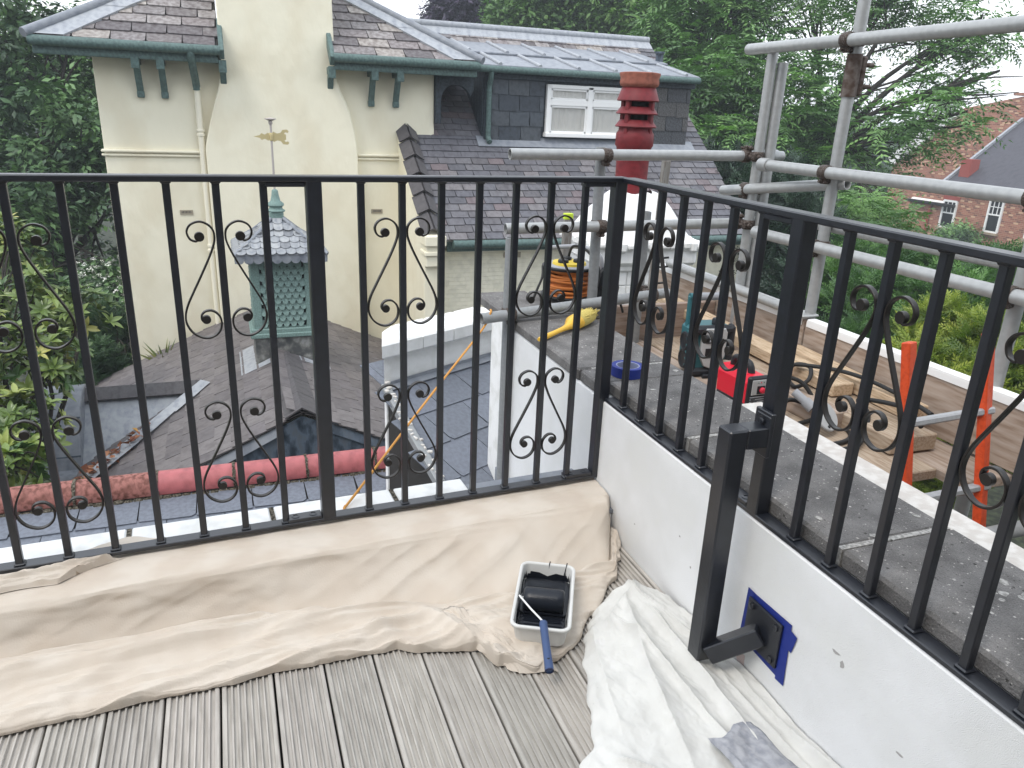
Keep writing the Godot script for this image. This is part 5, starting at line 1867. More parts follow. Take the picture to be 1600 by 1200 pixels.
	var folds := [[V(-0.12, 0, 0.47), V(-0.15, 0, 0.62), V(-0.02, 0, 0.82), 0.028, 0.022], [V(-0.16, 0, 0.55), V(-0.26, 0, 0.80), V(-0.30, 0, 1.15), 0.030, 0.03], [V(-0.24, 0, 0.60), V(-0.17, 0, 0.9), V(-0.19, 0, 1.25), 0.024, 0.018], [V(-0.13, 0, 0.60), V(-0.11, 0, 0.85), V(-0.14, 0, 1.2), 0.034, 0.022], [V(-0.03, 0, 0.80), V(-0.05, 0, 1.0), V(-0.012, 0, 1.3), 0.022, 0.016], [V(-0.06, 0, 0.74), V(-0.09, 0, 1.0), V(-0.05, 0, 1.25), 0.014, 0.012], [V(-0.30, 0, 0.62), V(-0.36, 0, 0.8), V(-0.40, 0, 1.0), 0.012, 0.02], [V(-0.08, 0, 0.50), V(-0.20, 0, 0.56), V(-0.28, 0, 0.66), 0.018, 0.016], [V(-0.46, 0, 1.05), V(-0.36, 0, 1.12), V(-0.22, 0, 1.3), 0.02, 0.02]]
	var lines := []
	for f in folds:
		var l := []
		for k in 13:
			var t := k / 12.0
			l.append(f[0].lerp(f[1], t).lerp(f[1].lerp(f[2], t), t))
		lines.append(l)
	for j in h:
		var v := float(j) / (h - 1)
		var z := lerpf(0.468, 1.6, pow(v, 1.15))
		var xl := lerp_table(left, z) + 0.006 * nz.get_noise_2d(z * 14.0, 1.0)
		var xr := lerp_table(right, z)
		for i in w:
			var u := float(i) / (w - 1)
			var x := lerpf(xl, xr, u)
			var rim := clampf(minf(u * (xr - xl) / 0.022, (z - 0.466) / 0.03), 0, 1)
			rim = sqrt(rim)
			var y := 0.016 + 0.026 * sin(PI * clampf(u, 0, 1)) * clampf((1.15 - z) / 0.5, 0.25, 1)
			for f in folds.size():
				var best := 9.0
				var at := 0.0
				var side := 0.0
				var l: Array = lines[f]
				for k in 12:
					var a: Vector3 = l[k]
					var b: Vector3 = l[k + 1]
					var e := b - a
					var t := clampf((V(x, 0, z) - a).dot(e) / e.length_squared(), 0, 1)
					var q := a + e * t
					var dd := V(x, 0, z).distance_to(q)
					if dd < best:
						best = dd; at = (k + t) / 12.0
						side = e.cross(V(x, 0, z) - a).y
				var wd: float = folds[f][4] * (0.7 + 0.6 * at)
				y += folds[f][3] * exp(-sqrt(best * best + 0.000016) / (wd * (1.1 if side > 0.0 else 0.38))) * clampf(minf(at, 1.0 - at) * 6.0 + 0.15, 0, 1) * 1.15
			y += 0.010 * nz.get_noise_2d(x * 6.0 + 4.0, z * 4.0) + 0.007 * maxf(0.0, rg.get_noise_2d(x * 7.0 - z * 2.0, z * 2.0)) + 0.0025 * nz.get_noise_2d(x * 26.0, z * 22.0)
			var up := clampf((u - 0.93) / 0.07, 0, 1) * clampf((z - 0.6) / 0.2, 0, 1)
			y = lerpf(0.003, y, rim) + up * 0.018
			pts.append(V(x, maxf(y, 0.003), z))
	g = G.new()
	g.grid(pts, w, h)
	single("dust_sheet", g, M.sheet, "white paint spotted dust sheet heaped along the foot of the white wall", "dust sheet", V(-0.25, 0, 0.9), "dust sheets")
	pts = PackedVector3Array()
	for j in 24:
		for i in 24:
			var u := i / 23.0
			var v := j / 23.0
			var x := -0.235 + u * 0.13 + 0.03 * v
			var z := 1.085 + v * 0.26 - u * 0.02 + 0.012 * sin(u * 6.0)
			pts.append(V(x, 0.052 + 0.010 * nz.get_noise_2d(u * 3.0, v * 3.0) + (0.012 if i > 0 and j > 0 and i < 23 else 0.0) - 0.012 * u, z))
	g = G.new()
	g.grid(pts, 24, 24)
	single("cloth_rag", g, M.rag, "grey stained rag lying on the white sheet by the wall", "rag", V(-0.16, 0.05, 1.2))

func near_things() -> void:
	# paint tray: a deep rectangular tub, tilted on the sheet
	var ax := V(0.137, 0, 0.069).normalized()
	var az := V(-0.46, 0, 0.89).normalized()
	az = (az - ax * az.dot(ax)).normalized()
	var tb := Basis(ax, Vector3.UP, az) * Basis(V(1, 0, 0), 0.02)
	var tc := V(-0.408, 0.030, 0.535)
	var T := Transform3D(tb, tc)
	var o := thing("paint_tray", "pale grey paint tray wet with black paint on the beige sheet", "paint tray", tc)
	# rounded rectangles, counter-clockwise from above
	var rr := func(hx: float, hz: float, r: float, y: float) -> PackedVector3Array:
		var a := PackedVector3Array()
		for k in 4:
			var cx: float = (hx - r) * [1, -1, -1, 1][k]
			var cz: float = (hz - r) * [-1, -1, 1, 1][k]
			for q in 6:
				var an := PI * 0.5 * k + PI * 0.5 * q / 5.0
				a.append(T * V(cx + cos(an) * r, y, cz - sin(an) * r))
		a.append(a[0])
		return a
	var lv := [rr.call(0.062, 0.128, 0.02, 0.0), rr.call(0.066, 0.132, 0.022, 0.004), rr.call(0.074, 0.144, 0.024, 0.058), rr.call(0.080, 0.150, 0.026, 0.060), rr.call(0.081, 0.151, 0.026, 0.066), rr.call(0.079, 0.149, 0.025, 0.069), rr.call(0.073, 0.143, 0.022, 0.069), rr.call(0.071, 0.141, 0.020, 0.064), rr.call(0.063, 0.132, 0.016, 0.012)]
	var p := PackedVector3Array()
	for l in lv: p.append_array(l)
	var g := G.new()
	g.grid(p, 25, lv.size(), true)
	part("tub", g, M.traygrey, o)
	g = G.new() # the floor with a ribbed ramp towards the near end
	p = PackedVector3Array()
	for j in 60:
		for i in 14:
			var u := i / 13.0 * 2.0 - 1.0
			var z := lerpf(-0.131, 0.133, j / 59.0)
			var y := 0.013 + clampf((z - 0.0) / 0.13, 0, 1) * 0.022
			if z > 0.02 and absf(u) < 0.86: y += 0.0022 * (1.0 if fposmod(z, 0.017) < 0.0085 else 0.0)
			p.append(T * V(u * 0.0635, y, z))
	g.grid(p, 14, 60)
	part("ribbed_floor", g, M.paint, o)
	g = G.new() # paint pool with a ragged edge up the sides
	p = PackedVector3Array()
	for j in 2:
		for i in 49:
			var a := TAU * i / 48.0
			var q := Vector2(cos(a), sin(a))
			var sq := 1.0 / maxf(absf(q.x) / 0.0655, absf(q.y) / 0.132)
			var r := minf(sq, 0.155) * (1.0 if j else 0.0)
			p.append(T * V(q.x * r, 0.0225 + (0.004 * j), -q.y * r * 0.62 - 0.045))
	g.grid(p, 49, 2, true)
	part("paint_pool", g, M.paint, o)
	g = G.new()
	var er := RandomNumberGenerator.new()
	er.seed = 12
	var inner := rr.call(0.0655, 0.1345, 0.017, 0.022) as PackedVector3Array
	p = PackedVector3Array()
	var cn := 97
	for j in 2:
		for i in cn:
			var t := float(i) / (cn - 1) * 24.0
			var k := mini(int(t), 23)
			var b: Vector3 = inner[k].lerp(inner[k + 1], t - k)
			var lz := (T.affine_inverse() * b).z
			var up := 0.0
			if j: up = 0.020 + er.randf_range(0.0, 0.012) + (0.010 if er.randf() < 0.1 else 0.0) - (0.012 if lz < -0.12 else 0.0)
			var c := T * V(0, 0, 0)
			var hor := V(b.x - c.x, 0, b.z - c.z)
			p.append(b + V(0, up, 0) + hor.normalized() * (up * 0.17 - 0.0012))
	g.grid(p, cn, 2, false)
	part("paint_smear", g, M.paint, o)
	g = G.new()
	for q in [[0.005, 0.0, 0.055], [0.055, 0.006, 0.03]]: # drips on the far wall of the tub
		var top: Vector3 = T * V(q[0], 0.0705, -0.150)
		g.tube([top + az * -0.004, T * V(q[0] - 0.001, 0.0695, -0.143), T * V(q[0] - 0.004, 0.07 - q[2] * 0.6, -0.1385), T * V(q[0] - 0.006, 0.07 - q[2], -0.135)], 0.0017, 6)
	part("paint_drip", g, M.paint, o)
	# roller
	var r := thing("paint_roller", "mini paint roller with a blue handle resting across the paint tray", "paint roller", V(-0.47, 0.05, 0.68))
	g = G.new()
	var rc := V(0, 0.052, 0.005)
	g.lathe(T * (rc - V(0.056, 0, 0)), [Vector2(0.0, 0), Vector2(0.026, 0.0), Vector2(0.031, 0.005), Vector2(0.032, 0.02), Vector2(0.032, 0.092), Vector2(0.031, 0.107), Vector2(0.026, 0.112), Vector2(0, 0.112)], 24, Basis(V(0, 1, 0), ax, V(0, 1, 0).cross(ax)))
	part("sleeve", g, M.sleeve, r)
	var hb := T * V(0.006, 0.074, 0.128)
	var he := V(-0.494, 0.058, 0.783)
	g = G.new()
	g.tube(spline([T * (rc + V(-0.050, 0, 0)), T * (rc + V(-0.062, 0.002, 0.0)), T * (rc + V(-0.066, 0.012, 0.010)), T * (rc + V(-0.064, 0.020, 0.024)), T * V(-0.03, 0.078, 0.085), hb, hb.lerp(he, 0.1)], 6), 0.0026, 8)
	part("wire_frame", g, M.white, r)
	g = G.new()
	var hd := (he - hb).normalized()
	g.sweep([hb, hb.lerp(he, 0.04), hb.lerp(he, 0.3), hb.lerp(he, 0.7), hb.lerp(he, 0.97), he], [Vector2(0.0095, -0.006), Vector2(0.0095, 0.006), Vector2(0.006, 0.0095), Vector2(-0.006, 0.0095), Vector2(-0.0095, 0.006), Vector2(-0.0095, -0.006), Vector2(-0.006, -0.0095), Vector2(0.006, -0.0095)], true, Vector3.UP, true, [0.85, 1.05, 1.0, 1.02, 1.12, 1.05])
	part("handle", g, M.bluehandle, r)
	g = G.new()
	var hx := hd.cross(V(0, 1, 0)).normalized()
	g.lathe(he - hd * 0.001, [Vector2(0.0115, 0), Vector2(0.0115, 0.003), Vector2(0.0095, 0.004), Vector2(0.0085, -0.006), Vector2(0, -0.006)], 16, Basis(hx, hd, hx.cross(hd)))
	part("end_cap", g, mat(lin(0.015, 0.02, 0.06), 0.35), r)
	g = G.new()
	g.lathe(hb.lerp(he, 0.82) + V(0, 0.0095, 0), [Vector2(0.0035, 0), Vector2(0.0035, 0.0012), Vector2(0, 0.0012)], 10)
	part("hang_hole", g, M.dark, r)
	# roll of tape on the coping
	var tp := V(0.140, 0.486, -0.085)
	o = thing("tape_roll", "roll of blue masking tape on the grey coping by the railing corner", "tape roll", tp)
	g = G.new()
	g.lathe(tp, [Vector2(0.0415, 0.001), Vector2(0.057, 0.0), Vector2(0.058, 0.001), Vector2(0.058, 0.035), Vector2(0.057, 0.036), Vector2(0.0415, 0.0355)], 40, Basis(), 0.95)
	part("tape", g, M.bluetape, o)
	g = G.new()
	g.lathe(tp, [Vector2(0.0415, 0.0355), Vector2(0.0385, 0.035), Vector2(0.0385, 0.001), Vector2(0.0415, 0.001)], 40, Basis(), 0.95)
	part("core", g, M.bluetapein, o)
	# yellow dusting brush
	o = thing("dusting_brush", "yellow handled masonry brush lying on the coping", "brush", V(0.16, 0.486, -0.68))
	var b0 := V(-0.02, 0.497, -0.525)
	var b1 := V(0.150, 0.507, -0.640)
	var b2 := V(0.215, 0.515, -0.690)
	var b3 := V(0.325, 0.520, -0.775)
	g = G.new()
	var bd := (b1 - b0).normalized()
	var pr := []
	for k in 12: pr.append(Vector2(cos(TAU * k / 12) * 0.014, sin(TAU * k / 12) * 0.010))
	g.sweep(spline([b0, b0.lerp(b1, 0.3), b0.lerp(b1, 0.7), b1, b1.lerp(b2, 0.5), b2], 4), pr, true, Vector3.UP, true, [0.7, 0.9, 1.0, 1.02, 1.0, 0.97, 0.92, 0.9, 0.9, 0.92, 0.98, 1.06, 1.2, 1.4, 1.65, 1.9, 2.3, 2.7, 3.0, 3.1, 3.1])
	part("handle", g, M.yellow, o)
	g = G.new()
	var path := []
	var tpv := []
	for k in 9:
		path.append(b2.lerp(b3, -0.05 + k / 8.0))
		tpv.append([3.0, 3.15, 3.25, 3.3, 3.3, 3.25, 3.1, 2.9, 2.3][k])
	pr = []
	for k in 14: pr.append(Vector2(cos(TAU * k / 14) * 0.0135, sin(TAU * k / 14) * 0.0095))
	g.sweep(path, pr, true, Vector3.UP, true, tpv)
	var side := (b3 - b2).normalized().cross(Vector3.UP).normalized()
	var fr := (b3 - b2).normalized()
	for k in 320: # bristle tufts
		var s := b2.lerp(b3, rnd(0.1, 0.98)) + side * rnd(-0.038, 0.038) + V(0, rnd(0.002, 0.022), 0)
		g.bar(s, s + fr * rnd(0.012, 0.03) + side * rnd(-0.006, 0.006) + V(0, rnd(-0.003, 0.006), 0), 0.003, 0.003, side)
	part("bristles", g, M.bristle, o)
	reel()
	radio()
	welder()
	cables()

func reel() -> void:
	var c := V(0.395, 0.490, -1.19)
	var o := thing("cable_reel", "cable reel wound with orange cable standing on the far coping", "cable reel", c)
	var g := G.new()
	for y in [0.012, 0.152]:
		g.lathe(c + V(0, y, 0), [Vector2(0, 0), Vector2(0.128, 0), Vector2(0.132, 0.003), Vector2(0.132, 0.011), Vector2(0.128, 0.014), Vector2(0.0, 0.014)], 36)
	g.lathe(c, [Vector2(0.07, 0.02), Vector2(0.07, 0.155)], 24)
	part("drum", g, M.black, o)
	g = G.new()
	g.lathe(c + V(0, 0.166, 0), [Vector2(0.118, 0), Vector2(0.114, 0.004), Vector2(0.08, 0.004)], 36)
	part("flange_rim", g, M.greyplastic, o)
	g = G.new()
	g.lathe(c + V(0, 0.167, 0), [Vector2(0.083, 0), Vector2(0.080, 0.014), Vector2(0.0, 0.016)], 30)
	part("socket_plate", g, M.reelyellow, o)
	for k in 3:
		var a := 0.6 + k * 2.1
		g = G.new()
		g.lathe(c + V(cos(a) * 0.045, 0.181, sin(a) * 0.045), [Vector2(0.026, 0), Vector2(0.026, 0.012), Vector2(0.022, 0.016), Vector2(0, 0.016)], 14)
		part("socket", g, M.black, o)
	g = G.new()
	for row in 8: # windings, a little uneven
		for lay in 2:
			var pts := []
			for k in 31:
				var a := TAU * k / 30.0
				pts.append(c + V(cos(a) * (0.098 + lay * 0.012 + 0.004 * sin(a * 2.0 + row)), 0.032 + row * 0.0155 + 0.007 * sin(a * 1.0 + row * 2.3 + lay * 2.0), sin(a) * (0.098 + lay * 0.012)))
			g.tube(pts, 0.0072, 6, false)
	part("cable", g, M.cableorange, o)
	g = G.new()
	g.tube(spline([c + V(0.02, 0.185, -0.06), c + V(0.03, 0.25, -0.03), c + V(0.07, 0.24, 0.04), c + V(0.10, 0.17, 0.12), c + V(0.085, 0.10, 0.15), c + V(0.06, 0.03, 0.15)], 6), 0.0065, 8)
	g.tube(spline([c + V(-0.13, 0.16, -0.02), c + V(-0.15, 0.12, 0.03), c + V(-0.19, 0.08, 0.08), c + V(-0.22, 0.03, 0.10)], 6), 0.006, 8)
	g.tube(spline([c + V(0.0, -0.003, 0.18), c + V(0.06, 0.004, 0.21), c + V(-0.03, 0.004, 0.26), c + V(-0.07, 0.004, 0.24), c + V(-0.05, 0.004, 0.21), c + V(0.10, 0.01, 0.22), c + V(0.16, 0.08, 0.18)], 6), 0.0065, 8)
	part("flex", g, M.rubber, o)
	g = G.new()
	g.tube(spline([c + V(0.155, -0.01, 0.02), c + V(0.165, 0.10, 0.02), c + V(0.165, 0.19, 0.01), c + V(0.14, 0.225, -0.04), c + V(0.08, 0.235, -0.10), c + V(-0.06, 0.225, -0.14)], 6), 0.011, 10)
	part("frame", g, M.greyplastic, o)
	# black plug transformer beside it
	c = V(0.625, 0.49, -1.21)
	o = thing("battery_charger", "black slotted battery charger standing between the cable reel and the railing post", "charger", V(0.60, 0.488, -1.22))
	c = V(0.590, 0.49, -1.16)
	g = G.new()
	var cp := [Vector2(-0.055, -0.06), Vector2(0.055, -0.06), Vector2(0.062, 0.0), Vector2(0.052, 0.07), Vector2(0.03, 0.092), Vector2(-0.02, 0.092), Vector2(-0.045, 0.06)]
	g.prism(cp, Transform3D(Basis(Vector3.UP, -0.2), c + V(0, 0.06, -0.04)), 0.09, 0.008)
	part("case", g, M.radioblack, o)
	for k in 4:
		g = G.new()
		g.box(c + V(-0.016 + k * 0.015, 0.105, 0.051 + 0.002 * k), V(0.006, 0.034, 0.004), 0.0, Basis(V(0, 0, 1), -0.15))
		part("vent_slot", g, M.greyplastic, o)
	g = G.new()
	g.tube(spline([c + V(-0.055, 0.07, 0.05), c + V(-0.01, 0.045, 0.10), c + V(0.02, -0.0, 0.12), c + V(0.05, -0.05, 0.10)], 6), 0.006, 8)
	part("flex", g, M.rubber, o)

func radio() -> void:
	var c := V(0.790, 0.288, -0.56)
	var b := Basis(Vector3.UP, -0.12).scaled(Vector3.ONE * 0.88)
	var o := thing("site_radio", "teal and black site radio with a tall handle on the scaffold boards", "radio", c)
	var g := G.new()
	g.box(c + b * V(0, 0.135, -0.01), V(0.215, 0.235, 0.15), 0.022, b)
	part("case", g, M.teal, o)
	g = G.new()
	for x in [-0.098, 0.098]:
		g.box(c + b * V(x, 0.13, 0.055), V(0.038, 0.262, 0.055), 0.014, b)
	g.box(c + b * V(0, 0.235, 0.06), V(0.215, 0.045, 0.045), 0.014, b)
	g.box(c + b * V(0, 0.022, 0.05), V(0.225, 0.044, 0.07), 0.014, b)
	g.tube([c + b * V(-0.05, 0.01, 0.10), c + b * V(0.05, 0.01, 0.10)], 0.010, 8)
	g.lathe(c + b * V(0.03, 0.255, 0.03), [Vector2(0.022, 0), Vector2(0.022, 0.02), Vector2(0.018, 0.026), Vector2(0, 0.026)], 14)
	part("bumper", g, M.radioblack, o)
	g = G.new()
	var f := [Vector2(-0.064, 0.105), Vector2(-0.045, 0.122), Vector2(0.055, 0.122), Vector2(0.068, 0.10), Vector2(0.066, -0.02), Vector2(0.045, -0.075), Vector2(0.0, -0.085), Vector2(-0.04, -0.07), Vector2(-0.066, -0.02)]
	g.prism(f, Transform3D(b, c + b * V(0.0, 0.125, 0.062)), 0.024, 0.004)
	part("face", g, M.radiogrey, o)
	g = G.new()
	g.box(c + b * V(0.0, 0.185, 0.087), V(0.095, 0.022, 0.004), 0.0, b)
	g.box(c + b * V(-0.005, 0.125, 0.087), V(0.075, 0.045, 0.004), 0.0, b)
	part("display", g, M.black, o)
	for k in 3:
		g = G.new()
		g.lathe(c + b * V(-0.026 + k * 0.026, 0.185, 0.089), [Vector2(0.006, 0), Vector2(0.005, 0.003), Vector2(0, 0.003)], 10, b * Basis(V(1, 0, 0), PI / 2))
		part("button", g, M.greyplastic, o)
	g = G.new()
	g.lathe(c + b * V(0.022, 0.085, 0.086), [Vector2(0.013, 0), Vector2(0.012, 0.007), Vector2(0, 0.007)], 16, b * Basis(V(1, 0, 0), PI / 2))
	part("dial", g, M.radioblack, o)
	for y in [0.07, 0.16]:
		g = G.new()
		g.lathe(c + b * V(-0.108, y, -0.01), [Vector2(0.05, 0), Vector2(0.048, 0.006), Vector2(0.04, 0.008), Vector2(0.036, 0.004), Vector2(0.0, 0.004)], 20, b * Basis(V(0, 0, 1), PI / 2))
		part("speaker", g, M.radioblack, o)
	for k in 6:
		g = G.new()
		g.box(c + b * V(-0.109, 0.045 + k * 0.034, 0.035), V(0.01, 0.014, 0.05), 0.003, b)
		part("rib", g, M.teal, o)
	g = G.new()
	for x in [-0.092, 0.092]:
		g = G.new()
		g.bar(c + b * V(x, 0.20, -0.03), c + b * V(x, 0.385, -0.035), 0.024, 0.02, b * V(1, 0, 0), 0.005)
		g.tube([c + b * V(x * 1.08, 0.38, -0.035), c + b * V(x * 0.65, 0.38, -0.035)], 0.016, 10)
		part("handle_post", g, M.teal, o)
	g = G.new()
	g.tube([c + b * V(-0.075, 0.38, -0.035), c + b * V(0.075, 0.38, -0.035)], 0.0175, 12)
	part("grip", g, M.greyplastic, o)
	var tm := TextMesh.new()
	tm.text = "makita"
	var sf := SystemFont.new()
	sf.font_names = PackedStringArray(["Droid Sans"])
	sf.font_weight = 700
	tm.font = sf
	tm.font_size = 32
	tm.pixel_size = 0.0006
	tm.depth = 0.001
	put("lettering", tm, M.black, o, Transform3D(b, c + b * V(0.0, 0.217, 0.0868)))

func welder() -> void:
	var c := V(0.742, 0.288, -0.21)
	var b := Basis(Vector3.UP, 0.02).scaled(Vector3.ONE * 0.72)
	var o := thing("welding_set", "red inverter welding set with a grey control panel behind the coping", "welder", c)
	var g := G.new()
	g.prism([Vector2(-0.062, 0.02), Vector2(0.062, 0.02), Vector2(0.066, 0.14), Vector2(0.046, 0.178), Vector2(-0.046, 0.178), Vector2(-0.066, 0.14)], Transform3D(b, c + b * V(0, 0, -0.15)), 0.27, 0.006)
	part("case", g, M.red, o)
	g = G.new()
	g.box(c + b * V(0, 0.10, 0.125), V(0.136, 0.165, 0.03), 0.01, b)
	g.box(c + b * V(0, 0.012, 0.0), V(0.13, 0.024, 0.28), 0.004, b)
	part("front_frame", g, M.radioblack, o)
	g = G.new()
	g.box(c + b * V(0, 0.122, 0.141), V(0.10, 0.085, 0.006), 0.002, b)
	part("control_panel", g, M.radiogrey, o)
	g = G.new()
	g.box(c + b * V(0.008, 0.108, 0.1445), V(0.05, 0.045, 0.002), 0.0, b)
	part("dial_plate", g, M.radioblack, o)
	g = G.new()
	g.lathe(c + b * V(0.015, 0.106, 0.145), [Vector2(0.017, 0), Vector2(0.016, 0.014), Vector2(0.013, 0.017), Vector2(0, 0.017)], 18, b * Basis(V(1, 0, 0), PI / 2))
	part("knob", g, M.knob, o)
	for k in 3:
		g = G.new()
		g.lathe(c + b * V(-0.012 + k * 0.018, 0.150, 0.144), [Vector2(0.004, 0), Vector2(0.003, 0.002), Vector2(0, 0.002)], 8, b * Basis(V(1, 0, 0), PI / 2))
		part("indicator", g, [M.palegreen, M.knob, M.green][k], o)
	for k in 4:
		g = G.new()
		g.box(c + b * V(0, 0.028 + k * 0.013, 0.141), V(0.11, 0.005, 0.006), 0.0, b)
		part("vent_slat", g, M.greyplastic, o)
	g = G.new()
	g.tube(spline([c + b * V(0, 0.175, -0.10), c + b * V(0, 0.225, -0.08), c + b * V(0, 0.225, 0.03), c + b * V(0, 0.175, 0.06)], 6), 0.014, 10)
	part("carrying_handle", g, M.radioblack, o)

func cables() -> void:
	var o := thing("welding_cables", "black welding cables in loose loops on the scaffold boards", "cables", V(0.85, 0.29, 0.1))
	var runs := [
		[V(0.76, 0.35, -0.12), V(0.83, 0.41, -0.10), V(0.90, 0.40, -0.06), V(0.93, 0.33, 0.0), V(0.86, 0.31, 0.08), V(0.76, 0.30, 0.10), V(0.70, 0.30, 0.18), V(0.74, 0.30, 0.27), V(0.86, 0.30, 0.26), V(0.93, 0.30, 0.17), V(0.90, 0.33, 0.05), V(0.80, 0.36, 0.0), V(0.72, 0.33, 0.06)],
		[V(0.72, 0.33, -0.12), V(0.70, 0.30, 0.02), V(0.67, 0.30, 0.10), V(0.66, 0.30, 0.20), V(0.70, 0.305, 0.30), V(0.78, 0.31, 0.34), V(0.88, 0.31, 0.30), V(0.97, 0.37, 0.22), V(1.02, 0.385, 0.12), V(1.04, 0.42, 0.30), V(1.0, 0.40, 0.42)],
		[V(0.93, 0.36, -0.18), V(0.97, 0.42, -0.20), V(1.0, 0.43, -0.14), V(0.95, 0.40, -0.08), V(0.90, 0.37, -0.10), V(0.93, 0.42, -0.20), V(1.02, 0.44, -0.10), V(1.08, 0.445, 0.05), V(1.10, 0.43, 0.25), V(1.06, 0.43, 0.40)],
		[V(0.645, 0.30, 0.05), V(0.66, 0.31, 0.14), V(0.69, 0.33, 0.20), V(0.72, 0.31, 0.24), V(0.70, 0.30, 0.28), V(0.64, 0.30, 0.25), V(0.62, 0.30, 0.17)]]
	for q in runs:
		var g := G.new()
		g.tube(spline(q, 8), 0.0085, 8)
		part("cable", g, M.rubber, o)
	var g := G.new()
	g.tube([V(0.80, 0.40, 0.02), V(0.82, 0.375, 0.06)], 0.016, 12)
	g.tube([V(0.82, 0.375, 0.06), V(0.835, 0.355, 0.09)], 0.021, 12)
	part("connector", g, M.greyplastic, o)
	# grey guard with a slot, leaning on the cables
	o = thing("grinder_guard", "pale grey round grinder guard lying among the black cables", "guard", V(0.82, 0.30, 0.19))
	g = G.new()
	var out := []
	for k in 24:
		out.append(Vector2(cos(TAU * k / 24.0) * 0.058, sin(TAU * k / 24.0) * 0.058))
	var gt := Transform3D(Basis(V(0.95, 0.0, -0.3).normalized(), V(0.2, 0.72, -0.66).normalized(), V(0.2, 0.72, -0.66).cross(V(0.95, 0, -0.3)).normalized() * -1.0).orthonormalized(), V(0.82, 0.355, 0.17))
	g.prism(out, gt, 0.012, 0.003)
	part("disc", g, M.radiogrey, o)
	g = G.new()
	var sl := spline([gt * V(-0.02, 0.035, 0.013), gt * V(0.0, 0.02, 0.013), gt * V(0.008, -0.005, 0.013), gt * V(0.0, -0.03, 0.013), gt * V(-0.022, -0.04, 0.013)], 4)
	g.tube(sl, 0.005, 6)
	part("slot", g, M.black, o)
	# the orange cord from the coping up to the low tube
	g = G.new()
	g.tube(spline([V(-0.87, 0.120, -0.045), V(-0.865, 0.1255, -0.06), V(-0.83, 0.140, -0.095), V(-0.50, 0.300, -0.46), V(-0.17, 0.470, -0.80), V(-0.13, 0.535, -0.815), V(-0.12, 0.545, -0.84)], 4), 0.0046, 8)
	single("orange_cord", g, M.orangecord, "orange cord stretched from the white coping up to the scaffold tube", "cord", V(-0.87, 0.12, -0.05))

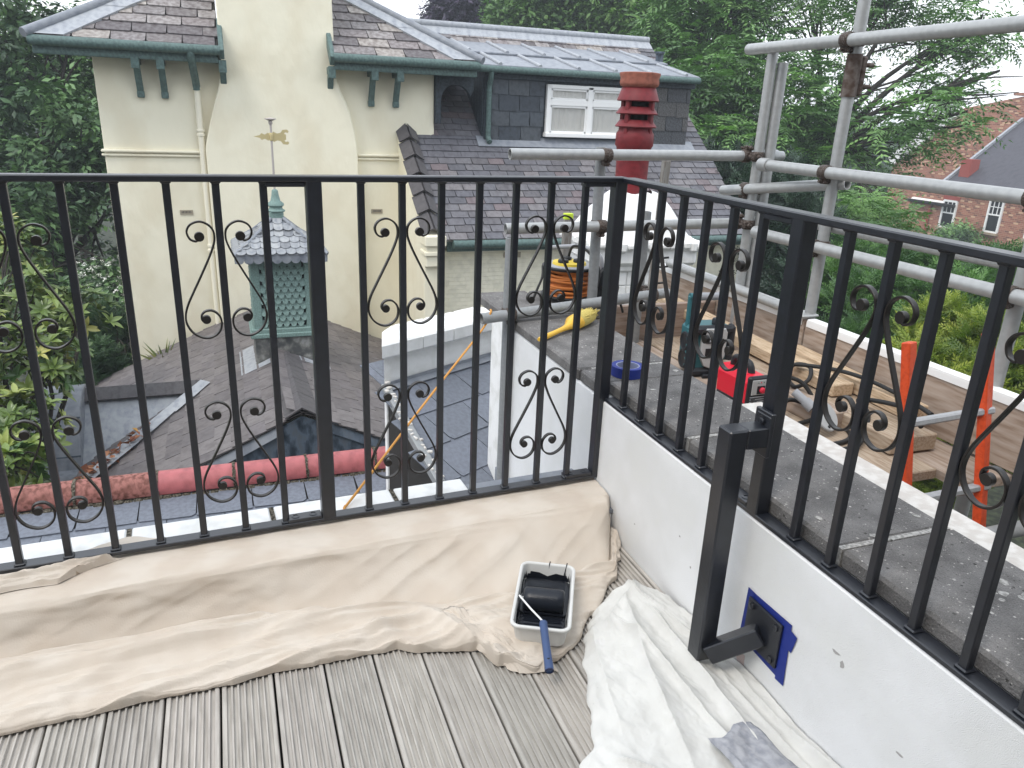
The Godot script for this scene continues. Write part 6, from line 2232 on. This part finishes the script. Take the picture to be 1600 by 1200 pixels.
# ---- far houses
func far_houses() -> void:
	var X := 29.0
	var o := thing("brick_house", "red brick house with white sash windows and a slate roof beyond the hedges", "house", V(X, -6, -22))
	var g := G.new()
	g.box(V(X + 2.5, -3.9, -20.2), V(5.0, 5.6, 11.3))
	part("wall", g, M.brick, o)
	g = G.new()
	g.box(V(X - 0.12, -1.93, -24.6), V(0.3, 0.12, 2.6), 0.02)
	g.box(V(X - 0.08, -1.02, -19.2), V(0.25, 0.14, 9.5), 0.02)
	part("gutter", g, M.black, o)
	var rl := [V(X - 0.25, -0.98, -23.95), V(X - 0.25, -0.98, -14.4), V(X + 3.6, 1.75, -14.4), V(X + 3.6, 1.75, -23.95)]
	g = G.new()
	g.away(rl, V(X + 2, -20, -20))
	g.away([rl[0] - V(0, 0.15, 0), rl[1] - V(0, 0.15, 0), rl[2] - V(0, 0.15, 0), rl[3] - V(0, 0.15, 0)], V(X, 30, -20))
	part("roof", g, M.farslate, o)
	g = G.new()
	g.bar(rl[0] + V(0, 0.03, -0.05), rl[3] + V(0, 0.03, -0.05), 0.12, 0.18, V(0, 0, 1))
	part("verge", g, M.leadpale, o)
	g = G.new()
	var rw: Vector3 = (rl[3] - rl[0]).normalized()
	var rb := Basis(V(0, 0, 1), rw, V(0, 0, 1).cross(rw))
	g.box(rl[0] + rw * 3.6 + V(0, 0.05, 2.3), V(0.7, 1.1, 0.08), 0.01, rb)
	part("roof_light", g, M.leaddark, o)
	g = G.new()
	g.box(rl[0] + rw * 0.8 + V(0, 0.2, 0.5), V(0.5, 0.75, 0.5))
	part("chimney_stump", g, M.farred, o)
	g = G.new() # a little glazed roof over the lower end
	g.away([V(X - 0.15, -1.86, -25.7), V(X - 0.15, -1.86, -23.9), V(X + 0.9, -1.35, -23.9), V(X + 0.9, -1.35, -25.7)], V(X, -9, -25))
	part("glazed_roof", g, M.white, o)
	for w in [[-23.62, -1.74, -2.88, 0.66], [-21.40, -1.45, -2.75, 0.60], [-19.55, -1.45, -2.75, 0.60], [-17.6, -1.45, -2.75, 0.6]]:
		var n := node("window", o)
		var h: float = w[1] - w[2]
		var c := V(X - 0.03, (w[1] + w[2]) * 0.5, w[0])
		g = G.new()
		for s in [-1.0, 1.0]:
			g.box(c + V(0, 0, s * w[3] * 0.5), V(0.08, h, 0.085))
			g.box(c + V(0, s * h * 0.5, 0), V(0.081, 0.085, w[3]))
		g.box(c + V(0, 0.06, 0), V(0.07, 0.06, w[3]))
		g.box(c + V(0, h * 0.29, 0), V(0.05, 0.03, w[3]))
		for s in [-0.17, 0.17]: g.box(c + V(0, h * 0.28, s * w[3]), V(0.051, h * 0.42, 0.03))
		part("frame", g, M.white, n)
		g = G.new()
		g.box(c + V(0.012, 0, 0), V(0.02, h, w[3]))
		part("pane", g, mat(lin(0.02, 0.022, 0.025), 0.15), n)
		g = G.new()
		g.box(c + V(-0.04, -h * 0.5 - 0.07, 0), V(0.14, 0.09, w[3] + 0.15))
		part("sill", g, M.timberold, n)
		g = G.new()
		g.box(c + V(0.02, h * 0.5 + 0.13, 0), V(0.06, 0.16, w[3] + 0.2))
		part("lintel", g, M.farred, n)
	g = G.new()
	g.tube([V(X - 0.08, -1.9, -24.6), V(X - 0.08, -6, -24.6)], 0.06, 8)
	part("rain_pipe", g, M.farred, o)
	o = thing("brick_house", "tall plain brick gable with a pale raking edge rising behind the slate roof", "house", V(33, -6, -25))
	g = G.new()
	var pr := [Vector2(31.2, -6), Vector2(31.2, -0.6), Vector2(27.6, 2.2), Vector2(24.6, 2.75), Vector2(18.0, 2.75), Vector2(18.0, -6)]
	g.prism(pr, Transform3D(Basis(V(0, 0, -1), V(0, 1, 0), V(1, 0, 0)), V(33, 0, 0)), 4.0)
	part("wall", g, M.brick, o)
	g = G.new()
	g.bar(V(32.95, -0.55, -31.3), V(32.95, 2.25, -27.6), 0.2, 0.55, V(1, 0, 0))
	part("verge_board", g, M.whitewash, o)
	g = G.new()
	g.box(V(35, 3.1, -21.2), V(0.9, 0.9, 1.2))
	g.box(V(35, 2.85, -21.5), V(4.2, 0.12, 7.0))
	part("chimney", g, M.brick, o)

# ---- plants
func leafy(kind: String) -> ArrayMesh:
	var g := G.new()
	var leaf := func(a: Vector3, d: Vector3, nn: Vector3, l: float, w: float) -> void:
		var s := d.cross(nn).normalized() * w * 0.5
		var m := a + d * l * 0.45 - nn * l * 0.03
		var t := a + d * l - nn * l * 0.14
		g.tri(a, m + s, t); g.tri(a, t, m - s)
	if kind == "ash": # a twig with pinnate leaves
		for k in 4:
			var a := rnd(0, TAU)
			var st := V(cos(a) * 0.6, rnd(-0.5, 0.5), sin(a) * 0.6).normalized()
			var nn := (V(0, 1, 0) - st * st.y).normalized()
			var sd := st.cross(nn)
			for q in 6:
				var p := st * (0.10 + 0.075 * q) - V(0, 0.010 * q * q * 0.6, 0)
				for s in [-1.0, 1.0]:
					leaf.call(p, (sd * s + st * 0.5 + V(0, -0.25, 0)).normalized(), (nn + V(rnd(-0.4, 0.4), 0, rnd(-0.4, 0.4))).normalized(), rnd(0.10, 0.135), 0.042)
			leaf.call(st * 0.55, st, nn, 0.12, 0.042)
	elif kind == "needle":
		for k in 9:
			var a := rnd(0, TAU)
			var st := V(cos(a), rnd(0.0, 1.3), sin(a)).normalized()
			var nn := st.cross(V(rnd(-1, 1), rnd(-1, 1), rnd(-1, 1))).normalized()
			var sd := st.cross(nn)
			for q in 5:
				for s in [-1.0, 1.0]:
					leaf.call(st * (0.03 + q * 0.035), (sd * s * 0.8 + st).normalized(), nn, 0.07 - q * 0.006, 0.018)
			leaf.call(st * 0.19, st, nn, 0.06, 0.018)
	else: # broad
		for k in 16:
			var d := V(rnd(-1, 1), rnd(-0.6, 0.8), rnd(-1, 1)).normalized()
			var nn := (V(0, 1, 0) + V(rnd(-0.6, 0.6), 0, rnd(-0.6, 0.6)) - d * d.y).normalized()
			leaf.call(d * rnd(0.02, 0.16), (d + V(0, -0.3, 0)).normalized(), nn, rnd(0.09, 0.13), rnd(0.05, 0.07))
	return g.mesh()

func leafmat(tr: Color, rough := 0.55) -> StandardMaterial3D:
	var m := StandardMaterial3D.new()
	m.vertex_color_use_as_albedo = true
	m.roughness = rough
	m.backlight_enabled = true
	m.backlight = tr
	m.cull_mode = BaseMaterial3D.CULL_DISABLED
	return m

func crown(o: Node3D, called: String, blobs: Array, per: float, me: Mesh, size: Vector2, cols: Array, m: Material, gap := -0.25, freq := 0.7, sd := 1) -> void:
	var nz := FastNoiseLite.new()
	nz.seed = sd; nz.frequency = freq; nz.fractal_octaves = 2
	var ts := []
	var cs := []
	for b in blobs:
		var r: Vector3 = b[1]
		var n := int(per * pow(r.x * r.y * r.z, 2.0 / 3.0))
		for i in n:
			var d := V(rng.randfn(), rng.randfn(), rng.randfn()).normalized()
			var k := pow(rng.randf(), 0.38) * rnd(0.85, 1.12)
			var p: Vector3 = b[0] + d * k * r
			var f := nz.get_noise_3dv(p)
			if f < gap: continue
			var up := (d + V(0, 0.6, 0)).normalized()
			var bs := Basis(Vector3.UP, rnd(0, TAU)) * Basis(V(1, 0, 0), rnd(-0.7, 0.7))
			bs = bs.scaled(Vector3.ONE * rnd(size.x, size.y))
			ts.append(Transform3D(bs, p))
			var t := clampf(0.5 + 0.9 * nz.get_noise_3dv(p * 1.7 + V(9, 3, 1)) + rnd(-0.3, 0.3), 0, 0.999) * (cols.size() - 1)
			var c: Color = cols[int(t)].lerp(cols[int(t) + 1], t - int(t))
			cs.append(c)
	multi(o, called, me, ts, cs, m)

func multi(o: Node3D, called: String, me: Mesh, ts: Array, cs: Array, m: Material) -> MultiMeshInstance3D:
	var mm := MultiMesh.new()
	mm.transform_format = MultiMesh.TRANSFORM_3D
	mm.use_colors = true
	mm.mesh = me
	mm.instance_count = ts.size()
	for i in ts.size():
		mm.set_instance_transform(i, ts[i])
		mm.set_instance_color(i, cs[i])
	var x := MultiMeshInstance3D.new()
	x.name = called
	x.multimesh = mm
	x.material_override = m
	o.add_child(x, true)
	x.position = -o.position
	return x

func limbs(o: Node3D, foot: Vector3, fork: Vector3, blobs: Array, r: float, twigs := 3) -> void:
	var g := G.new()
	var mid := foot.lerp(fork, 0.5) + V(rnd(-0.15, 0.15), 0, rnd(-0.15, 0.15))
	g.tube(spline([foot, mid, fork], 5), r, 9, true, [1.25, 1.12, 1.06, 1.0, 0.97, 0.94, 0.9, 0.86, 0.8, 0.75, 0.7])
	part("trunk", g, M.bark, o)
	g = G.new()
	for b in blobs:
		var e: Vector3 = b[0] + V(0, b[1].y * 0.2, 0)
		var m: Vector3 = fork.lerp(e, 0.5) + V(rnd(-0.3, 0.3), rnd(0.05, 0.3), rnd(-0.3, 0.3))
		g.tube(spline([fork - V(0, 0.2, 0), m, e], 5), r * 0.42, 6, true, [1.2, 1.1, 1.0, 0.9, 0.8, 0.72, 0.64, 0.55, 0.46, 0.38, 0.3])
		for k in twigs:
			var s := m.lerp(e, rnd(0.0, 0.9))
			var q: Vector3 = b[0] + V(rnd(-1, 1), rnd(-0.8, 0.9), rnd(-1, 1)) * b[1] * 0.8
			g.tube(spline([s, s.lerp(q, 0.5) + V(0, rnd(-0.1, 0.15), 0), q], 4), r * 0.13, 5, true, [1.2, 1.1, 1.0, 0.9, 0.8, 0.7, 0.55, 0.45, 0.3])
	part("limbs", g, M.bark, o)

func tree(called: String, label: String, cat: String, foot: Vector3, fork: Vector3, blobs: Array, r: float, per: float, me: Mesh, size: Vector2, cols: Array, m: Material, gap: float, sd: int, group := "", twigs := 3, freq := 0.7) -> Node3D:
	var o := thing(called, label, cat, foot, group)
	limbs(o, foot, fork, blobs, r, twigs)
	crown(o, "crown", blobs, per, me, size, cols, m, gap, freq, sd)
	return o

func plants() -> void:
	var ash := leafy("ash")
	var broad := leafy("broad")
	var needle := leafy("needle")
	var lm := leafmat(Color(0.55, 0.68, 0.25))
	var ld := leafmat(Color(0.30, 0.40, 0.16))
	var green := [lin(0.0585, 0.121, 0.0428), lin(0.0975, 0.195, 0.0663), lin(0.146, 0.28, 0.0878), lin(0.214, 0.378, 0.117)]
	var darkg := [lin(0.025, 0.0584, 0.025), lin(0.0456, 0.0976, 0.0376), lin(0.0749, 0.15, 0.0499), lin(0.108, 0.208, 0.0664)]
	var light := [lin(0.0965, 0.185, 0.0597), lin(0.15, 0.263, 0.0878), lin(0.211, 0.351, 0.114)]
	var b := [[V(-4.54, 2.20, -15.34), V(1.29, 1.29, 1.03)], [V(-3.67, 1.93, -15.47), V(0.91, 0.97, 0.78)], [V(-4.15, 0.38, -13.93), V(1.35, 1.24, 1.08)], [V(-3.51, 0.16, -14.17), V(0.82, 1.05, 0.84)], [V(-4.54, -0.62, -13.12), V(1.09, 1.09, 0.87)], [V(-3.66, -1.09, -12.60), V(0.98, 0.98, 0.78)], [V(-4.2, -1.9, -12.4), V(1.2, 0.9, 0.8)], [V(-3.4, -2.3, -12.2), V(0.9, 0.8, 0.7)], [V(-3.3, -1.1, -13.9), V(1.1, 1.1, 0.8)], [V(-2.9, -0.2, -14.2), V(0.7, 1.1, 0.6)], [V(-5.72, 1.16, -15.39), V(1.40, 1.87, 1.50)]]
	tree("broadleaf_tree", "dark broadleaf tree standing left of the cream house", "tree", V(-4.3, -6.1, -14.3), V(-4.2, -1.6, -14.1), b, 0.20, 260, broad, Vector2(0.9, 1.6), darkg, ld, -0.12, 3, "", 5)
	b = [[V(-4.73, 0.88, -21.73), V(1.34, 1.50, 1.20)], [V(-4.53, -0.58, -19.95), V(1.11, 1.27, 1.02)], [V(-5.63, 1.98, -23.63), V(1.40, 1.40, 1.12)]]
	tree("broadleaf_tree", "yellow green tree glimpsed through the branches of the dark left tree", "tree", V(-4.8, -6.1, -21.5), V(-4.8, -1.8, -21.5), b, 0.2, 220, broad, Vector2(1.2, 2.0), light, lm, -0.3, 5)
	b = [[V(8.64, 4.91, -29.58), V(1.88, 1.00, 1.50)], [V(7.67, 4.64, -29.84), V(1.00, 0.50, 0.80)], [V(10.59, 5.82, -29.19), V(2.01, 1.50, 1.60)], [V(9.45, 6.24, -29.78), V(2.76, 1.50, 2.21)]]
	tree("copper_beech", "purple leaved beech tree at the top edge behind the grey roofs", "tree", V(9.2, -6.1, -29.6), V(9.2, 2.8, -29.6), b, 0.3, 330, broad, Vector2(1.4, 2.4), [lin(0.0285, 0.0208, 0.0442), lin(0.0495, 0.0365, 0.0715), lin(0.0715, 0.0545, 0.0975)], leafmat(Color(0.16, 0.06, 0.12)), -0.2, 7)
	b = [[V(8.74, 4.10, -23.54), V(1.57, 0.94, 1.25)], [V(10.72, 4.38, -22.90), V(1.78, 1.25, 1.42)], [V(11.74, 4.13, -21.28), V(1.20, 1.20, 0.96)], [V(10.22, 5.34, -23.46), V(2.51, 1.25, 2.01)], [V(9.6, 3.0, -23.2), V(1.8, 1.2, 1.3)], [V(11.6, 2.9, -21.9), V(1.5, 1.3, 1.2)]]
	tree("broadleaf_tree", "pale green tree rising just above the dormer's ridge", "tree", V(10.3, -6.1, -23.0), V(10.3, 1.8, -23.0), b, 0.28, 360, broad, Vector2(1.2, 2.0), [lin(0.078, 0.163, 0.0455), lin(0.124, 0.227, 0.065), lin(0.169, 0.293, 0.0845)], lm, -0.35, 9)
	b = [[V(9.47, 3.06, -14.91), V(1.35, 1.35, 1.08)], [V(10.49, 3.52, -14.70), V(1.35, 1.20, 1.08)], [V(8.90, 1.63, -13.44), V(1.42, 1.28, 1.14)], [V(10.24, 1.82, -13.00), V(1.28, 1.28, 1.02)], [V(8.11, 0.44, -12.71), V(1.10, 1.10, 0.88)], [V(9.39, 0.37, -12.19), V(1.24, 1.10, 0.99)], [V(8.85, 2.47, -14.91), V(0.90, 1.20, 0.96)], [V(10.47, 0.93, -12.00), V(0.83, 1.10, 0.88)], [V(10.15, 4.49, -15.20), V(1.80, 1.20, 1.44)]]
	tree("ash_tree", "dense ash tree behind the scaffold's left uprights", "tree", V(9.5, -6.1, -13.8), V(9.5, -0.3, -13.8), b, 0.2, 150, ash, Vector2(0.9, 1.5), green, lm, -0.25, 11, "", 5)
	b = [[V(12.19, 3.13, -13.34), V(1.32, 1.17, 1.05)], [V(13.18, 3.54, -12.55), V(1.28, 0.85, 1.02)], [V(13.75, 3.00, -11.56), V(1.10, 0.83, 0.88)], [V(12.38, 1.91, -12.23), V(1.28, 0.85, 1.02)], [V(12.96, 1.93, -10.88), V(1.20, 0.67, 0.96)], [V(14.07, 3.23, -10.96), V(0.80, 0.80, 0.64)], [V(13.77, 2.33, -10.16), V(0.65, 0.65, 0.52)], [V(13.52, 4.35, -12.73), V(2.27, 0.85, 1.82)], [V(12.09, 1.17, -10.34), V(1.04, 0.52, 0.83)], [V(12.64, 1.57, -9.72), V(0.75, 0.44, 0.60)], [V(12.06, 3.73, -14.18), V(1.05, 1.05, 0.84)], [V(12.02, 0.83, -11.95), V(1.14, 0.85, 0.91)], [V(12.25, 0.61, -11.20), V(0.97, 0.62, 0.77)], [V(10.79, -0.03, -10.94), V(0.94, 0.80, 0.75)], [V(10.74, -0.04, -9.82), V(0.75, 0.56, 0.60)]]
	tree("ash_tree", "airy ash tree with sky showing through above the brick houses", "tree", V(11.3, -6.1, -12.4), V(11.4, 0.6, -12.4), b, 0.19, 92, ash, Vector2(0.75, 1.25), green, lm, -0.02, 13, "", 7)
	b = [[V(6.12, -0.69, -7.91), V(0.80, 1.30, 1.04)], [V(7.06, -0.66, -7.57), V(0.70, 1.20, 0.96)], [V(6.38, -0.17, -9.15), V(0.65, 0.98, 0.78)], [V(7.32, 0.07, -8.89), V(0.98, 0.76, 0.78)], [V(6.49, -1.17, -6.45), V(0.64, 0.74, 0.59)], [V(6.3, -2.3, -7.2), V(0.9, 1.2, 0.9)], [V(7.2, -2.2, -7.6), V(0.9, 1.2, 0.9)]]
	tree("conifer", "conifer with shade painted into its dark leaves below the ash trees, right of the chimney stack", "tree", V(6.7, -6.1, -7.8), V(6.7, -1.6, -7.8), b, 0.14, 600, needle, Vector2(1.0, 1.8), [lin(0.0104, 0.026, 0.0156), lin(0.0182, 0.0442, 0.0235), lin(0.0285, 0.065, 0.0312)], ld, -0.4, 15)  # leaf colours darkened to stand for the shade under the ashes
	b = [[V(8.14, -0.14, -7.36), V(0.80, 0.50, 0.64)], [V(8.23, -0.24, -6.72), V(0.48, 0.38, 0.38)], [V(7.24, -0.45, -6.44), V(0.55, 0.46, 0.44)], [V(7.9, -1.1, -6.9), V(0.9, 0.8, 0.7)]]
	tree("shrub", "fresh green shrub beneath the ash tree beside the tallest upright", "shrub", V(7.8, -6.1, -6.9), V(7.8, -1.4, -6.9), b, 0.06, 420, ash, Vector2(0.4, 0.7), [lin(0.065, 0.143, 0.039), lin(0.111, 0.22, 0.0545), lin(0.169, 0.312, 0.078)], lm, -0.4, 17, "shrubs beyond the scaffold")
	b = [[V(6.45, -0.60, -5.55), V(0.58, 0.50, 0.47)], [V(7.58, -0.59, -5.69), V(0.70, 0.39, 0.56)], [V(7.78, -0.55, -5.06), V(0.67, 0.33, 0.53)], [V(8.42, -0.44, -4.86), V(0.58, 0.33, 0.47)], [V(5.94, -0.82, -4.52), V(0.68, 0.53, 0.54)], [V(5.24, -1.11, -4.11), V(0.43, 0.43, 0.34)], [V(6.72, -0.64, -4.29), V(0.60, 0.38, 0.48)], [V(6.2, -1.5, -4.6), V(0.9, 0.7, 0.7)], [V(7.6, -1.3, -5.2), V(1.0, 0.7, 0.7)], [V(5.4, -1.8, -4.2), V(0.6, 0.6, 0.6)], [V(8.3, -1.1, -4.4), V(0.8, 0.6, 0.6)]]
	tree("hedge", "mid green feathery hedge beyond the toe boards", "hedge", V(6.8, -6.1, -4.9), V(6.8, -1.8, -4.9), b, 0.07, 900, needle, Vector2(0.8, 1.3), [lin(0.0285, 0.0755, 0.0235), lin(0.052, 0.119, 0.0338), lin(0.0858, 0.182, 0.0468), lin(0.13, 0.26, 0.065)], lm, -0.42, 19, "shrubs beyond the scaffold", 3, 1.4)
	b = [[V(4.90, -0.48, -2.78), V(0.41, 0.35, 0.33)], [V(4.90, -0.51, -2.31), V(0.39, 0.39, 0.31)], [V(4.40, -0.68, -2.09), V(0.47, 0.32, 0.38)], [V(4.85, -0.61, -1.94), V(0.32, 0.42, 0.34)], [V(4.23, -0.66, -2.39), V(0.27, 0.33, 0.26)], [V(4.48, -0.95, -1.61), V(0.30, 0.30, 0.24)], [V(4.7, -1.1, -2.2), V(0.6, 0.5, 0.5)], [V(4.2, -1.2, -2.0), V(0.4, 0.5, 0.4)]]
	tree("conifer", "golden green conifer just behind the orange ladder", "tree", V(4.65, -6.1, -2.2), V(4.65, -1.2, -2.2), b, 0.06, 1500, needle, Vector2(0.55, 0.95), [lin(0.065, 0.111, 0.0156), lin(0.13, 0.195, 0.026), lin(0.22, 0.28, 0.039), lin(0.312, 0.35, 0.052)], lm, -0.45, 21, "", 3, 2.0)
	b = [[V(28.2, -3.05, -22.25), V(0.97, 0.61, 0.77)], [V(28.1, -4.0, -22.3), V(1.1, 0.8, 0.8)]]
	tree("shrub", "round bush against the brick house between two windows", "shrub", V(28.2, -6.1, -22.2), V(28.2, -4.4, -22.2), b, 0.08, 420, broad, Vector2(0.8, 1.4), green, lm, -0.5, 23, "shrubs beyond the scaffold")
	b = [[V(12.42, -1.85, -9.77), V(1.60, 0.45, 1.28)], [V(15.83, -1.95, -10.75), V(1.4, 0.45, 0.84)], [V(14.2, -2.1, -9.2), V(1.8, 0.5, 1.0)], [V(11.2, -2.0, -8.2), V(1.5, 0.6, 1.0)], [V(13, -2.6, -9.5), V(2.4, 0.8, 1.4)]]
	tree("hedge", "lighter hedge in front of the brick house", "hedge", V(13.2, -6.1, -9.8), V(13.2, -2.2, -9.8), b, 0.08, 420, needle, Vector2(1.3, 2.2), [lin(0.065, 0.143, 0.039), lin(0.111, 0.215, 0.0585), lin(0.169, 0.285, 0.0845)], lm, -0.4, 25, "shrubs beyond the scaffold")
	b = [[V(-3.00, -1.45, -11.08), V(0.45, 0.40, 0.36)], [V(-2.80, -1.82, -10.86), V(0.40, 0.45, 0.36)], [V(-3.18, -1.93, -10.96), V(0.30, 0.40, 0.32)], [V(-3.0, -2.5, -10.8), V(0.5, 0.6, 0.4)]]
	var o := tree("flowering_shrub", "shrub covered in small white flowers beside the cream house", "shrub", V(-2.95, -6.1, -11.0), V(-2.95, -2.6, -11.0), b, 0.05, 420, broad, Vector2(0.6, 1.0), darkg, ld, -0.5, 27)
	var fg := G.new()
	for k in 14:
		var p := V(rnd(-0.06, 0.06), rnd(-0.02, 0.03), rnd(-0.06, 0.06))
		for q in 5:
			var a := TAU * q / 5.0 + k
			fg.tri(p, p + V(cos(a) * 0.018, 0.004, sin(a) * 0.018), p + V(cos(a + 0.9) * 0.018, 0.004, sin(a + 0.9) * 0.018))
	crown(o, "flowers", [[V(-2.95, -1.40, -11.0), V(0.55, 0.42, 0.42)], [V(-2.75, -1.75, -10.75), V(0.45, 0.35, 0.4)]], 700, fg.mesh(), Vector2(0.35, 0.65), [lin(0.975, 0.975, 0.935), lin(0.805, 0.832, 0.755)], leafmat(Color(0.5, 0.5, 0.5)), -0.12, 2.2, 29)
	b = [[V(-2.75, -1.76, -8.9), V(0.30, 0.50, 0.35)], [V(-2.82, -1.99, -8.3), V(0.24, 0.40, 0.32)], [V(-2.9, -2.5, -8.4), V(0.5, 0.5, 0.4)], [V(-3.1, -1.5, -9.3), V(0.35, 0.4, 0.35)]]
	tree("conifer", "small dark feathery conifer at the left corner of the cream house", "tree", V(-2.85, -6.1, -8.6), V(-2.85, -2.4, -8.6), b, 0.05, 1100, needle, Vector2(0.6, 1.0), [lin(0.0208, 0.0545, 0.0235), lin(0.039, 0.0885, 0.0325), lin(0.065, 0.13, 0.039)], ld, -0.45, 31)
	magnolia()
	# sword-leaved plant behind the slate roof
	var yc := V(-2.03, -1.98, -8.02)
	o = thing("yucca", "spiky sword leaved plant behind the slope of the brown roof", "plant", yc)
	for k in 26:
		var a := rnd(0, TAU)
		var l := rnd(0.34, 0.52)
		var up := rnd(0.5, 1.0)
		var d := V(cos(a) * (1.15 - up), up, sin(a) * (1.15 - up) * 0.6).normalized()
		var sd := d.cross(V(rnd(-0.3, 0.3), 0.2, 1)).normalized()
		var g := G.new()
		var tip := yc + d * l + V(d.x, -0.5, d.z) * l * 0.14
		var m := yc + d * l * 0.55
		g.tri(yc - sd * 0.012, yc + sd * 0.012, m + sd * 0.014)
		g.tri(yc - sd * 0.012, m + sd * 0.014, m - sd * 0.014)
		g.tri(m - sd * 0.014, m + sd * 0.014, tip)
		part("leaf", g, mat([lin(0.195, 0.22, 0.065), lin(0.26, 0.26, 0.091), lin(0.13, 0.169, 0.052)][k % 3], 0.5), o)
	# garden store at the corner of the house
	o = thing("garden_store", "small grey slate roofed store half hidden by shrubs at the house corner", "shed", V(-2.75, -6, -9.2))
	var sg := G.new()
	sg.box(V(-2.78, -4.3, -9.2), V(0.62, 3.8, 0.8))
	part("wall", sg, M.brickpaint, o)
	sg = G.new()
	for s in [[-1.0, 0.0]]:
		sg.away([V(-3.1, -2.35, -8.75), V(-2.46, -1.75, -8.75), V(-2.46, -1.75, -9.7), V(-3.1, -2.35, -9.7)], V(-2.7, -9, -9))
		sg.away([V(-3.1, -2.42, -8.75), V(-2.46, -1.82, -8.75), V(-2.46, -1.75, -8.75), V(-3.1, -2.35, -8.75)], V(-2.7, -2, -9.5))
	part("roof", sg, M.slate[3], o)
	# the far line of trees
	var belt := thing("distant_trees", "far green treeline closing the view behind the houses", "trees", V(20, -6, -60), "")
	belt.set_meta("kind", "stuff")
	b = []
	for k in 46:
		var a := deg_to_rad(-50.0 + k * 3.3)
		var R := rnd(62, 80)
		b.append([V(sin(a) * R, rnd(-3.0, -1.0), -cos(a) * R), V(rnd(3.0, 5.0), rnd(2.4, 4.2), 3.0)])
	crown(belt, "foliage", b, 34, broad, Vector2(5.0, 9.0), [lin(0.0455, 0.091, 0.039), lin(0.0715, 0.13, 0.052), lin(0.104, 0.176, 0.0715)], ld, -0.6, 0.1, 33)

func magnolia() -> void:
	var b := [[V(-3.15, -0.31, -6.46), V(0.31, 0.38, 0.30)], [V(-2.83, -0.52, -5.69), V(0.35, 0.35, 0.28)], [V(-2.55, -0.67, -5.75), V(0.33, 0.30, 0.26)], [V(-2.85, -0.85, -5.00), V(0.38, 0.38, 0.30)], [V(-2.62, -0.80, -5.0), V(0.26, 0.22, 0.20)], [V(-2.80, -1.11, -4.31), V(0.35, 0.30, 0.28)], [V(-2.78, -1.22, -4.05), V(0.24, 0.22, 0.22)], [V(-2.74, -1.25, -3.67), V(0.28, 0.18, 0.22)], [V(-3.35, -0.82, -5.20), V(0.43, 0.81, 0.65)], [V(-3.13, -0.02, -6.56), V(0.22, 0.19, 0.18)], [V(-3.1, -1.7, -4.4), V(0.45, 0.5, 0.5)]]
	var foot := V(-3.0, -6.1, -4.8)
	var o := thing("evergreen_shrub", "tall evergreen shrub with large glossy yellow green leaves beside the lead parapet", "shrub", foot)
	limbs(o, foot, V(-3.0, -1.9, -4.9), b, 0.06, 6)
	var g := G.new()
	var rows := 6
	var p := PackedVector3Array()
	for j in rows:
		var t := float(j) / (rows - 1)
		var w: float = [0.004, 0.021, 0.027, 0.025, 0.016, 0.001][j]
		for i in 5:
			var u := (i - 2) / 2.0
			p.append(V(u * w, absf(u) * w * 0.35 - t * t * 0.035 + 0.02 * t, -t * 0.15))
	g.grid(p, 5, rows, true)
	var me := g.mesh()
	var cols := [lin(0.07, 0.115, 0.03), lin(0.115, 0.175, 0.045), lin(0.18, 0.24, 0.06), lin(0.27, 0.31, 0.085)]
	var mats := []
	for c in [cols[0], cols[1], cols[1].lerp(cols[2], 0.5), cols[2], cols[3], lin(0.052, 0.111, 0.026), lin(0.35, 0.338, 0.0975)]:
		var m := mat(c, 0.32)
		m.backlight_enabled = true
		m.backlight = Color(0.35, 0.42, 0.10)
		mats.append(m)
	var cam := V(-1.15, 1.36, 2.18)
	var ts := []
	for q in b:
		var r: Vector3 = q[1]
		var n := int(400.0 * pow(r.x * r.y * r.z, 2.0 / 3.0)) + 4
		for i in n:
			var d := V(rng.randfn(), rng.randfn() + 0.35, rng.randfn()).normalized()
			var k := pow(rng.randf(), 0.3)
			var c: Vector3 = q[0] + d * k * r
			var ax := (d + V(0, 0.9, 0) + V(rnd(-0.3, 0.3), 0, rnd(-0.3, 0.3))).normalized()
			var tone := rng.randi() % 3 + (2 if rng.randf() < 0.4 else 0)
			if rng.randf() < 0.12: tone = 5
			if rng.randf() < 0.04: tone = 6
			var nl := rng.randi_range(6, 9)
			for l in nl:
				var a := TAU * l / nl + rnd(-0.25, 0.25)
				var side := ax.cross(V(0.3, 0.2, 0.9)).normalized()
				var out := (side * cos(a) + ax.cross(side) * sin(a)) * rnd(0.75, 1.1) + ax * rnd(0.15, 0.8)
				out = out.normalized()
				var nn := (ax - out * ax.dot(out)).normalized()
				var s := rnd(0.58, 0.92)
				var bs := Basis(nn.cross(-out).normalized() * -1.0, nn, -out).orthonormalized()
				if bs.determinant() < 0: bs.x = -bs.x
				ts.append([Transform3D(bs.scaled(Vector3.ONE * s), c), tone, c.distance_to(cam) - 1.2 * d.dot((cam - c).normalized()) * k + (3.0 if c.x < -3.15 else 0.0)])
	ts.sort_custom(func(x, y): return x[2] < y[2])
	var rt := []
	var rc := []
	for i in ts.size():
		if i < 300:
			put("leaf", me, mats[ts[i][1]], o, ts[i][0])
		else:
			rt.append(ts[i][0])
			var c: Color = [cols[0], cols[1], cols[1].lerp(cols[2], 0.5), cols[2], cols[3], lin(0.052, 0.111, 0.026), lin(0.35, 0.338, 0.0975)][ts[i][1]]
			rc.append(c)
	var lm := leafmat(Color(0.35, 0.42, 0.10), 0.32)
	multi(o, "leaves", me, rt, rc, lm).set_meta("kind", "stuff")
